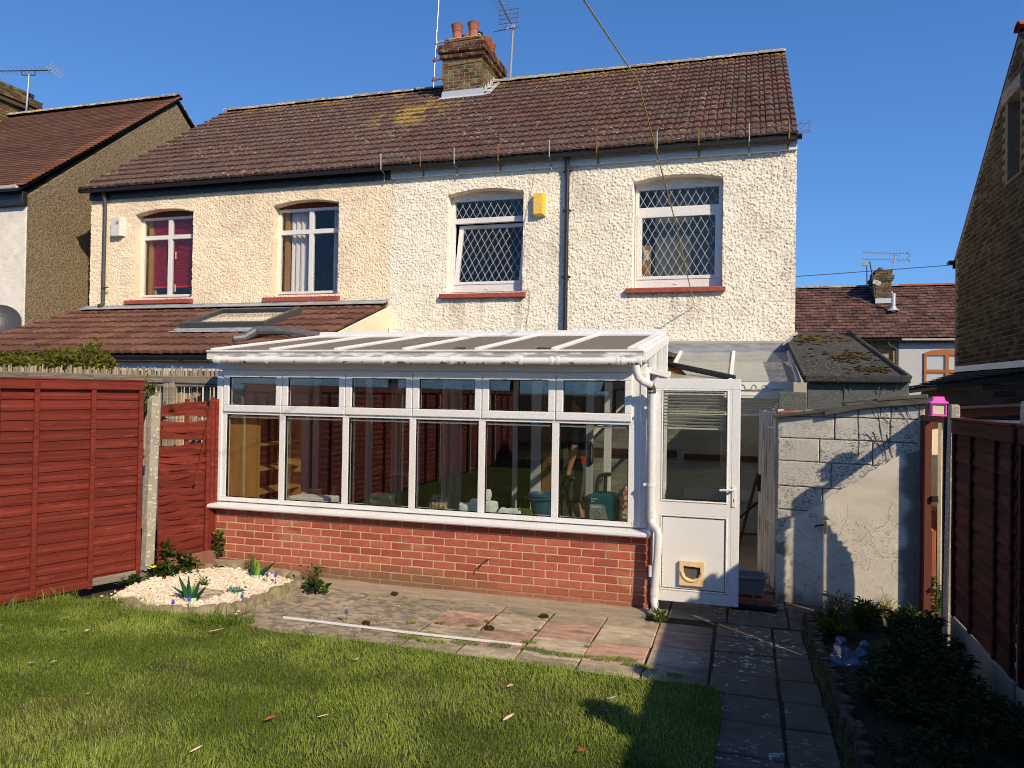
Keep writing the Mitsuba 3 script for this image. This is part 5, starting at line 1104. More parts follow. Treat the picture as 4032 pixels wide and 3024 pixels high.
def rrect(hx, hy, r, n=6): return np.array(Polygon([(-hx + r, -hy + r), (hx - r, -hy + r), (hx - r, hy - r), (-hx + r, hy - r)]).buffer(r, n).exterior.coords)
rows = [np.column_stack([rrect(a, b, .05), np.full(len(rrect(a, b, .05)), z)]) for a, b, z in ((.125, .10, .118), (.150, .125, .28), (.172, .147, .285), (.172, .147, .275), (.168, .143, .292), (.145, .12, .288), (.118, .094, .13))]
R_ = np.array(rows); R_[2:5, :, 2] += .012 * np.sin(np.linspace(0, 4 * PI, R_.shape[1])); m = cat(quadgrid(R_ + [.06, 7.42, 0]), Polygon and trimesh.Trimesh(np.vstack([[[.06, 7.42, .13]], R_[-1] + [.06, 7.42, 0]]), np.array([(0, j, j + 1) for j in range(1, R_.shape[1])]), process=False))
put(bs + '__bowl', m, 'basin_grey', smooth=40)
for i, x in enumerate((-.06, .11)): tag(put('loose_brick', box(x, x + .155, 7.30, 7.5, .02, .09, .006), 'brick_red', uv=np.tile([.3 + .3 * i, .5], (24, 1))), ('left' if i == 0 else 'right') + ' one of the two bricks under the grey bowl', 'brick')
tag(put('rubber_mat', box(-.1, .30, 7.24, 7.28, .0, .045, .01), 'black'), 'dark wooden threshold strip in front of the bricks', 'strip')

# ---------------------------------------------------------------- outbuilding with block wall and felt roof
O = thing('outbuilding', 'whitewashed block outbuilding with grey felt roof beside the house', 'outbuilding')
wa, wb = np.array([.305, 7.694]), np.array([1.485, 7.399]); wl_ = np.linalg.norm(wb - wa); wd = (wb - wa) / wl_; wn_ = np.array([wd[1], -wd[0]])
top = lambda a: 1.735 + (a / wl_) * .185
bwk = put(O + '__block_wall', plate([(0, 0), (wl_, 0), (wl_, 1.915), (0, 1.745)], (wa[0] - wn_[0] * .010, wa[1] - wn_[1] * .010, 0), (wd[0], wd[1], 0), (0, 0, 1), -.14), 'mortar_mid')
put(O + '__end_wall', cat(box(.315, .42, 7.85, 11.0, 0, 1.75), box(1.40, 1.50, 7.5, 12.9, 0, 1.9)), 'painted_block')
zc = [-.0, .21, .43, .652, .862, 1.083, 1.318, 1.533, 1.738, 1.93]
js = {8: [.03, .50, .96], 7: [.50, .955], 6: [.37, .815], 5: [.475, .90], 4: [.40, .80], 3: [.30], 2: [.22], 1: [.30], 0: [.22]}
for i in range(9):
    e = [0] + js[i] + [wl_]
    for a, b in zip(e[:-1], e[1:]):
        z0, z1 = zc[i] + .004, min(zc[i + 1] - .004, top((a + b) / 2) + .02)
        if z1 - z0 < .03: continue
        m = box(a + .005, b - .005, -.04, 0, z0, z1, .006); m = m.subdivide().subdivide().subdivide(); v = m.vertices
        nz = (meshkit.noise(v * 14, i) - .5) * .006 + (meshkit.noise(v * 60, i) - .5) * .005
        v = v + np.stack([nz, nz * 0, (meshkit.noise(v * 18, 9) - .5) * .006], 1); yy = v[:, 1] + nz + rng.normal(0, .002)
        if i == 8 or z1 > 1.7: v[:, 2] = np.minimum(v[:, 2], np.vectorize(top)(v[:, 0]) + .0)
        m.vertices = np.stack([wa[0] + v[:, 0] * wd[0] + yy * wn_[0], wa[1] + v[:, 0] * wd[1] + yy * wn_[1], v[:, 2]], 1)
        put(bwk + '__block', m, 'painted_block', smooth=40, uv=None)
def on_wall(a, z, h=0.): return [wa[0] + a * wd[0] + h * wn_[0], wa[1] + a * wd[1] + h * wn_[1], z]
# the smooth render that covers the lower right of the wall, as a thick sheet with an uneven edge
edge = [(.0, .62), (.06, .70), (.10, .76), (.22, .83), (.37, .93), (.52, 1.06), (.66, 1.15), (.80, 1.26), (.925, 1.352), (1.05, 1.43), (1.2, 1.47)]
ed = []
for (a, b), (c, d) in zip(edge[:-1], edge[1:]):
    for t in np.linspace(0, 1, 6)[:-1]: ed.append((a + (c - a) * t + rng.normal(0, .004), b + (d - b) * t + rng.normal(0, .004)))
pl = Polygon([(0, 0)] + ed + [(wl_, 1.50), (wl_, 0)]).buffer(0)
pg = np.array([(x, z) for x in np.arange(0, wl_, .02) for z in np.arange(0, 1.5, .02)])
m = plate(pl, (wa[0], wa[1], 0), (wd[0], wd[1], 0), (0, 0, 1), -.012) if False else plate(pl, (*on_wall(0, 0, .004)[:2], 0), (wd[0], wd[1], 0), (0, 0, 1), .010)
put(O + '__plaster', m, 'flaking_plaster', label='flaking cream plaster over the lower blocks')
crk = []
for k, (a, z, L_) in enumerate(((.62, .95, .3), (.78, .75, .45), (.98, 1.0, .5), (.70, .45, .35), (1.0, .5, .4), (.9, .25, .3), (1.10, 1.2, .5))):
    pts = [[a, z]]; ang = rng.uniform(-2.4, -.8)
    for i in range(9): ang += rng.normal(0, .45); pts.append([pts[-1][0] + L_ / 9 * math.cos(ang), pts[-1][1] + L_ / 9 * math.sin(ang)])
    crk.append(tube([on_wall(min(max(x, .03), wl_ - .03), max(y, .03), .0145) for x, y in pts], .0013, 3))
put(O + '__crack', cat(crk), 'dead_stem', kind='stuff')
# roof
RZ = lambda y: 2.112 + .22 * (y - 7.9)
def felt_sheet(pts, th=.045):
    V = np.array([[x, y, RZ(y)] for x, y in pts] + [[x, y, RZ(y) - th] for x, y in pts]); n = len(pts); F = [(0, i, i + 1) for i in range(1, n - 1)] + [(n, n + i + 1, n + i) for i in range(1, n - 1)]
    for i in range(n): j = (i + 1) % n; F += [(i, n + j, j), (i, n + i, n + j)]
    return trimesh.Trimesh(V, np.array(F), process=False)
fr_ = put(O + '__roof', felt_sheet([(.545, 7.86), (1.468, 7.86), (1.30, 10.92), (.665, 10.97), (.50, 9.95)]), 'felt')
put(fr_ + '__edging', cat(beam((.548, 7.88, RZ(7.88) + .006), (.505, 9.95, RZ(9.95) + .006), .05, .05, .015), beam((1.462, 7.88, RZ(7.88) + .006), (1.30, 10.9, RZ(10.9) + .006), .05, .045, .015), beam((.545, 7.865, RZ(7.86) - .006), (1.468, 7.865, RZ(7.86) - .006), .045, .075, .015)), 'felt')
gs = []
for _ in range(260):
    k = rng.integers(3); cx, cy, sx_, sy_ = ((1.08, 9.0, .16, .2), (1.2, 8.3, .10, .09), (.8, 10.3, .2, .3))[k]; x, y = rng.normal(cx, sx_), rng.normal(cy, sy_)
    if .6 < x < 1.36 and 7.95 < y < 10.8:
        m = trimesh.creation.icosphere(1, .012 + .018 * rng.random()); m.vertices = m.vertices * [1.2, 1.2, .3] + [x, y, RZ(y) + .003]; gs.append(m)
put(fr_ + '__moss', jit(cat(gs), .004, 60), 'moss_brown' if 'mat_moss_brown' in scene else M('moss_brown', lambda p, n, uv: mix((.018, .013, .007), (.062, .046, .020), noise(p.x * 60, p.y * 60, 1.)), .95, .05), kind='stuff')
put(O + '__upstand', cat(box(.578, .90, 7.935, 7.97, 1.80, 2.06, .006), box(.902, 1.468, 7.930, 7.97, 1.84, 2.06, .006)), 'felt_green'); put(O + '__upstand', box(.315, .565, 7.81, 7.85, 1.79, 1.965, .006), 'felt_green')
put(O + '__lead_corner', hullm([(.50, 11.0, 2.66), (.66, 10.95, 2.80), (.68, 10.8, 2.74), (.52, 10.2, 2.60), (.47, 10.9, 2.60), (.60, 10.6, 2.70)]), 'lead_bright')
for a, b, z0, z1, w_ in ((-.03, .60, 1.735, 1.825, .04), (.42, .78, 1.775, 1.85, .05), (.75, 1.30, 1.845, 1.905, .055), (.85, 1.25, 1.90, 1.945, .035)):
    put(O + '__verge_board', jit(beam(on_wall(a, z0, .02), on_wall(b, z1, .02), .07, w_, .006), .008, 9), 'rotten_timber')
m = jit(beam(on_wall(.55, 1.875, -.10), on_wall(1.24, 1.95, -.10), .25, .02, .004), .006, 9); put(O + '__verge_board', m, 'rotten_timber')
put(O + '__brick_end', jit(beam(on_wall(.02, 1.76, -.02), on_wall(.18, 1.765, -.02), .09, .05, .006), .006, 20), 'brick_red', uv=None)
vi = thing('dead_vine', 'dark dead vine stems clinging to the top of the whitewashed wall', 'vine')
for a0, z0, pts in ((.88, 1.86, ((.0, -.10), (.06, -.15), (.10, -.20))), (.70, 1.83, ((0, -.12), (.01, -.3), (.0, -.5))), (.95, 1.87, ((.08, -.06), (.14, -.14), (.15, -.22))), (1.02, 1.88, ((.06, -.05), (.10, -.13), (.15, -.20))), (.80, 1.85, ((.02, -.07), (.07, -.14))), (.82, 1.62, ((.05, -.12), (.09, -.2))), (.93, 1.6, ((.02, -.1), (.05, -.2), (.05, -.3))), (1.1, 1.87, ((.05, -.02), (.11, -.05), (.10, -.13))), (.76, 1.60, ((.06, -.06), (.10, -.10))), (.86, 1.78, ((.03, -.2), (.08, -.42)))):
    pts = [(0, 0)] + list(pts); put(vi + '__stem', tube([on_wall(min(a0 + x, wl_ - .02), z0 + z, .004) for x, z in pts], np.linspace(.0034, .0014, len(pts)), 5), 'dead_stem')
tg = []
for x, z in ((.93, 1.90), (.90, 1.96), (.62, 1.98), (.66, 1.99), (1.05, 1.99)): tg.append(tube([[.30 + x, 7.92, z], [.31 + x + rng.normal(0, .02), 7.90, z + .06], [.33 + x + rng.normal(0, .03), 7.91, z + .12]], [.004, .003, .002], 4))
for t in tg: put(vi + '__stem', t, 'reed', uv=None)
tp = thing('outdoor_tap', 'brass garden tap on the whitewashed wall', 'tap')
put(tp + '__body', cat(tube([on_wall(.44, .76, .01), on_wall(.44, .76, .07)], .011, 8), tube([on_wall(.44, .79, .055), on_wall(.44, .755, .065), on_wall(.443, .70, .085), on_wall(.444, .685, .085)], [.012, .015, .012, .010], 8)), 'brass', smooth=40); put(tp + '__handle', cat(tube([on_wall(.41, .815, .055), on_wall(.47, .815, .055)], .008, 8), tube([on_wall(.44, .79, .055), on_wall(.44, .82, .055)], .007, 8), trimesh.creation.icosphere(2, .018).apply_translation(on_wall(.44, .825, .055))), 'steel', smooth=40)
tag(put('wall_pipe', tube([on_wall(.44, .76, .02), on_wall(.36, .74, .02), on_wall(.34, .73, .02)], .007, 6), 'dead_stem'), 'short dark pipe running to the brass tap', 'pipe')
# ---------------------------------------------------------------- right-hand fence, gate and lantern
XF = 1.53
def concrete_post(key_label, x, y, h, w=.10, grp=None):
    m = box(x - w / 2, x + w / 2, y - .06, y + .06, -.02, h, .012); v = m.vertices; hi = v[:, 2] > h - .05
    v[hi, 0] = x + (v[hi, 0] - x) * .55
    return tag(put('concrete_post', jit(m.subdivide().subdivide(), .004, 30), 'concrete_post'), key_label, 'post')
concrete_post('concrete post right of the pink lantern at the near side of the gate', 1.555, 6.70, 1.875, .115)
concrete_post('concrete post at the far side of the gate against the whitewashed wall', 1.475, 7.46, 1.875, .085)
concrete_post('tallest concrete post at the right edge of the photo', 1.585, 5.16, 1.91, .10)
concrete_post('concrete fence post out of frame to the right', 1.555, 3.32, 1.91, .10)
def fence_panel(y0, y1, label, stiles, z0=.28, z1=1.76, tex='fence_brown', board=True):
    f = thing('fence_panel', label, 'fence', 'fence panels along the right boundary')
    n = 13; h = (z1 - .09 - z0) / n
    for i in range(n):
        m = box(0, y1 - y0 - .02, -.006, .006, 0, h + .028, .002).subdivide().subdivide(); v = m.vertices
        wave = (meshkit.noise(np.stack([v[:, 0] * 4, v[:, 2] * 0, v[:, 0] * 0], 1) + i * 7.3, 3) - .5) * .014
        lean = (v[:, 2] / h) * .012
        m.vertices = np.stack([XF + .006 + lean + v[:, 1] * -1, y0 + .01 + v[:, 0], z0 + i * h + v[:, 2] + wave * (v[:, 2] < h / 2)], 1)
        put(f + '__slat', m, tex, uv=uvof(m, rng.random(), rng.random()))
    put(f + '__cap_rail', box(XF - .02, XF + .05, y0, y1, z1 - .10, z1, .006), tex, uv=np.tile([.4, .5], (24, 1)))
    put(f + '__cap', box(XF - .03, XF + .06, y0, y1, z1 + .001, z1 + .018, .004), tex, uv=np.tile([.6, .5], (24, 1)))
    for y in stiles: put(f + '__stile', box(XF - .017, XF + .004, y - .020, y + .020, z0, z1 - .101, .004), tex, uv=np.tile([.3, .2], (24, 1)))
    if board: put(f + '__gravel_board', box(XF - .015, XF + .05, y0, y1, -.02, z0 - .005, .01), 'concrete_board')
    return f
fence_panel(5.17, 6.585, 'shaded dark red fence panel between the gate and the post at the right edge', (5.24, 5.56, 6.10, 6.555))
for i, (a, b) in enumerate(((3.38, 5.10), (1.55, 3.26), (-.3, 1.49), (-2.2, -.36), (-4.1, -2.26))): fence_panel(a, b, '%s dark red fence panel beyond the right edge of the photo' % ('first', 'second', 'third', 'fourth', 'fifth')[i], (a + .03, a + .6, b - .6, b - .03))
G = thing('side_gate', 'dark red timber gate frame under the pink lantern', 'gate')
put(G + '__head_rail', beam((1.525, 6.755, 1.755), (1.49, 7.42, 1.755), .05, .05), 'gate_wood'); put(G + '__jamb', box(1.46, 1.53, 7.35, 7.41, 0, 1.73), 'gate_wood'); put(G + '__jamb', box(1.47, 1.525, 7.27, 7.345, 0, 1.73), 'gate_wood'); put(G + '__jamb', box(1.50, 1.55, 6.765, 6.80, .0, 1.73), 'dark_plastic')
put(G + '__catch', box(1.52, 1.57, 7.24, 7.28, 1.05, 1.10), 'black')
ln = thing('solar_lantern', 'pink solar lantern with frosted panes on the gate head rail', 'lantern')
def lantern(k, x, y, z, s=1.):
    P_ = lambda pts: hullm([(x + a * s, y + b * s, z + c * s) for a, b, c in pts])
    sq = lambda r, c: [(i * r, j * r, c) for i in (-1, 1) for j in (-1, 1)]
    put(k + '__base', P_(sq(.055, 0) + sq(.055, .012)), 'pink'); put(k + '__lid', cat(P_(sq(.068, .102) + sq(.062, .112)), P_(sq(.060, .112) + sq(.046, .124)), P_(sq(.045, .124) + sq(.040, .150) + sq(.034, .156))), 'pink')
    put(k + '__frame', cat([box(x + i * .048 * s - .006, x + i * .048 * s + .006, y + j * .048 * s - .006, y + j * .048 * s + .006, z + .01, z + .104 * s) for i in (-1, 1) for j in (-1, 1)]), 'pink')
    put(k + '__pane', box(x - .044 * s, x + .044 * s, y - .044 * s, y + .044 * s, z + .013, z + .102 * s), 'lamp_glass')
lantern(ln, 1.495, 6.94, 1.782)
ln2 = thing('solar_lantern', 'pink solar lantern on the fence beyond the right edge of the photo', 'lantern'); lantern(ln2, 1.53, 2.45, 1.775, 1.7)
AW = thing('alley_wall', 'sunlit cream wall with orange-brown lower part seen through the gate', 'wall')
put(AW + '__render', box(1.62, 3.1, 9.40, 9.6, .72, 1.70), 'cream_wall'); put(AW + '__arch_shadow_board', jit(beam((1.70, 9.38, 1.60), (2.35, 9.38, 1.74), .02, .10), .01, 6), 'gate_wood'); put(AW + '__lower_boarding', box(1.62, 3.1, 9.38, 9.6, 0, .70), 'orange_brown')
put(AW + '__trim', beam((1.70, 9.37, .80), (2.4, 9.37, .62), .02, .05), 'oak')
put(G + '__broken_board', plate([(6.80, 0), (6.945, 0), (6.942, .8), (6.932, .93), (6.936, .96), (6.918, 1.03), (6.923, 1.06), (6.898, 1.11), (6.902, 1.14), (6.872, 1.18), (6.874, 1.22), (6.845, 1.26), (6.843, 1.32), (6.815, 1.36), (6.80, 1.45)], (1.56, 0, 0), (0, 1, 0), (0, 0, 1), .02), 'gate_wood')
tag(put('gate_leaf', cat(box(1.56, 1.60, 7.44, 8.3, .02, .78, .006)), 'orange_brown'), 'orange-brown open gate leaf low beyond the gate frame', 'gate')
bb = thing('shed_roof_edge', 'brown shed roof board just beyond the right-hand fence', 'shed')
put(bb + '__board', beam((1.9, 8.6, 1.775), (3.1, 8.6, 1.86), .04, .085), 'gate_wood'); put(bb + '__wall', box(1.9, 3.1, 8.66, 8.8, 0, 1.72), 'cream_wall'); put(bb + '__roof', jit(beam((1.95, 8.58, 1.83), (3.1, 8.58, 1.915), .35, .02), .004, 8), 'dark_slate', uv=None)

# ---------------------------------------------------------------- left-hand fence
LS = .33; LN = math.hypot(1, LS); ld = np.array([LS / LN, 1 / LN]); lnrm = np.array([1 / LN, -LS / LN])
LP = lambda s, h=0., z=0.: [-5.42 + s * ld[0] + h * lnrm[0], 6.95 + s * ld[1] + h * lnrm[1], z]       # s = 0 at the conservatory corner, negative towards the viewer; h towards the garden
def ls(mesh):      # mesh built with x = s, y = h, z
    v = mesh.vertices; mesh.vertices = np.array([-5.42, 6.95, 0]) + v[:, :1] * [ld[0], ld[1], 0] + v[:, 1:2] * [lnrm[0], lnrm[1], 0] + v[:, 2:] * [0, 0, 1.]; mesh.faces = mesh.faces[:, ::-1]; return mesh
def red_panel(s0, s1, label, z0, z1, n, stiles, cap=True, seed=0, skip=(), bow=0.):
    f = thing('larch_panel', label, 'fence', None)
    h = (z1 - z0) / n
    for i in range(n):
        if i in skip: continue
        m = box(s0 + .01, s1 - .01, -.004, .005, 0, h + .03, .0015).subdivide().subdivide().subdivide(); v = m.vertices
        t = (v[:, 0] - s0) / (s1 - s0)
        w_ = (meshkit.noise(np.stack([v[:, 0] * 5, v[:, 0] * 0 + seed, v[:, 0] * 0 + i * 3.1], 1), 3) - .5) * .020 + (meshkit.noise(np.stack([v[:, 0] * 30, v[:, 0] * 0 + seed, v[:, 0] * 0 + i * 3.1], 1), 5) - .5) * .006
        lower = v[:, 2] < h * .5
        v[:, 1] += np.where(lower, .009, -.003) + bow * np.sin(t * PI * 3 + i) * .012 * lower
        v[:, 2] += z0 + i * h + w_ * lower + bow * .012 * np.sin(t * 5 + i * 1.7)
        put(f + '__slat', ls(m), 'fence_red', uv=uvof(m, rng.random(), rng.random()))
    for s in stiles: put(f + '__stile', ls(box(s - .022, s + .022, .018, .045, z0 - .02, z1 + .0, .006)), 'fence_red', uv=np.tile([.8, .3], (24, 1)))
    if cap: put(f + '__cap_rail', ls(box(s0, s1, .016, .048, z1 + .001, z1 + .085, .006)), 'fence_red', uv=np.tile([.45, .3], (24, 1))); put(f + '__cap', ls(box(s0 - .01, s1 + .01, -.02, .055, z1 + .0865, z1 + .102, .004)), 'fence_red', uv=np.tile([.35, .6], (24, 1)))
    return f
f1 = red_panel(-2.66, -.80, 'large red waney-lap fence panel left of the concrete post', .05, 1.88, 20, (-2.62, -2.08, -1.75 - .02, -1.28, -.825), seed=1)
put(f1 + '__base_rail', ls(box(-1.27, -.80, .016, .04, .055, .125, .004)), 'old_wood', uv=np.tile([.6, .3], (24, 1)), label='unpainted foot of the panel'); put(f1 + '__base_rail', ls(box(-2.66, -1.28, .016, .04, .045, .115, .004)), 'fence_red', uv=np.tile([.6, .3], (24, 1)))
put(f1 + '__cap_disc', ls(lathe([(.026, 0), (.026, .006), (.0, .006)], 14, (0, 0, 0)).apply_transform(np.array([[1, 0, 0, -1.77], [0, 0, 1, .049], [0, 1, 0, 1.935], [0, 0, 0, 1]]))), 'fence_red', uv=None)
f2 = red_panel(-.62, -.055, 'damaged red fence panel with bowed slats beside the conservatory', .18, 1.70, 19, (-.085,), cap=False, seed=5, skip=(14, 17), bow=1.)
put(f2 + '__stile', ls(box(-.055, -.008, .0, .04, .15, 1.82, .006)), 'fence_red', uv=np.tile([.6, .3], (24, 1))); put(f2 + '__stile', ls(box(-.335, -.29, -.02, .006, 1.3, 1.80, .006)), 'fence_red', uv=np.tile([.6, .3], (24, 1)))
put(f2 + '__slat', ls(jit(beam((-.62, .005, 1.70), (-.10, .005, 1.735), .01, .075).subdivide().subdivide(), .008, 7)), 'fence_red', uv=None, label='loose top slat')
put(f2 + '__base_rail', ls(box(-.62, -.02, .005, .03, .11, .18, .004)), 'fence_red', uv=np.tile([.9, .3], (24, 1)))
tag(put('broken_batten', ls(tube([[-.07, .055, 1.83], [-.11, .06, 1.60], [-.19, .065, 1.20], [-.27, .08, .92]], .012, 5)), 'fence_red', uv=None), 'broken red batten hanging slanted across the damaged fence panel', 'batten')
m = box(-.74, -.645, -.05, .05, -.02, 1.832, .012).subdivide().subdivide().subdivide(); v = m.vertices; t = (v[:, 0] + .6925) / .0475; v[:, 2] -= np.where(v[:, 2] > 1.75, .045 * t * t, 0); v[:, 0] += .022 * (v[:, 2] - .9)
tag(put('concrete_post', ls(jit(m, .003, 40)), 'concrete_post', smooth=30), 'pale concrete post between the two red fence panels', 'post')
def straight(mesh):      # beyond the frame the boundary runs straight back from the house
    v = mesh.vertices; c_, s_ = math.cos(math.atan(LS)), math.sin(math.atan(LS)); p0 = LP(-2.69); x, y = v[:, 0] - p0[0], v[:, 1] - p0[1]
    mesh.vertices = np.stack([p0[0] + x * c_ - y * s_, p0[1] + x * s_ + y * c_, v[:, 2]], 1); return mesh
ls_bent = ls; ls = lambda m: straight(ls_bent(m))
for i, w_ in enumerate(('nearest the frame', 'second from the frame', 'third from the frame', 'fourth from the frame', 'fifth from the frame', 'farthest from the house')):
    s0 = -4.55 - 1.9 * i; red_panel(s0, s0 + 1.83, 'red fence panel beyond the left edge of the photo, ' + w_, .05, 1.88, 20, (s0 + .05, s0 + .65, s0 + 1.22, s0 + 1.79), seed=2 + i)
for s in (-2.69, -4.585, -6.485, -8.385, -10.285, -12.185): tag(put('concrete_post', ls(box(s - .04, s + .04, -.06, .06, -.02, 1.86, .012)), 'concrete_post'), 'concrete post beyond the left edge of the photo', 'post', 'concrete posts of the left fence out of frame')
ls = ls_bent
wp = ls(cat(box(-.007, .03, .0, .045, .12, 1.80, .004))); tag(put('painted_upright', wp, 'fence_red', uv=np.tile([.8, .4], (24, 1))), 'red painted upright board against the white conservatory corner', 'board')

# neighbour's old fence with reed screen behind
OF = thing('old_fence', 'weathered grey post and rail fence behind the red fence', 'fence')
def nb(s, y0, z): return [-5.35 - .52 * s * 1.0, y0 + .0 * s, z]
put(OF + '__rail', jit(beam((-8.9, 6.90, 2.035), (-5.45, 7.31, 2.005), .05, .085, .01).subdivide().subdivide(), .008, 6), 'old_wood', uv=None); put(OF + '__rail', jit(beam((-6.6, 7.20, 1.945), (-5.42, 7.33, 1.945), .05, .05, .01).subdivide(), .008, 6), 'old_wood', uv=None)
for x in (-6.28, -6.20): put(OF + '__post', box(x - .035, x + .035, 7.20, 7.26, 0, 2.03 + .04 * (x > -6.25), .008), 'old_wood', uv=np.tile([.8, .5], (24, 1)))
put(OF + '__post', box(-5.52, -5.46, 7.30, 7.36, 0, 1.98, .008), 'old_wood', uv=np.tile([.2, .5], (24, 1)))
RS = thing('reed_screen', 'tall dried reed screen showing above the red fence', 'screen')
its = []; x = -8.9
while x < -5.42:
    t = (x + 8.9) / 3.5; y = 7.0 + .42 * t + rng.normal(0, .008); r = .006 + .006 * rng.random(); top_ = 2.135 - .01 * t + rng.normal(0, .018); lean = rng.normal(0, .01)
    m = tube([[x, y, .9], [x + lean, y, top_]], r, 5); its.append((m, rng.random(), .5)); x += r * 1.7
pieces(RS, 'reed', its, 'reed')
put(RS + '__wire', cat([tube([[-8.9, 6.985, z], [-5.42, 7.40, z]], .002, 3) for z in (1.55, 1.75, 1.9)]), 'cable_dark')

# ---------------------------------------------------------------- plants
def leaf(L, w, fold=.15, droop=.2, n=3):
    """one leaf along +x from the origin"""
    V, F = [], []
    for i in range(n + 1):
        t = i / n; ww = w * math.sin(PI * min(1, t * .92 + .06)) ** .8; z = -droop * L * t * t
        V += [(L * t, -ww / 2, z + fold * ww), (L * t, 0, z), (L * t, ww / 2, z + fold * ww)]
    for i in range(n):
        a = 3 * i
        F += [(a, a + 3, a + 4), (a, a + 4, a + 1), (a + 1, a + 4, a + 5), (a + 1, a + 5, a + 2)]
    return np.array(V), np.array(F)
def leaves(pos, dirs, L, w, cols, fold=.15, droop=.2, n=2):
    LV, LF = leaf(1., 1., fold, droop, n); N_ = len(pos)
    d = dirs / np.linalg.norm(dirs, axis=1, keepdims=True); s = np.cross(d, [0, 0, 1.]) + rng.normal(0, .25, (N_, 3)); s -= d * (s * d).sum(1, keepdims=True); s /= np.linalg.norm(s, axis=1, keepdims=True) + 1e-9; u = np.cross(s, d) * -1
    u *= np.sign(u[:, 2:] + 1e-6)
    L, w = np.broadcast_to(L, N_), np.broadcast_to(w, N_)
    V = pos[:, None] + (LV[None, :, 0] * L[:, None])[..., None] * d[:, None] + (LV[None, :, 1] * w[:, None])[..., None] * s[:, None] + (LV[None, :, 2] * L[:, None])[..., None] * u[:, None]
    F = LF[None] + (np.arange(N_) * len(LV))[:, None, None]; C_ = np.repeat(cols, len(LV), 0)
    return trimesh.Trimesh(V.reshape(-1, 3), F.reshape(-1, 3), process=False), C_
def greens(n, a, b, v=.25):
    t = rng.random((n, 1)); return (np.array(a) * (1 - t) + np.array(b) * t) * rng.uniform(1 - v, 1 + v, (n, 1))
def shrub(k, stems, nl, L, w, ca, cb, spread=.5, part='foliage', tips=True, wood=True, up=.5):
    """stems: list of (base, tip); leaves in whorls along the upper part"""
    P_, D_ = [], []
    for b, t in stems:
        b, t = np.array(b), np.array(t); d = t - b; dl_ = np.linalg.norm(d); d /= dl_
        for i in range(nl):
            f = 1 - rng.random() ** 1.6 * .75; a = rng.random() * 2 * PI
            o = np.array([math.cos(a), math.sin(a), 0]); P_.append(b + (t - b) * f + rng.normal(0, .006, 3)); D_.append(o * spread + d * up + rng.normal(0, .2, 3))
    P_, D_ = np.array(P_), np.array(D_); n = len(P_)
    m, c = leaves(P_, D_, L * rng.uniform(.6, 1.15, n), w * rng.uniform(.7, 1.2, n), greens(n, ca, cb))
    put(k + '__' + part, m, 'leaf', color=c)
    if wood: put(k + '__stem', cat([tube([b, (np.array(b) + t) / 2 + rng.normal(0, .01, 3), t], [.006, .005, .003], 4) for b, t in stems]), 'dead_stem')
sh = thing('evergreen_shrub', 'yellow-green narrow-leaved shrub rising above the reed screen', 'shrub')
stm = []
for i in range(150):
    x = rng.uniform(-9.2, -7.45); zt = 2.22 + .06 * math.sin(x * 3.1) + rng.uniform(-.06, .13) + (.12 if rng.random() > .9 else 0); y = rng.uniform(7.25, 7.65)
    stm.append(((x * .985 + .05, y + .05, 1.75), (x, y, zt)))
for i in range(14): x = rng.uniform(-7.5, -7.2); stm.append(((x, 7.45, 1.8), (x + rng.normal(0, .04), 7.45, 2.15 + rng.uniform(0, .1))))
shrub(sh, stm, 22, .10, .017, (.085, .10, .012), (.26, .25, .045), spread=.8, up=.55)
sh2 = thing('climbing_sprig', 'sprig of yellow-green leaves poking over the fence above the concrete post', 'plant')
stm = [((-5.93, 6.50, 1.55), (-5.80 + rng.normal(0, .07), 6.42, 1.86 + rng.normal(0, .09))) for _ in range(14)] + [((-5.78, 6.50, 1.50), (-5.64 + rng.normal(0, .05), 6.45, 1.70 + rng.normal(0, .05))) for _ in range(9)] + [((-5.75, 6.45, 1.45), (-5.60, 6.4, 1.52))]
shrub(sh2, stm, 12, .07, .014, (.085, .10, .012), (.27, .26, .05), spread=.8)

# ---------------------------------------------------------------- patio, path
PT = 'patio'
struct(PT, box(-4.15, .62, 5.05, 7.0, -.12, -.014, .002), 'soil', 'paved patio of worn concrete slabs in front of the brick base wall')
def slab_piece(parent, x0, x1, y0, y1, tone, z=0., c=.006):
    if y1 - y0 < .03 or x1 - x0 < .03: return
    g = .007; j = lambda: rng.normal(0, .003)
    m = box(x0 + g, x1 - g, y0 + g, y1 - g, z - .05, z, c).subdivide(); v = m.vertices; v[:, 2] += (v[:, 0] - x0) * rng.normal(0, .004) + (v[:, 1] - y0) * rng.normal(0, .004) + rng.normal(0, .0015)
    v[:, 0] += j(); v[:, 1] += j(); jit(m, .0035, 12)
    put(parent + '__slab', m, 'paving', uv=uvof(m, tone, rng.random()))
tones = [.2, .85, .6, .3, .5, .9, .25, .55]
xs_ = [-4.06, -3.62, -3.17, -2.72, -2.27, -1.80, -1.345, -.885 + .225, -.215]; xs_ = [-4.05, -3.82, -3.37, -2.92, -2.47, -2.02, -1.57, -1.11, -.657, -.212]
ys_ = [6.62, 6.36, 5.93, 5.50, 5.06]
for i in range(len(xs_) - 1):
    for j in range(4):
        off = 0.05 * ((i * 7) % 3 - 1)
        slab_piece(PT, xs_[i], xs_[i + 1], ys_[j + 1] + off * (j < 3), ys_[j] + off * (j > 0), ([.8, .3, .6, .2] if i % 2 else [.9, .55, .25, .9])[j] if i > 3 else .85)
put(PT + '__screed', jit(box(-4.1, -.80, 6.60, 6.965, -.05, .006, .003).subdivide().subdivide().subdivide().subdivide(), .010, 9), 'screed')
PA = 'path'
struct(PA, box(-.23, .64, 1.0, 8.1, -.13, -.018, .002), 'soil', 'slab garden path in shade along the flower bed')
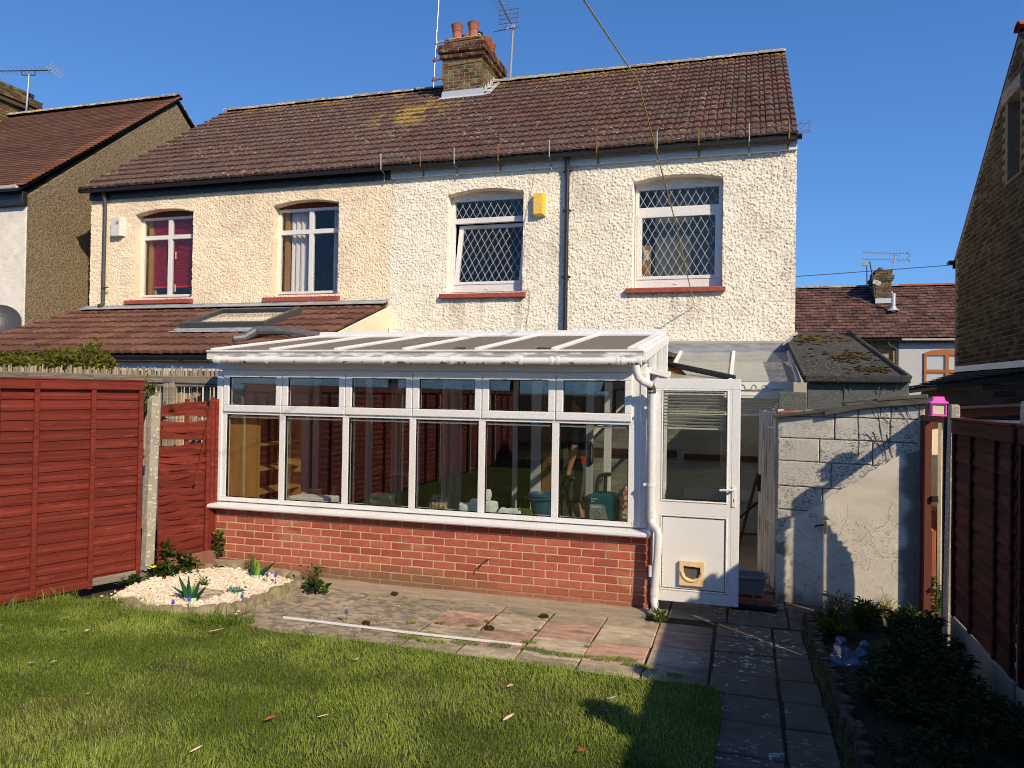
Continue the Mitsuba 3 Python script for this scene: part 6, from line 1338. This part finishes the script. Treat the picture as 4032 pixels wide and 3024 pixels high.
yy = [7.9, 7.35, 6.79, 6.75, 6.39, 6.02, 5.56, 5.17, 4.76, 4.32, 3.88, 3.44, 3.0, 2.55, 2.1, 1.65, 1.2]
for j in range(len(yy) - 1):
    if j == 2: continue
    if j < 2:
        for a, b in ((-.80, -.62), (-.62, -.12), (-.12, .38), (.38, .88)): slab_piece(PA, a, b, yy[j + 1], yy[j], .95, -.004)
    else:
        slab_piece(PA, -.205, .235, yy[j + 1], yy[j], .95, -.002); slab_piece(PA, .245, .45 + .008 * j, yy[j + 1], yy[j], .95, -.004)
for a, b in ((.88, 1.15), (1.15, 1.45)): slab_piece(PA, a, b, 6.98, 7.42, .3, -.006)
for a in (.52, .70): slab_piece(PA, a, a + .18, 7.25, 7.6, .9, -.008)

# ---------------------------------------------------------------- lawn
EDGE = [(-3.9, 5.36), (-3.46, 5.25), (-2.97, 5.29), (-2.49, 5.28), (-2.02, 5.25), (-1.54, 5.25), (-1.13, 5.22), (-.65, 5.19), (-.34, 5.23), (-.17, 5.22), (-.12, 5.05), (-.11, 4.69), (-.13, 4.24), (-.14, 3.6), (-.15, 1.)]
lawn_poly = Polygon([(-6.30, -12), (-6.30, 4.3)] + [(-5.42 + s * ld[0] - .03, 6.95 + s * ld[1]) for s in (-2.69, -1.45)] + [(-5.35, 5.42), (-5.1, 5.44), (-4.82, 5.24), (-4.25, 5.27)] + EDGE + [(-.15, -12)])
struct('lawn', poly(list(lawn_poly.exterior.coords), -.05, .012), 'turf', 'sunlit mown lawn reaching from the red fence to the path')
def blades(n, x0, x1, y0, y1, h0, w0, region, seed, dry=.12, long=0.):
    r = np.random.default_rng(seed); X = r.uniform(x0, x1, n); Y = r.uniform(y0, y1, n)
    import shapely
    k = shapely.contains_xy(region, X, Y); X, Y = X[k], Y[k]; n = len(X)
    f = meshkit.fbm(np.stack([X * 1.6, Y * 1.6, 0 * X], 1), 3, 4); g = meshkit.noise(np.stack([X * 5, Y * 5, 0 * X], 1), 9)
    h = h0 * (.45 + .7 * f + .5 * r.random(n) ** 2 + long * (g > .75)); a = r.uniform(0, 2 * PI, n); lean = r.uniform(.2, 1.25, n) * h
    flow = meshkit.noise(np.stack([X * 2.2, Y * 2.2, 0 * X + 3], 1), 2) * 4 * PI
    dx, dy = lean * (.6 * np.cos(a) + .5 * np.cos(flow)), lean * (.6 * np.sin(a) + .5 * np.sin(flow)); w = w0 * r.uniform(.6, 1.3, n); sx_, sy_ = -np.sin(a) * w / 2, np.cos(a) * w / 2
    z0 = np.full(n, .008)
    V = np.stack([np.stack([X - sx_, Y - sy_, z0], 1), np.stack([X + sx_, Y + sy_, z0], 1), np.stack([X + dx * .35 - sx_ * .8, Y + dy * .35 - sy_ * .8, z0 + h * .6], 1), np.stack([X + dx * .35 + sx_ * .8, Y + dy * .35 + sy_ * .8, z0 + h * .6], 1), np.stack([X + dx, Y + dy, z0 + h * .95], 1)], 1)
    F = np.array([(0, 1, 3), (0, 3, 2), (2, 3, 4)])[None] + (np.arange(n) * 5)[:, None, None]
    t = np.clip(.5 + 2.2 * (f - .5) + 1.0 * (g - .5) + .35 * (r.random(n) - .5), 0, 1)[:, None]; patch = np.clip((meshkit.fbm(np.stack([X * 1.1 + 7, Y * 1.7, 0 * X], 1), 3, 21) - .48) * 5, 0, 1)
    c = np.array([.122, .192, .028]) * (1 - t) + np.array([.29, .375, .074]) * t
    c = c * (1 - .25 * patch[:, None]) + np.array([.27, .25, .09]) * .25 * patch[:, None]
    d = (r.random(n) < dry * (.4 + 1.6 * patch))[:, None]; c = np.where(d, np.array([.36, .32, .17]) * r.uniform(.7, 1.2, (n, 1)), c * r.uniform(.75, 1.25, (n, 1)))
    return trimesh.Trimesh(V.reshape(-1, 3), F.reshape(-1, 3), process=False), np.repeat(c, 5, 0)
fringe = LineString(EDGE).buffer(.07); seamL = LineString([(-5.35, 5.42), (-5.1, 5.42), (-4.82, 5.22), (-4.25, 5.25), (-3.85, 5.36)]).buffer(.09); fenceside = LineString([(-5.42 + s * ld[0] + .05, 6.95 + s * ld[1]) for s in (-2.69, -1.5)]).buffer(.10)
gm = [blades(190000, -6.6, -.08, 2.3, 5.6, .032, .0036, lawn_poly, 1, .05), blades(12000, -6.6, -.08, 1., 5.6, .055, .0042, fringe, 2), blades(14000, -5.5, -3.8, 5., 5.6, .075, .005, seamL, 3, .2), blades(9000, -7, -5.2, 2, 6, .12, .006, fenceside, 4, .15), blades(25000, -6.6, -.1, .2, 2.3, .045, .005, lawn_poly, 5)]
put('grass', cat([g[0] for g in gm]), 'grass_blade', color=np.vstack([g[1] for g in gm])); labels['grass'] = {'label': 'short grass blades of the lawn with longer tufts at its edges', 'kind': 'stuff'}
tuft = [(-2.45, 5.50, .10), (-2.32, 5.62, .10), (-2.25, 5.47, .12), (-2.0, 5.52, .12), (-1.75, 5.56, .10), (-1.55, 5.70, .06), (-1.47, 5.55, .10), (-1.3, 5.51, .12), (-1.15, 5.52, .10), (-.95, 5.53, .14), (-.80, 5.56, .10), (-.72, 5.47, .10), (-.62, 5.42, .07), (-2.6, 5.85, .05), (-2.38, 5.93, .05), (-2.1, 5.95, .05), (-.42, 5.36, .07), (-1.11, 5.75, .03), (-1.57, 6.0, .03), (-2.02, 6.1, .03)]
gt = [blades(int(330 * r_ / .1), x - r_, x + r_, y - r_ * .35, y + r_ * .35, .016, .004, affinity.scale(Point(x, y).buffer(r_), 1, .35), 30 + i, .2) for i, (x, y, r_) in enumerate(tuft)]
put('patio_weeds', cat([g[0] for g in gt]), 'grass_blade', color=np.vstack([g[1] for g in gt])); labels['patio_weeds'] = {'label': 'creeping grass growing in the joints of the patio slabs', 'kind': 'stuff'}

# fallen leaves
def dry_leaf(x, y, L, w, rot, curl, col):
    V, F = leaf(L, w, .25, -curl, 5); V = V - [L / 2, 0, 0]; V[:, 2] += curl * L * .1; a = math.radians(rot)
    V = np.stack([x + V[:, 0] * math.cos(a) - V[:, 1] * math.sin(a), y + V[:, 0] * math.sin(a) + V[:, 1] * math.cos(a), .045 + np.abs(V[:, 2])], 1)
    if x > -.12 or y > 5.4: V[:, 2] -= .04
    return trimesh.Trimesh(V, F, process=False), np.tile(col, (len(V), 1))
BE, BR, RD = (.66, .52, .36), (.50, .36, .20), (.30, .11, .06)
for (x, y, L_, w_, r_, c_), lab in zip(((-3.85, 5.01, .17, .035, 10, BE), (-4.44, 4.1, .06, .03, 30, BE), (-4.95, 4.65, .10, .03, -10, BE), (-4.55, 4.03, .11, .03, -5, (.45, .47, .42)), (-2.55, 4.81, .055, .05, 0, (.55, .50, .45)), (-2.54, 3.79, .085, .05, 35, RD), (-2.28, 3.92, .09, .022, 20, BE), (-2.68, 3.35, .09, .025, 60, BE), (-4.78, 4.71, .05, .03, 50, (.7, .68, .66)), (-1.27, 4.24, .11, .035, 55, BE), (-1.40, 4.70, .06, .055, 20, (.55, .36, .25)), (-3.79, 3.75, .05, .02, 0, BE), (-.76, 4.72, .09, .016, 25, BE), (-.09, 5.29, .07, .012, 60, (.5, .5, .46)), (-.03, 5.45, .08, .014, -70, (.5, .5, .46)), (.02, 5.40, .09, .014, -40, (.5, .5, .46)), (-.79, 3.98, .06, .04, 10, RD), (-5.2, 4.9, .10, .02, 25, BE), (-5.5, 4.6, .08, .018, -20, BE)),
        ('largest curled pale leaf on the lawn below the gravel bed', 'small pale curled leaf among grass left of centre', 'pale narrow leaf on the grass near the left fence', 'grey-green leaf lying flat on the left of the lawn', 'greyish crumpled leaf in the middle of the lawn', 'reddish brown leaf low in the middle of the lawn', 'thin pale leaf right of the reddish leaf', 'upright pale leaf at the bottom of the lawn', 'tiny white petal on the grass left of the large leaf', 'pale curved leaf on the right half of the lawn', 'brownish pink leaf on the lawn near the patio slabs', 'tiny straw coloured leaf low on the left of the lawn', 'thin curved pale leaf close to the shadow edge', 'narrow grey leaf on the shaded path, nearest the lawn', 'narrow grey leaf on the shaded path, upper of three', 'narrow grey leaf on the shaded path, rightmost of three', 'red-brown leaf at the bottom of the lawn near the shade', 'long straw coloured leaf by the left fence, farther one', 'straw coloured leaf by the left fence, nearer one')):
    m, c = dry_leaf(x, y, L_ * .75, w_ * .8, r_, .25, c_); tag(put('fallen_leaf', m, 'leaf_dry', color=c), lab, 'leaf')

# white plastic strip
tag(put('trim_strip', cat(beam((-3.66, 5.62, .012), (-2.49, 5.595, .014), .022, .016), beam((-2.489, 5.595, .014), (-1.59, 5.615, .012), .022, .016)), 'upvc'), 'long thin white plastic strip lying across the patio slabs', 'strip')
# ---------------------------------------------------------------- gravel bed by the left fence
GB = Polygon([(-5.36, 5.46), (-5.52, 5.95), (-5.58, 6.35), (-5.40, 6.70), (-5.07, 6.86), (-4.6, 6.80), (-4.12, 6.60), (-4.10, 6.0), (-4.12, 5.60), (-4.41, 5.40), (-4.83, 5.33), (-5.08, 5.43)])
struct('gravel_bed', poly(list(GB.exterior.coords), -.03, .030), 'screed', 'low bed of cream gravel in the corner by the red fence')
def pebbles(n, region, r0, r1, z, mat_, key, lab, seed, avoid=None):
    import shapely
    r = np.random.default_rng(seed); a, b, c, d = region.bounds; X, Y = r.uniform(a, c, n), r.uniform(b, d, n); k = shapely.contains_xy(region, X, Y)
    if avoid is not None: k &= ~shapely.contains_xy(avoid, X, Y)
    X, Y = X[k], Y[k]; n = len(X); base = [trimesh.creation.icosphere(1, 1.) for _ in range(6)]
    for i, q in enumerate(base): q.vertices = q.vertices * (1 + .5 * (meshkit.noise(q.vertices * 1.4 + i * 9, i) - .5)[:, None])
    V, F, U, o = [], [], [], 0
    for i in range(n):
        q = base[r.integers(6)]; s = r.uniform(r0, r1) * r.uniform(.65, 1.25, 3) * [1, 1, .75]; a = r.uniform(0, 6.28); v = q.vertices * s
        v = np.stack([v[:, 0] * math.cos(a) - v[:, 1] * math.sin(a) + X[i], v[:, 0] * math.sin(a) + v[:, 1] * math.cos(a) + Y[i], v[:, 2] + z + r.random() * .018], 1)
        V.append(v); F.append(q.faces + o); U.append(np.tile([r.random(), r.random()], (len(v), 1))); o += len(v)
    put(key, trimesh.Trimesh(np.vstack(V), np.vstack(F), process=False), mat_, uv=np.vstack(U)); labels[key] = {'label': lab, 'kind': 'stuff'}
SLB = Polygon([(-4.86, 5.70), (-4.88, 6.03), (-4.50, 6.0), (-4.48, 5.68)])
pebbles(5200, GB.buffer(-.03), .010, .021, .040, 'gravel_cream', 'gravel', 'cream gravel chippings filling the corner bed', 5, SLB.buffer(-.02))
pebbles(160, GB.buffer(.10).difference(GB), .008, .016, .016, 'gravel_cream', 'stray_gravel', 'stray gravel chippings spilled round the bed', 6)
m = poly(list(SLB.exterior.coords), .03, .066); tag(put('stepping_slab', m, 'paving', uv=uvof(m, .2, .8)), 'single flat concrete slab lying in the cream gravel', 'slab')
stl = [(-5.06, 5.44), (-4.97, 5.37), (-4.86, 5.31), (-4.74, 5.29), (-4.62, 5.31), (-4.50, 5.34), (-4.38, 5.39), (-4.27, 5.46), (-4.18, 5.54), (-4.12, 5.64), (-4.10, 5.75), (-4.09, 5.87), (-4.08, 5.99), (-4.08, 6.11), (-4.08, 6.23), (-4.07, 6.35), (-4.07, 6.47), (-4.09, 6.58), (-4.18, 6.68), (-4.30, 6.76), (-4.44, 6.81), (-4.60, 6.84), (-5.06, 6.86), (-5.18, 6.85), (-5.30, 6.78), (-5.42, 6.76), (-5.48, 6.68)]
for i, (x, y) in enumerate(stl):
    m = trimesh.creation.icosphere(2, 1.); big = 1.25 if i < 8 or i in (22, 23) else 1.; m.vertices = m.vertices / np.abs(m.vertices).max(1, keepdims=True) ** .35 * [.070 * big, .058, .062] * rng.uniform(.85, 1.2, 3); jit(m, .018, 14, i)
    nx = stl[min(i + 1, len(stl) - 1)]; a = math.degrees(math.atan2(nx[1] - y, nx[0] - x)); m.vertices = rotz(m, a).vertices + [x, y, .030]
    tag(put('border_stone', m, 'rock', smooth=True, uv=uvof(m, rng.random())), 'rounded border stone edging the cream gravel bed', 'stone', 'border stones edging the gravel bed')
m = hullm([(-5.35, 6.92, 0), (-4.95, 7.0 - .06, 0), (-5.32, 6.85, .12), (-4.93, 6.86, .14), (-5.30, 6.82, 0), (-4.95, 6.83, 0), (-5.2, 6.80, .09)]); tag(put('flat_rock', jit(m.subdivide().subdivide(), .012, 12), 'rock', smooth=40, uv=None), 'flat greenish rock slab leaning at the foot of the brick wall', 'rock')
m = poly([(-4.70, 6.82), (-4.35, 6.80), (-4.33, 6.90), (-4.70, 6.92)], 0, .07); tag(put('flat_rock', jit(m.subdivide().subdivide(), .010, 12), 'rock', uv=None), 'low flat rock behind the farther aloe', 'rock')
tag(put('sleeper_block', jit(cat(ls(box(-.55, -.03, .03, .13, 0, .20, .01).subdivide().subdivide())), .004, 14), 'sleeper'), 'brown timber block along the foot of the damaged fence panel', 'block')
put('patio__edge_kerb', jit(beam((-4.02, 5.72, .005), (-4.0, 6.62, .005), .06, .06, .01).subdivide().subdivide(), .008, 10), 'screed')
tag(put('wall_hook', tube([(-2.30, 6.945, .335), (-2.31, 6.90, .335), (-2.35, 6.89, .30), (-2.385, 6.89, .255), (-2.40, 6.90, .225)], .006, 6), 'cable_dark'), 'dark bent wire sticking out of the brick base wall', 'wire')
def aloe(label, x, y, s, tips, pale):
    k = thing('aloe', label, 'plant'); 
    for i, (tx, tz) in enumerate(tips):
        b = np.array([x + .012 * np.sign(tx), y + rng.normal(0, .012), .055]); t = np.array([x + tx, y + rng.normal(0, .05), .055 + tz]); mid = b * .45 + t * .55 + np.array([tx * .12, 0, .02])
        n = 9; V = []; 
        for j in range(n + 1):
            f = j / n; c = (1 - f) ** 2 * b + 2 * f * (1 - f) * mid + f * f * t; w = .026 * s * (1 - f ** 1.6) * (1 + .08 * math.sin(j * 2.1)) + .001; dv = np.array([1., 0, 0]) if abs(tx) < .08 else np.array([.65, .76, 0]) 
            V.append([c - dv * w, c + np.array([0, -.012 * s * (1 - f), -.004]) , c + dv * w, c + np.array([0, .010 * s * (1 - f), .004])])
        V = np.array(V); V = np.concatenate([V, V[:, :1]], 1); col = np.array([.02, .075, .035]) if not pale[i] else np.array([.16, .30, .045])
        m = quadgrid(V); put(k + '__leaf', m, 'leaf_dry', smooth=True, color=np.tile(col, (len(m.vertices), 1)) * rng.uniform(.8, 1.2))
    return k
def pot_(label, x, y, r, h, z=.035):
    return tag(put('plant_pot', lathe([(r * .75, 0), (r, h * .8), (r * 1.06, h * .82), (r * 1.06, h), (r * .95, h), (r * .93, h * .75), (0, h * .7)], 24, (x, y, z)), 'mint_pot', smooth=40), label, 'pot')
pot_('mint green pot of the nearer aloe', -4.585, 5.62, .052, .062); aloe('spiky dark green aloe in the nearer mint pot', -4.585, 5.62, 1., [(-.165, .13), (-.08, .235), (-.01, .235), (.10, .205), (.17, .155), (.03, .17), (-.04, .15)], [0, 0, 0, 0, 0, 1, 1])
pot_('mint green pot of the farther aloe', -4.58, 6.56, .050, .050); aloe('broad pale green aloe in the farther mint pot by the brick wall', -4.58, 6.56, 1.25, [(-.12, .09), (-.03, .20), (.02, .185), (.05, .14), (.19, .17), (-.06, .13), (.10, .12)], [0, 1, 1, 1, 0, 0, 0])
dh = thing('succulent_dish', 'shallow mint dish of small blue-grey succulents in the gravel', 'planter')
R2 = []
for a_, b_, z_ in ((.07, .028, .035), (.082, .036, .075), (.076, .032, .075), (.07, .03, .06)): R2.append([[-4.41 + a_ * math.cos(t), 5.99 + b_ * math.sin(t), z_] for t in np.linspace(0, 2 * PI, 25)])
put(dh + '__dish', quadgrid(np.array(R2)), 'mint_pot', smooth=40)
n = 130; ps = np.stack([-4.41 + rng.uniform(-.065, .065, n), 5.99 + rng.uniform(-.025, .025, n), np.full(n, .07)], 1); m, c = leaves(ps, rng.normal(0, .6, (n, 3)) + [0, 0, .9], rng.uniform(.03, .055, n), .014, greens(n, (.12, .20, .19), (.30, .42, .40))); put(dh + '__rosettes', m, 'leaf', color=c)
def clump(name, label, cat_, x, y, rx, ry, h, n, L_, w_, ca, cb, z=.02, up=.6):
    k = thing(name, label, cat_); ps = np.stack([rng.normal(x, rx * .5, n), rng.normal(y, ry * .5, n), z + h * rng.random(n) ** 1.3], 1); dr_ = np.stack([(ps[:, 0] - x) / rx, (ps[:, 1] - y) / ry, up + rng.normal(0, .3, n)], 1) + rng.normal(0, .5, (n, 3))
    m, c = leaves(ps, dr_, L_ * rng.uniform(.6, 1.3, n), w_ * rng.uniform(.7, 1.3, n), greens(n, ca, cb)); put(k + '__leaves', m, 'leaf', color=c)
    put(k + '__stem', cat([tube([(x + rng.normal(0, rx * .15), y + rng.normal(0, ry * .15), 0), (x + rng.normal(0, rx * .4), y + rng.normal(0, ry * .4), z + h * .8)], .003, 4) for _ in range(8)]), 'dead_stem'); return k
dk, mg, yg = (.018, .035, .010), (.05, .10, .02), (.14, .19, .04)
k = clump('dandelion', 'dandelion with one yellow flower at the foot of the concrete post', 'plant', -5.50, 6.28, .14, .10, .12, 130, .07, .035, dk, mg)
put(k + '__flower', lathe([(0, -.006), (.02, 0), (.030, .010), (.026, .016), (0, .018)], 16, (-5.47, 6.16, .165)), 'dandelion_yellow'); put(k + '__stalk', tube([(-5.48, 6.2, .02), (-5.47, 6.16, .165)], .003, 5), 'dead_stem')
clump('leafy_weed', 'large dark leafy weed along the foot of the damaged fence panel', 'weed', -5.46, 6.52, .20, .16, .17, 200, .075, .045, dk, mg)
clump('leafy_weed', 'tall sprig of green weed standing in front of the damaged fence panel', 'weed', -5.53, 6.42, .05, .05, .34, 60, .06, .045, dk, mg)
clump('leafy_weed', 'small weed below the large red fence panel at the edge of the gravel', 'weed', -5.60, 6.05, .10, .07, .07, 70, .06, .03, dk, mg)
clump('leafy_weed', 'upright green weed on the timber block against the brick wall', 'weed', -5.30, 6.90, .05, .04, .22, 80, .05, .035, dk, yg, .17)
clump('leafy_weed', 'sprig of weed in the top corner between fence and brick wall', 'weed', -5.50, 6.92, .05, .04, .15, 60, .04, .028, dk, mg, .26)
clump('leafy_weed', 'weed with rosette leaves at the patio corner of the gravel bed', 'weed', -3.93, 6.55, .10, .08, .20, 70, .045, .03, dk, yg); clump('leafy_weed', 'flat round leaved weed on the patio beside the gravel bed', 'weed', -3.84, 6.40, .10, .06, .06, 26, .075, .06, dk, mg)
clump('leafy_weed', 'yellowish weed between the rocks behind the farther aloe', 'weed', -4.75, 6.72, .08, .06, .20, 60, .045, .02, mg, yg); clump('leafy_weed', 'thin weeds sprouting in the middle of the gravel', 'weed', -4.85, 6.12, .07, .05, .12, 36, .04, .02, mg, yg)
clump('leafy_weed', 'small green weed under the spout of the white downpipe', 'weed', -.66, 6.60, .06, .05, .06, 40, .07, .016, mg, yg)
def muscari(label, x, y, h=.14, z=0.):
    k = thing('grape_hyacinth', label, 'flower'); put(k + '__stalk', tube([(x, y, z), (x + .005, y, z + h)], .003, 5), 'sponge_green' if 'mat_sponge_green' in scene else M('sponge_green', (.10, .16, .03), .7, .2))
    put(k + '__flower_head', jit(lathe([(0, 0), (.012, .006), (.014, .02), (.010, .036), (0, .044)], 10, (x + .005, y, z + h - .015)), .003, 160), 'muscari_blue')
muscari('blue grape hyacinth standing alone among the patio slabs left of centre', -3.10, 5.66, .10)
for x, y, l in ((-4.36, 6.40, 'blue grape hyacinth in the gravel right of the farther aloe, left one of two'), (-4.28, 6.42, 'blue grape hyacinth in the gravel right of the farther aloe, right one of two'), (-4.10, 5.66, 'blue grape hyacinth by the border stones at the right front corner'), (-4.46, 5.44, 'blue grape hyacinth in front of the nearer aloe'), (-4.52, 5.32, 'blue grape hyacinth in the long grass below the nearer aloe'), (-4.05, 6.78, 'blue grape hyacinth at the foot of the brick wall')): muscari(l, x, y, .13)
gl = LineString([(-5.0, 5.30), (-4.2, 5.30), (-4.0, 5.6), (-3.98, 6.5)]).buffer(.06)
g_ = blades(900, -5.1, -3.9, 5.2, 6.6, .17, .004, gl, 77, .35); put('border_grass', g_[0], 'grass_blade', color=g_[1]); labels['border_grass'] = {'label': 'thin long grass stalks along the border stones', 'kind': 'stuff'}
for x, y, s, l in ((-3.12, 6.62, .03, 'dark lump of earth on the patio near the brick wall'), (-2.95, 5.72, .03, 'dark lump of moss on the slab beside the blue flower'), (-1.62, 6.40, .035, 'dark lump of moss in the joint below the brick wall'), (-1.95, 5.93, .035, 'dark moss lump at a slab corner in the middle of the patio')):
    m = trimesh.creation.icosphere(2, s); m.vertices = m.vertices * [1.2, 1, .6] + [x, y, .008]; tag(put('moss_lump', jit(m, .012, 50), 'moss_brown'), l, 'moss')

# ---------------------------------------------------------------- shaded flower bed on the right
struct('flower_bed', jit(quadgrid(np.array([[[x, y, .0 + .05 * math.sin((x - .5) / 1.0 * PI)] for y in np.linspace(1.2, 7.05, 60)] for x in np.linspace(.52, 1.53, 16)])), .02, 6), 'soil', 'dark earth bed between the path and the right-hand fence')
y = 7.0; i = 0
while y > 3.2:
    h_ = .07 + .045 * rng.random(); x = .535 + .032 * (7 - y) + rng.normal(0, .006); m = tube([(x, y, -.03), (x + rng.normal(0, .006), y, h_)], .030 + .008 * rng.random(), 10).subdivide()
    tag(put('log_edging', jit(m, .014, 24), 'log_edge'), 'short upright log edging the flower bed along the path', 'edging', 'log edging along the flower bed'); y -= .075; i += 1
for i in range(8):
    x = .62 + i * .12; m = lathe([(.05, 0), (.05, .10), (.03, .13), (0, .135)], 12, (x, 7.04 + .03 * math.sin(i), -.02)); tag(put('log_edging', jit(m, .006, 24), 'log_edge'), 'rounded edging block at the far end of the flower bed', 'edging', 'edging blocks at the far end of the flower bed')
sn = thing('stone_ornament', 'blue-grey stone ornament of two figures at a pool in the flower bed', 'ornament')
bl = lambda c, r: trimesh.creation.icosphere(2, 1.).apply_transform(np.array([[r[0], 0, 0, c[0]], [0, r[1], 0, c[1]], [0, 0, r[2], c[2]], [0, 0, 0, 1]]))
put(sn + '__base', jit(bl((.74, 5.96, .04), (.15, .11, .05)).subdivide(), .016, 26), 'statue_blue'); put(sn + '__figure', jit(cat(bl((.68, 5.97, .11), (.050, .045, .065)), bl((.68, 5.96, .18), (.036, .034, .034)), bl((.72, 5.93, .10), (.03, .03, .045))), .010, 34), 'statue_blue'); put(sn + '__figure', jit(cat(bl((.83, 5.98, .10), (.050, .045, .055)), bl((.835, 5.97, .165), (.034, .032, .032)), bl((.79, 5.95, .09), (.025, .03, .04))), .010, 34), 'statue_blue')
def bush(label, cx, cy, rx, ry, h, ns, nl, L_, w_, ca, cb):
    k = thing('garden_shrub', label, 'shrub'); stm = []
    for _ in range(ns):
        a, r_ = rng.random() * 2 * PI, math.sqrt(rng.random()); x, y_ = cx + rx * r_ * math.cos(a), cy + ry * r_ * math.sin(a); stm.append(((cx + .5 * (x - cx), cy + .5 * (y_ - cy), .02), (x, y_, .05 + h * (1.05 - .6 * r_ * r_) * rng.uniform(.75, 1.1))))
    shrub(k, stm, nl, L_, w_, ca, cb, spread=.9, up=.45)
d1, d2 = (.030, .050, .018), (.075, .115, .042)
bush('largest dark bushy shrub in the middle of the shaded bed', 1.10, 5.46, .32, .34, .34, 70, 22, .075, .022, d1, d2)
bush('broad low shrub against the fence at the far end of the bed', 1.28, 6.35, .26, .36, .26, 46, 20, .07, .02, d1, d2)
bush('dark shrub at the near right of the shaded bed', 1.22, 4.85, .34, .36, .24, 50, 20, .065, .02, d1, d2)
bush('dark leafy shrub filling the bed right behind the log edging', .90, 5.20, .22, .40, .24, 44, 20, .07, .022, d1, d2)
bush('low ground-hugging plant at the bottom of the shaded bed', .95, 4.40, .28, .3, .13, 40, 16, .05, .018, d1, d2)
bush('yellow-green feathery plant at the far left corner of the bed', .70, 6.62, .15, .26, .17, 40, 22, .04, .009, (.07, .10, .015), (.17, .22, .04)); bush('upright spiky tuft at the far end of the bed', .96, 6.80, .10, .08, .22, 16, 14, .09, .018, (.06, .09, .02), (.13, .18, .04))
k = thing('ivy_bush', 'sunlit glossy bush growing beyond the gate opening', 'shrub'); shrub(k, [((1.62, 7.55, 0), (1.57 + rng.normal(0, .05), 7.45 + rng.normal(0, .09), .08 + .3 * rng.random())) for _ in range(36)], 14, .05, .026, (.05, .09, .02), (.17, .24, .06), spread=.9)
clump('wall_weed', 'dry straw coloured weed at the foot of the plaster wall below the tap', 'weed', .82, 7.50, .09, .04, .13, 60, .08, .006, (.25, .20, .10), (.42, .36, .2)); clump('wall_weed', 'dry grass at the foot of the plaster wall near the gate', 'weed', 1.16, 7.38, .16, .05, .09, 110, .09, .006, (.22, .22, .09), (.42, .38, .2)); clump('wall_weed', 'green grass tuft below the far gate post', 'weed', 1.36, 7.22, .12, .08, .09, 120, .09, .007, mg, yg)
gp = sbox(.45, 3.3, 1.5, 5.9)
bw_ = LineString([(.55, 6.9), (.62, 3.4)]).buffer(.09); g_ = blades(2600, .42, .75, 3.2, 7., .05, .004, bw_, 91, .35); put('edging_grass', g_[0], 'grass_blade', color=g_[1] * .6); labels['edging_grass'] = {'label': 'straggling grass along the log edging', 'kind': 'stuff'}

# ---------------------------------------------------------------- behind the viewer, met only as reflections in the glass
SHD = thing('garden_shed', 'dark timber shed at the garden end, seen only as a reflection in the glass', 'shed')
put(SHD + '__wall', box(-3.6, -.6, -9.4, -7.2, 0, 2.0), 'gate_wood'); put(SHD + '__roof', hullm([(-3.8, -9.6, 2.0), (-.4, -9.6, 2.0), (-3.8, -7.0, 2.0), (-.4, -7.0, 2.0), (-3.8, -8.3, 2.7), (-.4, -8.3, 2.7)]), 'felt'); put(SHD + '__window', box(-2.9, -2.0, -7.2, -7.17, 1.0, 1.6), 'black')
def big_tree(label, x, y, h, seed):
    k = thing('tree', label, 'tree'); r = np.random.default_rng(seed); put(k + '__trunk', tube([(x, y, 0), (x + .1, y, h * .3), (x, y + .2, h * .55)], [.25, .19, .12], 8), 'dead_stem'); br = []
    for i in range(60):
        a, f = r.uniform(0, 6.28), r.uniform(.28, .6); b = np.array([x, y, h * f]); d = np.array([math.cos(a), math.sin(a), r.uniform(.4, 1.4)]); d /= np.linalg.norm(d); L_ = h * r.uniform(.25, .45); e = b + d * L_
        br.append(tube([b, b + d * L_ * .5 + r.normal(0, .15, 3), e], [.06, .04, .012], 4))
        for _ in range(14):
            f2 = r.uniform(.3, 1); s_ = b + d * L_ * f2; br.append(tube([s_, s_ + (d + r.normal(0, .8, 3)) * L_ * .25], [.014, .004], 3))
    put(k + '__crown', cat(br), 'dead_stem')
for i, (x, y_, h_) in enumerate(((-9., -16, 11), (-5, -19, 12.5), (-13., -13, 9.5), (-15, -19, 12), (-1.5, -20, 8))): big_tree('bare tree beyond the garden, seen only reflected in the windows, %s one' % ('tallish middle', 'farther big', 'smaller left', 'far left', 'rightmost')[i], x, y_, h_, 50 + i)
